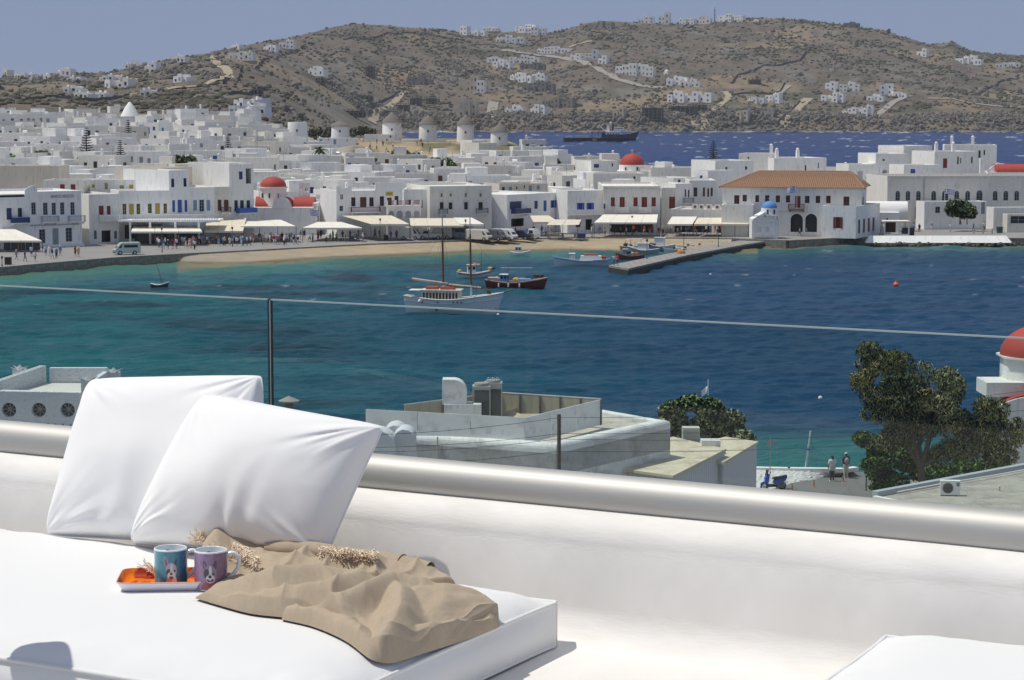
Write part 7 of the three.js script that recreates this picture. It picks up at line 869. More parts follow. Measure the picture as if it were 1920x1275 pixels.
for (const [px, py, l, t] of [[1352, 452, 'white upturned skiff on the sand by the restaurant lamp', .5], [1366, 449, 'pale beached rowing boat next to the chapel', -.2]]) smallBoat(l, px, py, 3.6, t, [.7, .68, .6], { name: 'skiff', h: .45, boxes: [[[0, .4, 0, .25, .06, 1.1], 'thwart', M.wood]] }).position.y = .9;
smallBoat('small bright blue rowing boat afloat at the low jetty', 1094, 463.5, 2.3, 2.9, [.08, .3, .55], { name: 'rowing_boat', h: .45, deck: [.12, .3, .5], rail: M.sky, boxes: [[[.2, .38, 0, .2, .06, .7], 'thwart', M.wood]] });
smallBoat('lone white dinghy with a leaning brown mast on the turquoise water', 299, 541, 2.6, -.12, [.04, .055, .06], { name: 'dinghy', h: .55, deck: [.6, .6, .56], rail: M.whiteP, mast: [[.5, 3.0, -.9, M.wood]], boxes: [[[-.2, .4, 0, .2, .06, .7], 'thwart', M.wood]] });
{ const b = thing('buoy', 'round orange buoy floating alone in the deep blue bay', 'buoy', boatAt(1680, 537)); new MB().add(new THREE.SphereGeometry(.42, 18, 14), T4(0, .22, 0)).build('float', std([.75, .13, .05], { roughness: .4 }), b); new MB().add(new THREE.CylinderGeometry(.14, .2, .2, 12), T4(0, .68, 0)).build('cap', std([.75, .13, .05]), b); for (const [x, y, w] of [[1332, 516, 'behind the pier tip in open water'], [1538, 748, 'in open water above the road walkers']]) { const f = mesh('white_float', new THREE.SphereGeometry(.2, 12, 8), M.whiteP); f.position.copy(boatAt(x, y)).setY(.08); tag(f, 'tiny white float ' + w, 'buoy'); } }
{ // the supply ship in the strait
  const p = boatAt(1125, 265), D = -p.z, L = 56, o = thing('supply_ship', 'dark blue supply ship with white superstructure crossing the strait', 'ship', p, -.05), X = px => (px - 1125) * D / F, Y = py => at(1125, py, D).y, hp = std([.012, .022, .07], { roughness: .4 });
  hull(o, L, 12, Y(246.5), 2.6, 2.4, hp, std([.1, .12, .16]), { draft: 1.5, railM: hp, rail: .2, well: .3, rake: .06, fine: 3, tr: .9 });
  new MB().bx(X(1128), X(1190), 2.5, Y(252), -5, 5).bx(X(1128), X(1134), Y(252), Y(248), -5, 5).build('forecastle', hp, o); new MB().bx(X(1055), X(1190), -.6, .25, -5.2, 5.3).build('boot_stripe', std([.12, .03, .03]), o);
  const s = new MB().bx(X(1136), X(1164), Y(254), Y(246.5), -4.6, 4.6).bx(X(1150), X(1172), Y(246.4), Y(243), -4.2, 4.2).bx(X(1152), X(1170), Y(242.9), Y(239), -3.6, 3.6).build('superstructure', M.whiteP, o); for (let i = 0; i < 6; i++) new MB().bx(X(1153.5 + i * 2.6), X(1155.3 + i * 2.6), Y(241.9), Y(240.2), 3.62, 3.7).build('bridge_window', M.glassDark, s); for (let i = 0; i < 5; i++) new MB().bx(X(1139 + i * 5), X(1141 + i * 5), Y(252), Y(249.5), 4.62, 4.7).build('window', M.glassDark, s);
  const f = new MB(); f.box(X(1140), (Y(234) + Y(248)) / 2, 0, 2.6, Y(234) - Y(248), 4, 0, .75); f.build('funnel', M.whiteP, o); new MB().box(X(1149), (Y(232) + Y(245)) / 2, 0, 1.8, Y(232) - Y(245), 3, 0, .7).build('exhaust_stack', hp, o); new MB().add(new THREE.SphereGeometry(.9, 12, 10), T4(X(1145), Y(230.5), 0)).build('radar_dome', M.whiteP, o);
  new MB().bar([X(1157), Y(240), 0], [X(1156), Y(216), 0], .22, .1).bar([X(1160), Y(238), 0], [X(1156.5), Y(226), 0], .12).build('radar_mast', M.greyP, o); new MB().bar([X(1136), Y(247), 0], [X(1122), Y(234), 0], .35, .25).build('crane', M.canvasW, o); new MB().bx(X(1078), X(1103), 2.5, Y(255), -4, 4).build('deck_cargo', M.grey, o); for (const x of [1110, 1122]) new MB().bar([X(x), 2.5, 2], [X(x), Y(246), 2], .25).box(X(x), Y(250), 2, 2.4, .3, .3).build('deck_crane', M.red, o); new MB().box(X(1115), 1.4, 5.9, 3, 2.4, .3).build('yellow_fender', M.yellow, o); new MB().bx(X(1062), X(1128), 3.6, 3.75, 5.2, 5.35).bx(X(1062), X(1128), 3.6, 3.75, -5.35, -5.2).build('side_rail', M.greyP, o);
}
{ for (const [px, py, h, w] of [[1340, 41, 11, 'standing above the summit houses'], [1437, 38, 8, 'on the bare ridge past the summit houses'], [1503, 42, 9, 'on the smooth ridge before the ruined hut'], [1885, 103, 6, 'on the low ridge at the far end']]) { const p = onHill(px, py + 2), H = (px === 1340 ? 29 : h) * -p.z / F, o = thing('mast_pole', 'thin ' + (px === 1340 ? 'tall radio mast ' : 'pole ') + w, 'mast', p, 0, 'poles on the skyline'); new MB().bar([0, -1, 0], [0, H, 0], px === 1340 ? .9 : .45, .35, 6).build('pole', M.iron, o); if (px === 1340) new MB().box(0, H * .45, 0, 2, .4, 2).box(0, H * .8, 0, 1.4, 1.6, 1.4).build('aerial', M.iron, o); } }
// ---------- the slope under the terrace ----------
{ const us = flare(90, .3), Ds = [14, 30, 50, 75, 100, 122, 134, 141, 142.5, 144, 147]; const hy = D => lut([[14, 20.5], [30, 17], [50, 13], [75, 7.5], [100, 3.2], [122, 1.5], [141, 1.15], [142.5, .2], [144, -1.3], [147, -3]])(D);
  struct('near_ground', fanGeo(us, Ds, (u, D) => hy(D + (u < .09 ? -1 : 0) * sm(.09, -.05, u) * -14)), std([.3, .285, .265], { map: stainT, roughness: .95 }));
  const A = onY(1405, 922, 1.2), B = onY(1640, 885, 1.2); void A; void B;
  const a = new MB(), q = [[1395, 935], [1700, 935], [1660, 884], [1575, 888], [1490, 906]].map(([x, y]) => onY(x, y, 1.24)); a.tri(q[0].toArray(), q[1].toArray(), q[2].toArray()); a.tri(q[0].toArray(), q[2].toArray(), q[3].toArray()); a.tri(q[0].toArray(), q[3].toArray(), q[4].toArray());
  const rs = new THREE.Shape(q.map(p => new THREE.Vector2(p.x, -p.z))), rg = new THREE.ExtrudeGeometry(rs, { depth: .3, bevelEnabled: false }); rg.rotateX(-Math.PI / 2); rg.translate(0, 1.0, 0); struct('shore_road', rg, std([.17, .168, .165], { map: stainT, roughness: .95 }));
  // whitewashed stone apron and wall
  const w = thing('whitewashed_wall', 'whitewashed rough stone slope with a white coping beside the shore road', 'wall', onY(1500, 882, 1.3)), g = w.position, L = p => [p.x - g.x, p.y - g.y, p.z - g.z];
  const stone = new THREE.MeshStandardMaterial({ color: C(.66, .65, .64), roughness: .95, bumpMap: tex(256, (u, v) => fbm(u * 12, v * 20, 4, 0 || 4, 3) * 0 + fbm(u * 12, v * 12, 4, 12, 3), .5), bumpScale: .12 });
  const q0 = [onY(1390, 935, 1.15), onY(1492, 910, 1.2), onY(1575, 891, 1.25), onY(1600, 884, 1.3)], q1 = [onY(1385, 880, 1.75), onY(1480, 882, 1.75), onY(1585, 883, 1.75), onY(1604, 879, 1.8)];
  const sl = gridGeo(90, 18, (s, t) => { const f = s * 3, i = Math.min(2, Math.floor(f)), a2 = q0[i].clone().lerp(q0[i + 1], f - i), b2 = q1[i].clone().lerp(q1[i + 1], f - i), p = a2.lerp(b2, t); p.y += .14 * (Math.abs(noise(s * 42, t * 9) - .5) * 2 - .5) * (t < .95 ? 1 : 0); return [...L(p), s * 10, t * 4]; }); mesh('stone_slope', sl, stone, w);
  const cop = new MB(); for (let i = 0; i < 3; i++) { const p = q1[i], r = q1[i + 1], len = p.distanceTo(r) + .15; cop.add(new THREE.BoxGeometry(len, .26, .5), new THREE.Matrix4().makeTranslation((p.x + r.x) / 2 - g.x, p.y - g.y + .02, (p.z + r.z) / 2 - g.z - .2).multiply(new THREE.Matrix4().makeRotationY(Math.atan2(-(r.z - p.z), r.x - p.x)))); } cop.build('coping', M.white[0], w);
  for (const [px, py, l] of [[1485, 919, 'nearest the scooter'], [1526, 913, 'between the scooter and the walker in a white shirt'], [1581, 903, 'between the two walkers']]) { const o = thing('bollard', 'thin orange flexible road post, ' + l, 'road post', onY(px, py, 1.3), 0, 'orange road posts'); new MB().bar([0, 0, 0], [0, .45, 0], .04, .035, 8).build('post', std([.4, .09, .05]), o); new MB().add(new THREE.CylinderGeometry(.1, .12, .04, 12), T4(0, .02, 0)).build('foot', M.orange, o); new MB().bar([0, .3, 0], [0, .38, 0], .043, .043, 8).build('band', M.rope, o); }
  scooter('blue and white scooter parked by the road post beside the white-walled slope', onY(1450, 919, 1.24), .25 + Math.PI, std([.03, .1, .55], { roughness: .3 }), 1.02);
  const s = thing('road_sign', 'round road sign seen from behind on a thin pole over the scooter', 'road sign', onY(1443.5, 905, 1.3)); new MB().bar([0, 0, 0], [0, 3.0, 0], .03, .03, 8).build('pole', M.steel, s); const dk = new THREE.CylinderGeometry(.24, .24, .02, 28); dk.rotateX(Math.PI / 2); mesh('disc', dk, std([.4, .4, .38], { metalness: .4, roughness: .5 }), s).position.set(.03, 2.62, -.05);
  const m = thing('boat_mast', 'white boat mast with blue spreader rising behind the whitewashed wall', 'mast', onY(1509, 893, .4)); new MB().bar([0, 0, 0], [.35, 3.2, 0], .09, .05, 10).build('pole', M.whiteP, m); new MB().bar([-.3, 1.95, 0], [.75, 1.92, 0], .025).box(.21, 1.92, 0, .2, .1, .2).build('spreader', M.blue, m); new MB().bar([.35, 3.1, 0], [-.7, 0, .2], .008).bar([.35, 3.1, 0], [.9, 0, .2], .008).bar([.35, 2, 0], [.7, .0, -.2], .008).build('stay', M.iron, m);
  const fl = thing('flagpole', 'white pole with a small limp white flag behind the round bush', 'flag', onY(1327, 800, 4)); new MB().bar([0, 0, 0], [0, 3.3, 0], .05, .035).build('pole', M.whiteP, fl); mesh('flag', gridGeo(8, 6, (a2, b2) => [-.05 - a2 * .4, 2.4 + b2 * .45 - a2 * .35, .05 * Math.sin(a2 * 6 + b2 * 3)]), std([.8, .8, .82], { side: THREE.DoubleSide }), fl);
}
// two walkers on the shore road, seen from behind
{ const W = figure(.12, .1, .1, 76, false), W2 = figure(.1, .3, .2, 76, false);
  const mk = (f, px, py, lab, top, bot, hair, s) => { const o = thing('person', lab, 'person', onY(px, py, 1.27), Math.PI + .15, 'walkers on the shore road'); o.scale.setScalar(s); mesh('body', f.body, skins[1], o); mesh('shirt', f.top, top, o); mesh('trousers', f.bot, bot, o); mesh('hair', f.hair, hair, o); return o; };
  const p1 = mk(W, 1560, 903, 'person with dark hair in a loose white shirt and dark leggings standing by the wall', std([.68, .68, .72]), std([.05, .055, .07]), hairs[0][1], 1.0); mesh('shirt_tail', fieldMesh([[-.09, .84, 0, .115, -.1, 1.3, 0, .125], [.09, .84, 0, .115, .1, 1.3, 0, .125]], 40, [-.4, .6, -.4], [.4, 1.5, .4], .04), std([.68, .68, .72]), p1); for (const x of [-.11, .11]) new MB().box(x, .045, .03, .1, .09, .27).build('shoe', M.whiteP, p1);
  const p2 = mk(W2, 1586, 897, 'person with cap, dark top, grey backpack and cream trousers beside the tree', std([.03, .04, .1]), std([.6, .56, .48]), hairs[2][1], 1.0); const bp = new MB(); bp.add(new THREE.SphereGeometry(.19, 16, 12), T4(0, 1.22, -.17, 0, 0, 0, .85, 1.15, .55)); bp.build('backpack', std([.35, .36, .37]), p2); new MB().add(new THREE.SphereGeometry(.115, 14, 10, 0, 7, 0, 1.6), T4(0, 1.66, 0)).build('cap', std([.62, .58, .42]), p2); for (const x of [-.11, .11]) new MB().box(x, .045, .03, .1, .09, .27).build('shoe', M.whiteP, p2);
}
const dirtT = tex(512, (u, v) => { const a = fbm(u * 5, v * 5, 5, 5, 41), b = fbm(u * 40, v * 6, 3, 0, 43) * 0 + fbm(u * 32, v * 8, 3, 8, 43), c = sm(.6, .72, fbm(u * 9, v * 9, 4, 9, 47)); const k = .72 + .42 * a - .14 * c - .12 * sm(.55, .75, b); return [k, k * .985, k * .96]; }, 1 / 3.2);
// ---------- near houses below the terrace ----------
const rough = std([.7, .71, .73], { roughness: .95, bumpMap: tex(256, (u, v) => fbm(u * 24, v * 24, 4, 24, 5), 1.2), bumpScale: .03 });
{ // dovecote-style parapet with round vents
  const D = 42, k = D / F, o = thing('vented_parapet', 'rough white roof parapet with three round spoked vents and a row of small square holes', 'parapet', at(84, 800, D)), g = o.position, X = px => (px - 84) * k, Y = py => at(84, py, D).y - g.y;
  const m = new MB(), holes = [16.5, 73, 127.5].map(px => ({ u: X(px) - X(-160), v: Y(769) - Y(860), w: 30 * k, h: 30 * k })); const s = new THREE.Shape(); s.moveTo(0, 0); s.lineTo(X(160) - X(-160), 0); s.lineTo(X(160) - X(-160), Y(737) - Y(860)); s.lineTo(0, Y(731) - Y(860)); for (const h of holes) { const p = new THREE.Path(); p.absarc(h.u, h.v, h.w / 2, 0, Math.PI * 2); s.holes.push(p); }
  for (let i = 0; i < 20; i++) { const px = -126 + i * 14.2 + 3; const u = X(px) - X(-160), v = Y(793 + (px) * .028) - Y(860), a = 2.6 * k; const p = new THREE.Path(); p.moveTo(u - a, v - a); p.lineTo(u + a, v - a); p.lineTo(u + a, v + a); p.lineTo(u - a, v + a); if (px < 155) s.holes.push(p); }
  m.add(new THREE.ExtrudeGeometry(s, { depth: .14, bevelEnabled: true, bevelThickness: .02, bevelSize: .015, bevelSegments: 2 }), T4(X(-160), Y(860), -.16)); m.build('front_wall', rough, o);
  const bk = new MB(); bk.bx(X(48), X(162), Y(775), Y(716), -2.4, -2.25).build('back_wall', rough, o); const sd = new MB(); sd.add(new THREE.BoxGeometry(.14, .5, 2.3), T4(X(20) - .1, Y(738), -1.2, .03, -.22, 0)); sd.bx(X(156), X(166), Y(800), Y(722), -2.3, -.1); sd.build('side_wall', rough, o);
  new MB().bx(X(-40), X(160), Y(748), Y(745), -2.2, -.2).build('roof', M.roof[0], o);
  for (const [px, t, b, z] of [[37, 692, 716, -2.3], [165, 712, 800, -.05], [213, 697, 760, -2.3]]) { const kk = (D - z) / F * .98, q = at(px, t, D - z), y0 = at(px, b, D - z).y - g.y, x = q.x - g.x, y1 = q.y - g.y, p = new MB(); p.box(x, (y0 + y1) / 2, z, 23 * kk, y1 - y0, 23 * kk); for (const [a, c] of [[-1, -1], [1, -1], [1, 1], [-1, 1]]) p.add(new THREE.ConeGeometry(.03, .16, 6), T4(x + a * 11 * kk, y1 + .03, z + c * 11 * kk, c * .7, 0, -a * .9)); p.add(new THREE.ConeGeometry(.1, .1, 4), T4(x, y1 + .05, z)); p.build('corner_post', rough, o); }
  for (const h of holes) { const x = h.u + X(-160), y = h.v + Y(860), r = h.w / 2; const d = new THREE.CylinderGeometry(r * 1.1, r * 1.1, .02, 24); d.rotateX(Math.PI / 2); const v = mesh('vent_back', d, std([.1, .1, .105]), o); v.position.set(x, y, -.2); for (let i = 0; i < 4; i++) { const a = i * Math.PI / 4; new MB().bar([Math.cos(a) * r * 1.05, Math.sin(a) * r * 1.05, .06], [-Math.cos(a) * r * 1.05, -Math.sin(a) * r * 1.05, .06], .011, .011, 5).build('spoke', rough, v); } }
  const c = thing('roof_vent', 'mushroom-capped metal roof vent just behind the pillows', 'chimney vent', at(542, 775, 38)), kk = 38 / F; new MB().add(new THREE.CylinderGeometry(.07, .1, .32, 14), T4(0, .1, 0)).build('pipe', M.iron, c); new MB().add(new THREE.ConeGeometry(20 * kk, 9 * kk, 24), T4(0, 29 * kk, 0)).add(new THREE.CylinderGeometry(20 * kk, 18 * kk, .03, 24), T4(0, 23 * kk, 0)).build('cap', std([.32, .3, .28]), c);
}
{ // white roof building with the machine enclosure
  const D0 = 100, o = thing('roof_building', 'large white rounded-parapet roof building with a fenced machine enclosure on top', 'house', at(960, 830, D0)), g = o.position, R = (px, py, y) => { const p = onY(px, py, y); return [p.x - g.x, y - g.y, p.z - g.z]; };
  const yr = 11.15; // roof level
  const slab = (list, y0, y1, mat, name, rad = 0) => { const s = new THREE.Shape(list.map(q => new THREE.Vector2(q[0], -q[2]))), e = new THREE.ExtrudeGeometry(s, { depth: y1 - y0 - 2 * rad, bevelEnabled: rad > 0, bevelThickness: rad, bevelSize: rad, bevelOffset: -rad, bevelSegments: 4 }); e.rotateX(-Math.PI / 2); e.translate(0, y0 - g.y + rad, 0); return mesh(name, e, mat, o); };
  const wallPiece = (a, b, w, y0, y1, name, mat, rad) => { const d = V(b[0] - a[0], 0, b[2] - a[2]).normalize(), n = V(-d.z, 0, d.x).multiplyScalar(w); return slab([a, b, [b[0] + n.x, 0, b[2] + n.z], [a[0] + n.x, 0, a[2] + n.z]], y0, y1, mat, name, rad); };
  const wht = std([.82, .83, .84], { map: dirtT, roughness: .92, bumpMap: grainT, bumpScale: .02 }), A = R(640, 808, yr), B = R(1042, 836, yr), Cc = R(1257, 790, yr), E = R(1130, 768, yr);
  slab([A, B, Cc, E], 2, yr - .35, wht, 'walls'); const rf = slab([[A[0] + .4, 0, A[2] - .4], [B[0] - .1, 0, B[2] - .6], [Cc[0] - .6, 0, Cc[2] - .1], [E[0], 0, E[2] + .3]], yr - .349, yr - .28, std([.56, .52, .45], { map: dirtT }), 'roof'); void rf;
  wallPiece(A, B, -.75, yr - 1.6, yr + .08, 'front_parapet', wht, .26); wallPiece(B, Cc, -.75, yr - 1.6, yr + .08, 'side_parapet', wht, .26); wallPiece(Cc, E, -.35, yr - .6, yr + .02, 'back_parapet', wht, .12);
  new MB().bar([mix(A[0], B[0], .46), yr - 1.6 - g.y, mix(A[2], B[2], .46) + .06], [mix(A[0], B[0], .46), yr + .05 - g.y, mix(A[2], B[2], .46) + .1], .04).build('conduit', M.grey, o);
  // enclosure of sheet panels
  const y1 = 12.25, P = [R(686, 767, y1), R(984, 783, y1), R(1127, 749, y1), R(938, 737, y1), R(758, 760, y1)].map(q => V(q[0], 0, q[2])), lo = yr - .1 - g.y, hi = y1 - g.y; const panel = (a, b, n, mat) => { for (let i = 0; i < n; i++) { const p = a.clone().lerp(b, i / n), q = a.clone().lerp(b, (i + .985) / n), L = p.distanceTo(q); const m = new MB().add(new THREE.BoxGeometry(L, hi - lo, .05), T4((p.x + q.x) / 2, (hi + lo) / 2, (p.z + q.z) / 2, 0, Math.atan2(-(q.z - p.z), q.x - p.x), 0)); m.build('fence_panel', mat, o); } };
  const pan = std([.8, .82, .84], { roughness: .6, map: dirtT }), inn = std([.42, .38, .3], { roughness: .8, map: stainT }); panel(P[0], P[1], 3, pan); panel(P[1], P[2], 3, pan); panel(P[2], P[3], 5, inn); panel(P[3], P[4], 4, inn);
  for (let i = 0; i <= 5; i++) { const q = P[2].clone().lerp(P[3], i / 5); new MB().box(q.x, (hi + lo) / 2, q.z + .09, .09, hi - lo, .09).build('fence_post', M.iron, o); } new MB().bar([P[2].x, hi + .02, P[2].z], [P[3].x, hi + .02, P[3].z], .04).bar([P[3].x, hi + .02, P[3].z], [P[4].x, hi + .02, P[4].z], .04).build('fence_rail', M.grey, o);
  const ac = R(903, 790, yr), an = R(925, 788, yr); for (const q of [ac, an]) { const i = q === ac ? 0 : 1, u = new MB().box(q[0], yr - g.y + .85 + i * .06, q[2], .85, 1.75 + .1 * i, .85).build('cooling_unit', std([.45, .44, .41]), o); new MB().box(q[0] + .02, yr - g.y + .85, q[2] + .44, .7, 1.4, .03).build('coil', std([.1, .1, .1]), u); for (let z = 0; z < 12; z++) new MB().box(q[0] - .02, yr - g.y + .25 + z * .11, q[2] + .465, .66, .02, .02).build('fin', M.iron, u); const f = new THREE.CylinderGeometry(.34, .36, .1, 20); const fm = mesh('fan_cowl', f, std([.35, .34, .32]), u); fm.position.set(q[0], yr - g.y + 1.8 + i * .1, q[2]); if (i) for (let z = -1; z < 2; z++) { const t = mesh('hoop', new THREE.TorusGeometry(.1, .015, 6, 14, Math.PI), M.steel, u); t.position.set(q[0] + z * .2, yr - g.y + 1.95, q[2]); } }
  const dq = R(862, 793, yr); new MB().box(dq[0] + .15, yr - g.y + .55, dq[2], 1.75, .8, 1.1).build('duct_base', wht, o); const sh = new THREE.Shape(); sh.moveTo(-.5, 0); sh.lineTo(-.5, 1.15); sh.lineTo(.0, 1.15); sh.absarc(.0, .55, .6, Math.PI / 2, 0, true); sh.lineTo(.6, 0); sh.lineTo(-.5, 0); const dg = new THREE.ExtrudeGeometry(sh, { depth: .85, bevelEnabled: true, bevelThickness: .03, bevelSize: .02, bevelSegments: 2 }); mesh('curved_duct', dg, wht, o).position.set(dq[0] - .28, yr - g.y + .95, dq[2] - .45);
  const sk = R(1000, 780, yr + .15), kk = new MB(); const ring = (r0, r1, y0, y1b) => { for (let i = 0; i < 6; i++) { const a = i / 6 * 6.283, b = (i + 1) / 6 * 6.283, p = (r, t, y) => [sk[0] + r * 1.5 * Math.cos(t), y - g.y, sk[2] + r * 1.6 * Math.sin(t)]; kk.quad(p(r0, a, y0), p(r0, b, y0), p(r1, b, y1b), p(r1, a, y1b)); kk.quad(p(r1, b, y0), p(r1, a, y0), p(r1, a, y1b), p(r1, b, y1b)); } }; ring(1.15, .8, yr + .0, yr + .42); const skm = inn.clone(); skm.side = THREE.DoubleSide; skm.color = C(.5, .43, .33); kk.build('skylight_kerb', skm, o);
  // rounded white chimney forms beside the building
  const h = thing('vaulted_roof', 'rough white roof with rounded vault ends close behind the front pillow', 'vault', at(745, 850, 62)), kx = 62 / F, mm = (x, w, hh, z) => { const s2 = new THREE.Shape(); s2.moveTo(-w, -1); s2.lineTo(w, -1); s2.lineTo(w, hh - w); s2.absarc(0, hh - w, w, 0, Math.PI); s2.lineTo(-w, -1); const e = new THREE.ExtrudeGeometry(s2, { depth: .9, bevelEnabled: true, bevelThickness: .05, bevelSize: .03, bevelSegments: 2 }); mesh('vault', e, rough, h).position.set(x, 0, z); }; mm(-32 * kx, 30 * kx, 51 * kx, 0); mm(14 * kx, 19 * kx, 49 * kx, -.5); mm(-5 * kx, 20 * kx, 50 * kx, -1.2);
}
{ // beige flat-roofed sheds
  const o = thing('stepped_shed', 'stepped shed with beige flat roof levels and pale slatted walls below the white roof building', 'shed', at(1250, 880, 97)), g = o.position, R = (px, py, y) => { const p = onY(px, py, y); return new THREE.Vector2(p.x - g.x, -(p.z - g.z)); };
  const roof = (pts, y, name) => { const e = new THREE.ExtrudeGeometry(new THREE.Shape(pts.map(q => R(q[0], q[1], y))), { depth: .12, bevelEnabled: false }); e.rotateX(-Math.PI / 2); e.translate(0, y - g.y, 0); mesh(name, e, std([.66, .59, .46], { map: dirtT, roughness: .95 }), o); return pts.map(q => R(q[0], q[1], y)); };
  const walls = (P, y, mat) => { for (let i = 0; i < P.length; i++) { const a = P[i], b = P[(i + 1) % P.length], L = a.distanceTo(b), n = Math.max(1, Math.round(L / .32)); if (b.x < a.x - .1 && a.y > b.y) continue; const d = b.clone().sub(a).divideScalar(L); for (let k2 = 0; k2 < n; k2++) { const c = a.clone().addScaledVector(d, L * (k2 + .5) / n); new MB().add(new THREE.BoxGeometry(L / n - .025, 4.2, .06), T4(c.x, y - g.y - 2.1 - .02, -c.y, 0, Math.atan2(d.y, d.x), 0)).build('slat', mat, o); } } const e = new THREE.ExtrudeGeometry(new THREE.Shape(P.map(q => q.clone().lerp(P[0].clone().add(P[2]).multiplyScalar(.5), .02))), { depth: 4.1, bevelEnabled: false }); e.rotateX(-Math.PI / 2); e.translate(0, y - g.y - 4.15, 0); mesh('core', e, std([.4, .41, .43]), o); };
  const wm = std([.58, .6, .63], { roughness: .7 }); walls([[1096, 870], [1262, 893], [1358, 846], [1262, 825]].map(q => R(q[0], q[1], 9.3)), 9.3, wm); roof([[1085, 872], [1262, 897], [1362, 846], [1262, 823]], 9.3, 'roof'); walls([[1345, 866], [1356, 868], [1418, 833], [1360, 826], [1318, 838]].map(q => R(q[0], q[1], 8.9)), 8.9, wm); roof([[1330, 868], [1357, 871], [1422, 832], [1360, 823], [1300, 838]], 8.9, 'roof');
  const b = thing('condenser_box', 'beige slatted condenser box on the shed roof before the round bush', 'air conditioner', at(1295, 832, 108)); const kk = 108 / F; new MB().box(0, 16 * kk, 0, 32 * kk, 32 * kk, .7).build('casing', std([.55, .53, .47]), b); for (let i = 0; i < 8; i++) new MB().box(0, (4 + i * 3.4) * kk, .36, 28 * kk, .03, .02).build('louvre', M.grey, b); const b2 = thing('roof_box', 'small plain white box on the shed roof by the condenser box', 'box', at(1332, 834, 104)); new MB().box(0, .12, 0, 36 * 104 / F, .28, .7).build('lid', M.white[0], b2); new MB().box(0, -.08, 0, 34 * 104 / F, .14, .64).build('body', M.white[4], b2);
  // wooden pole with wires across the view
  const p = thing('utility_pole', 'weathered wooden pole standing before the corner of the white roof building', 'utility pole', at(1048, 905, 62)), h = at(1048, 777, 62).y - p.position.y; new MB().bar([0, -3, 0], [0, h, 0], .065, .058, 10).build('pole', std([.09, .075, .065], { roughness: 1 }), p); new MB().box(0, h - .1, .06, .12, .06, .08).build('bracket', M.iron, p);
  const wires = [[690, 805, 1048, 783, 1930, 732], [690, 823, 1048, 813, 1930, 768], [690, 830, 1048, 823, 1930, 790], [690, 856, 1048, 846, 1930, 806]]; wires.forEach((w, i) => { const a = at(w[0] - 300, w[1] + 8, 55), b = at(w[2], w[3], 61.9), c = at(w[4], w[5], 72), t = thing('overhead_wire', 'thin dark overhead wire fixed to the wooden pole, ' + ORD[i] + ' from its top', 'wire', b, 0, 'overhead wires'); const m = new MB(); for (const [p1, p2] of [[a, b], [b, c]]) { let last = null; for (let k2 = 0; k2 <= 12; k2++) { const f = k2 / 12, q = p1.clone().lerp(p2, f); q.y -= .25 * 4 * f * (1 - f); q.sub(b); if (last) m.bar(last, q, .007, .007, 4); last = q; } } m.build('strand', M.black, t); });
}
{ // concrete roof in the corner with an air conditioner
  const o = thing('concrete_roof', 'grey concrete flat roof with a pale kerb and cables in the near corner', 'roof', at(1800, 930, 84)), g = o.position, y = 9.9, R = (px, py) => { const p = onY(px, py, y); return new THREE.Vector2(p.x - g.x, -(p.z - g.z)); }; const P = [[1638, 930], [1790, 985], [2300, 1050], [2300, 830], [1935, 873]].map(q => R(...q)); const e = new THREE.ExtrudeGeometry(new THREE.Shape(P), { depth: 5, bevelEnabled: false }); e.rotateX(-Math.PI / 2); e.translate(0, y - 5 - g.y, 0); mesh('slab', e, std([.42, .4, .36], { map: dirtT, roughness: .95, bumpMap: grainT, bumpScale: .02 }), o);
  const kerb = (a, b, w, hh, mat, n) => { const L = a.distanceTo(b), m = new MB().add(new THREE.BoxGeometry(L, hh, w), T4((a.x + b.x) / 2, y - g.y + hh / 2 + .003, -(a.y + b.y) / 2, 0, Math.atan2(b.y - a.y, b.x - a.x), 0)); m.build(n, mat, o); }; kerb(R(1640, 931), R(1935, 876), .3, .22, std([.4, .43, .46]), 'kerb'); kerb(R(1640, 934), R(1800, 968), .22, .1, M.white[1], 'kerb');
  const cab = new THREE.CatmullRomCurve3([R(1680, 926), R(1745, 914), R(1765, 910), R(1810, 903), R(1870, 893), R(1940, 880)].map(q => V(q.x, y - g.y + .12, -q.y + .25))); mesh('cable', new THREE.TubeGeometry(cab, 40, .035, 6), M.whiteP, o);
  const a = thing('air_conditioner', 'white outdoor air conditioner with round fan on the concrete roof', 'air conditioner', onY(1781, 929, y), -.12); new MB().box(0, .34, 0, .82, .6, .32).build('casing', M.whiteP, a); const d = new THREE.CylinderGeometry(.22, .22, .02, 28); d.rotateX(Math.PI / 2); const f = mesh('fan_grille', d, M.black, a); f.position.set(-.1, .34, .165); for (let i = 0; i < 3; i++) mesh('grille_ring', new THREE.TorusGeometry(.06 + i * .065, .007, 5, 26), M.grey, f).position.z = .015; new MB().box(.31, .5, .165, .12, .16, .015).build('label_plate', std([.2, .22, .26]), a); for (const x of [-.28, .28]) new MB().box(x, .02, 0, .08, .04, .36).build('foot', M.iron, a);
  const v = thing('roof_pipe', 'tiny upright pipe vent on the concrete roof past the air conditioner', 'pipe', onY(1874, 921, y)); new MB().bar([0, 0, 0], [0, .2, 0], .03).build('pipe', M.grey, v); new MB().box(0, .22, 0, .09, .05, .09).build('cap', M.whiteP, v);
}
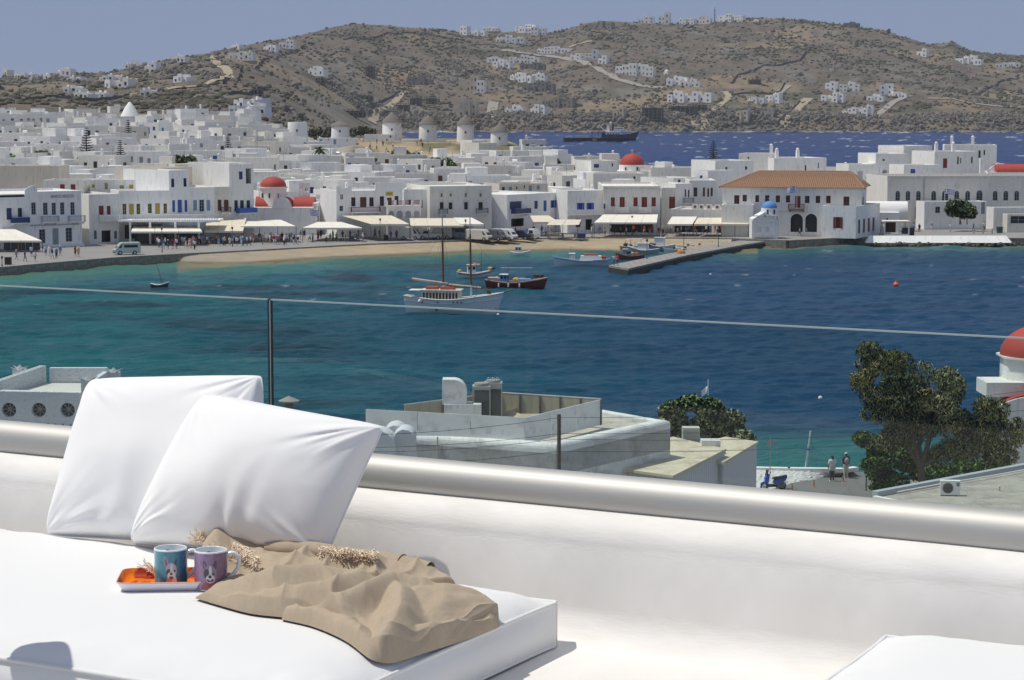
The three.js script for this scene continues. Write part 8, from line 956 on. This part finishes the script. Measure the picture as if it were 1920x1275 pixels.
{ // red domed church at the edge
  const D = 146, k = D / F, o = thing('church', 'white church with red dome and red vault roof beside the big olive tree', 'church', at(1965, 800, D)), X = px => (px - 1965) * k, g = o.position, Y = py => at(1965, py, D).y - g.y; const wh = plaster([.8, .79, .77]);
  const dr = drumGeo(X(2052) - X(1965), Y(672) - Y(722), 8, Math.PI / 8); new MB().add(dr, T4(0, (Y(672) + Y(722)) / 2, -1)).build('drum', wh, o); new MB().add(drumGeo((X(2058) - X(1965)) * 1.02, .14, 8, Math.PI / 8), T4(0, Y(670), -1)).build('cornice', wh, o); const dm = mesh('dome', domeGeo(X(2052) - X(1965), Y(612) - Y(670), 40), M.dome, o); dm.position.set(0, Y(670) + .06, -1);
  new MB().bx(X(1837), X(2100), Y(738), Y(712), -1.6, 1.6).build('base_block', wh, o); new MB().bx(X(1860), X(2100), Y(960), Y(738), -1.6, 1.2).build('wall', wh, o); const sh = new THREE.Shape(); const cw = X(2030) - X(1830); sh.moveTo(-cw / 2, Y(900) - Y(790)); sh.lineTo(cw / 2, Y(900) - Y(790)); sh.lineTo(cw / 2, 0); sh.absellipse(0, 0, cw / 2, Y(733) - Y(790), 0, Math.PI); const e = new THREE.ExtrudeGeometry(sh, { depth: 1.2, bevelEnabled: false, curveSegments: 30 }); mesh('gable', e, wh, o).position.set(X(1930), Y(790), 1.4); const va = new THREE.CylinderGeometry(1, 1, 3, 30, 1, true, -Math.PI / 2, Math.PI); va.rotateX(-Math.PI / 2); va.applyMatrix4(T4(X(1935), Y(790), .9, 0, 0, 0, cw / 2 * 1.0, Y(729) - Y(790), 1)); const vm = M.dome.clone(); vm.side = THREE.DoubleSide; mesh('vault_roof', va, vm, o);
  new MB().add(new THREE.BoxGeometry(.5, 1.1, .12), T4(X(1918), Y(708), -1 + (X(2052) - X(1965)) * .93)).build('window', M.red, o);
}
// trees by the shore road
{ const D = 128, k = D / F, b = at(1735, 930, D), o = thing('tree', 'large drooping dark olive tree between the shore road and the red domed church', 'tree', b.clone().setY(1.2)), X = px => (px - 1735) * k, Y = py => at(1735, py, D).y - 1.2, cl = [];
  for (const [x, y, rx, ry, t] of [[1640, 665, 40, 32, 0], [1625, 690, 32, 26, 1], [1680, 690, 34, 38, 0], [1610, 725, 38, 26, 1], [1655, 735, 48, 36, 0], [1720, 720, 44, 40, 2], [1765, 720, 40, 36, 2], [1700, 765, 60, 38, 1], [1640, 775, 44, 28, 0], [1760, 770, 44, 40, 2], [1790, 740, 26, 30, 1], [1730, 810, 60, 36, 0], [1660, 815, 50, 30, 0], [1790, 800, 44, 36, 1], [1845, 775, 40, 36, 0], [1815, 790, 36, 30, 1], [1870, 800, 34, 34, 0], [1900, 815, 26, 30, 1], [1850, 825, 50, 36, 0], [1790, 850, 60, 36, 0], [1880, 850, 40, 30, 1]]) for (let i = 0; i < 4; i++) cl.push([X(x + rr(-.5, .5) * rx), Y(y + rr(-.5, .5) * ry), rr(-1.6, 1.6), rx * k * .62, ry * k * .6, rx * k * .6, t]);
  mesh('crown', leafCloud(cl, 60000, .12, [[.068, .07, .03], [.1, .09, .04], [.105, .105, .06]], .9, 4.6), leafM, o); const t = new MB(); t.bar([0, -.2, 0], [-.3, 3, 0], .3, .22, 10); for (const [x, y] of [[1650, 690], [1700, 700], [1770, 730], [1850, 790], [1620, 740], [1760, 700]]) { const e = [X(x), Y(y), rr(-.8, .8)], m = [e[0] * .45, 3 + (e[1] - 3) * .5, e[2] * .5]; t.bar([-.3, 3, 0], m, .16, .09, 7).bar(m, e, .09, .025, 6); } t.build('trunk', std([.11, .09, .07], { roughness: 1 }), o);
  const b2 = at(1680, 925, 132).setY(1.2), o2 = thing('tree', 'bright green feathery bush at the foot of the large olive tree', 'tree', b2), X2 = px => (px - 1680) * 132 / F, Y2 = py => at(1680, py, 132).y - 1.2, c2 = []; for (const [x, y, rx, ry] of [[1610, 825, 26, 22], [1640, 850, 46, 30], [1690, 860, 52, 34], [1625, 870, 30, 22], [1740, 880, 56, 36], [1670, 895, 44, 26], [1800, 885, 50, 34], [1660, 915, 30, 14], [1860, 880, 44, 30]]) for (let i = 0; i < 3; i++) c2.push([X2(x + rr(-.4, .4) * rx), Y2(y + rr(-.4, .4) * ry), rr(-1, 1.6), rx * 132 / F * .66, ry * 132 / F * .62, rx * 132 / F * .6, i]); mesh('crown', leafCloud(c2, 26000, .11, [[.035, .075, .018], [.05, .085, .025], [.03, .055, .018]], .2, 2.6), leafM, o2); const t2 = new MB(); for (const [x, y] of [[1630, 840], [1700, 850], [1760, 870], [1665, 880]]) t2.bar([rr(-.3, .3), -.2, 0], [X2(x), Y2(y), 0], .09, .02, 6); t2.build('trunk', M.trunk, o2);
  const o3 = thing('tree', 'rounded leafy fig-like bush behind the beige shed roofs', 'tree', at(1325, 850, 128)), g = o3.position, X3 = px => (px - 1325) * 128 / F, Y3 = py => at(1325, py, 128).y - g.y, c3 = []; for (const [x, y, rx, ry] of [[1265, 765, 34, 24], [1295, 755, 36, 20], [1320, 765, 40, 26], [1275, 795, 40, 28], [1330, 795, 44, 28], [1370, 790, 34, 22], [1390, 810, 30, 22], [1360, 820, 44, 20], [1280, 825, 44, 20], [1405, 825, 16, 14]]) for (let i = 0; i < 3; i++) c3.push([X3(x + rr(-.4, .4) * rx), Y3(y + rr(-.3, .4) * ry), rr(-1, 1), rx * 128 / F * .7, ry * 128 / F * .7, rx * 128 / F * .6, i]); mesh('crown', leafCloud(c3, 14000, .13, [[.085, .1, .045], [.06, .075, .03], [.1, .11, .06]], .1, 1.6), leafM, o3); const t3 = new MB(); for (let i = 0; i < 6; i++) t3.bar([rr(-.3, .3), -4, 0], [rr(-1.8, 2), rr(1, 2.2), rr(-.5, .5)], .12, .03, 6); t3.build('trunk', M.trunk, o3);
  const l = thing('street_lamp', 'short street lamp with flat cap standing in the edge of the green bush', 'lamp post', onY(1624, 920, 1.3)), lh = at(1624, 826, -l.position.z).y - 1.3; new MB().bar([0, 0, 0], [0, lh, 0], .05, .04, 8).build('post', M.iron, l); new MB().add(new THREE.CylinderGeometry(.12, .1, .35, 10), T4(0, lh + .1, 0)).build('lantern', M.glassDark, l); new MB().add(new THREE.ConeGeometry(.28, .12, 14), T4(0, lh + .33, 0)).build('cap', std([.4, .42, .42]), l);
}
{ // an armchair past the picture edge: its rounded back throws the shadow on the mattress
  const s = onY(75, 1192, CY), h = .62, hx = h / Math.tan(SUN_EL), o = thing('garden_chair', 'chair whose rounded back throws the shadow on the mattress corner', 'chair', [s.x - hx * Math.sin(SUN_AZ) - .028, 24.3, s.z - hx * Math.cos(SUN_AZ) + .18]);
  const q = new THREE.Shape(); const w = .3, H = .13, r = .09; q.moveTo(-w + r, -H); q.lineTo(w - r, -H); q.quadraticCurveTo(w, -H, w, -H + r); q.lineTo(w, H - r); q.quadraticCurveTo(w, H, w - r, H); q.lineTo(-w + r, H); q.quadraticCurveTo(-w, H, -w, H - r); q.lineTo(-w, -H + r); q.quadraticCurveTo(-w, -H, -w + r, -H); const e = new THREE.ExtrudeGeometry(q, { depth: .03, bevelEnabled: true, bevelThickness: .008, bevelSize: .008, bevelSegments: 2 }); e.rotateY(Math.PI / 2); mesh('backrest', e, M.whiteP, o).position.set(0, CY + h - 24.3, .12);
  new MB().box(-.26, .43, .12, .5, .05, .5).build('seat', M.whiteP, o); for (const [x, z] of [[0, -.1], [0, .34], [-.48, -.1], [-.48, .34]]) new MB().bar([x, 0, z], [x, x ? .42 : CY + h - 24.3, z], .014).build('leg', M.steel, o);
}
renderer.render(scene, camera);
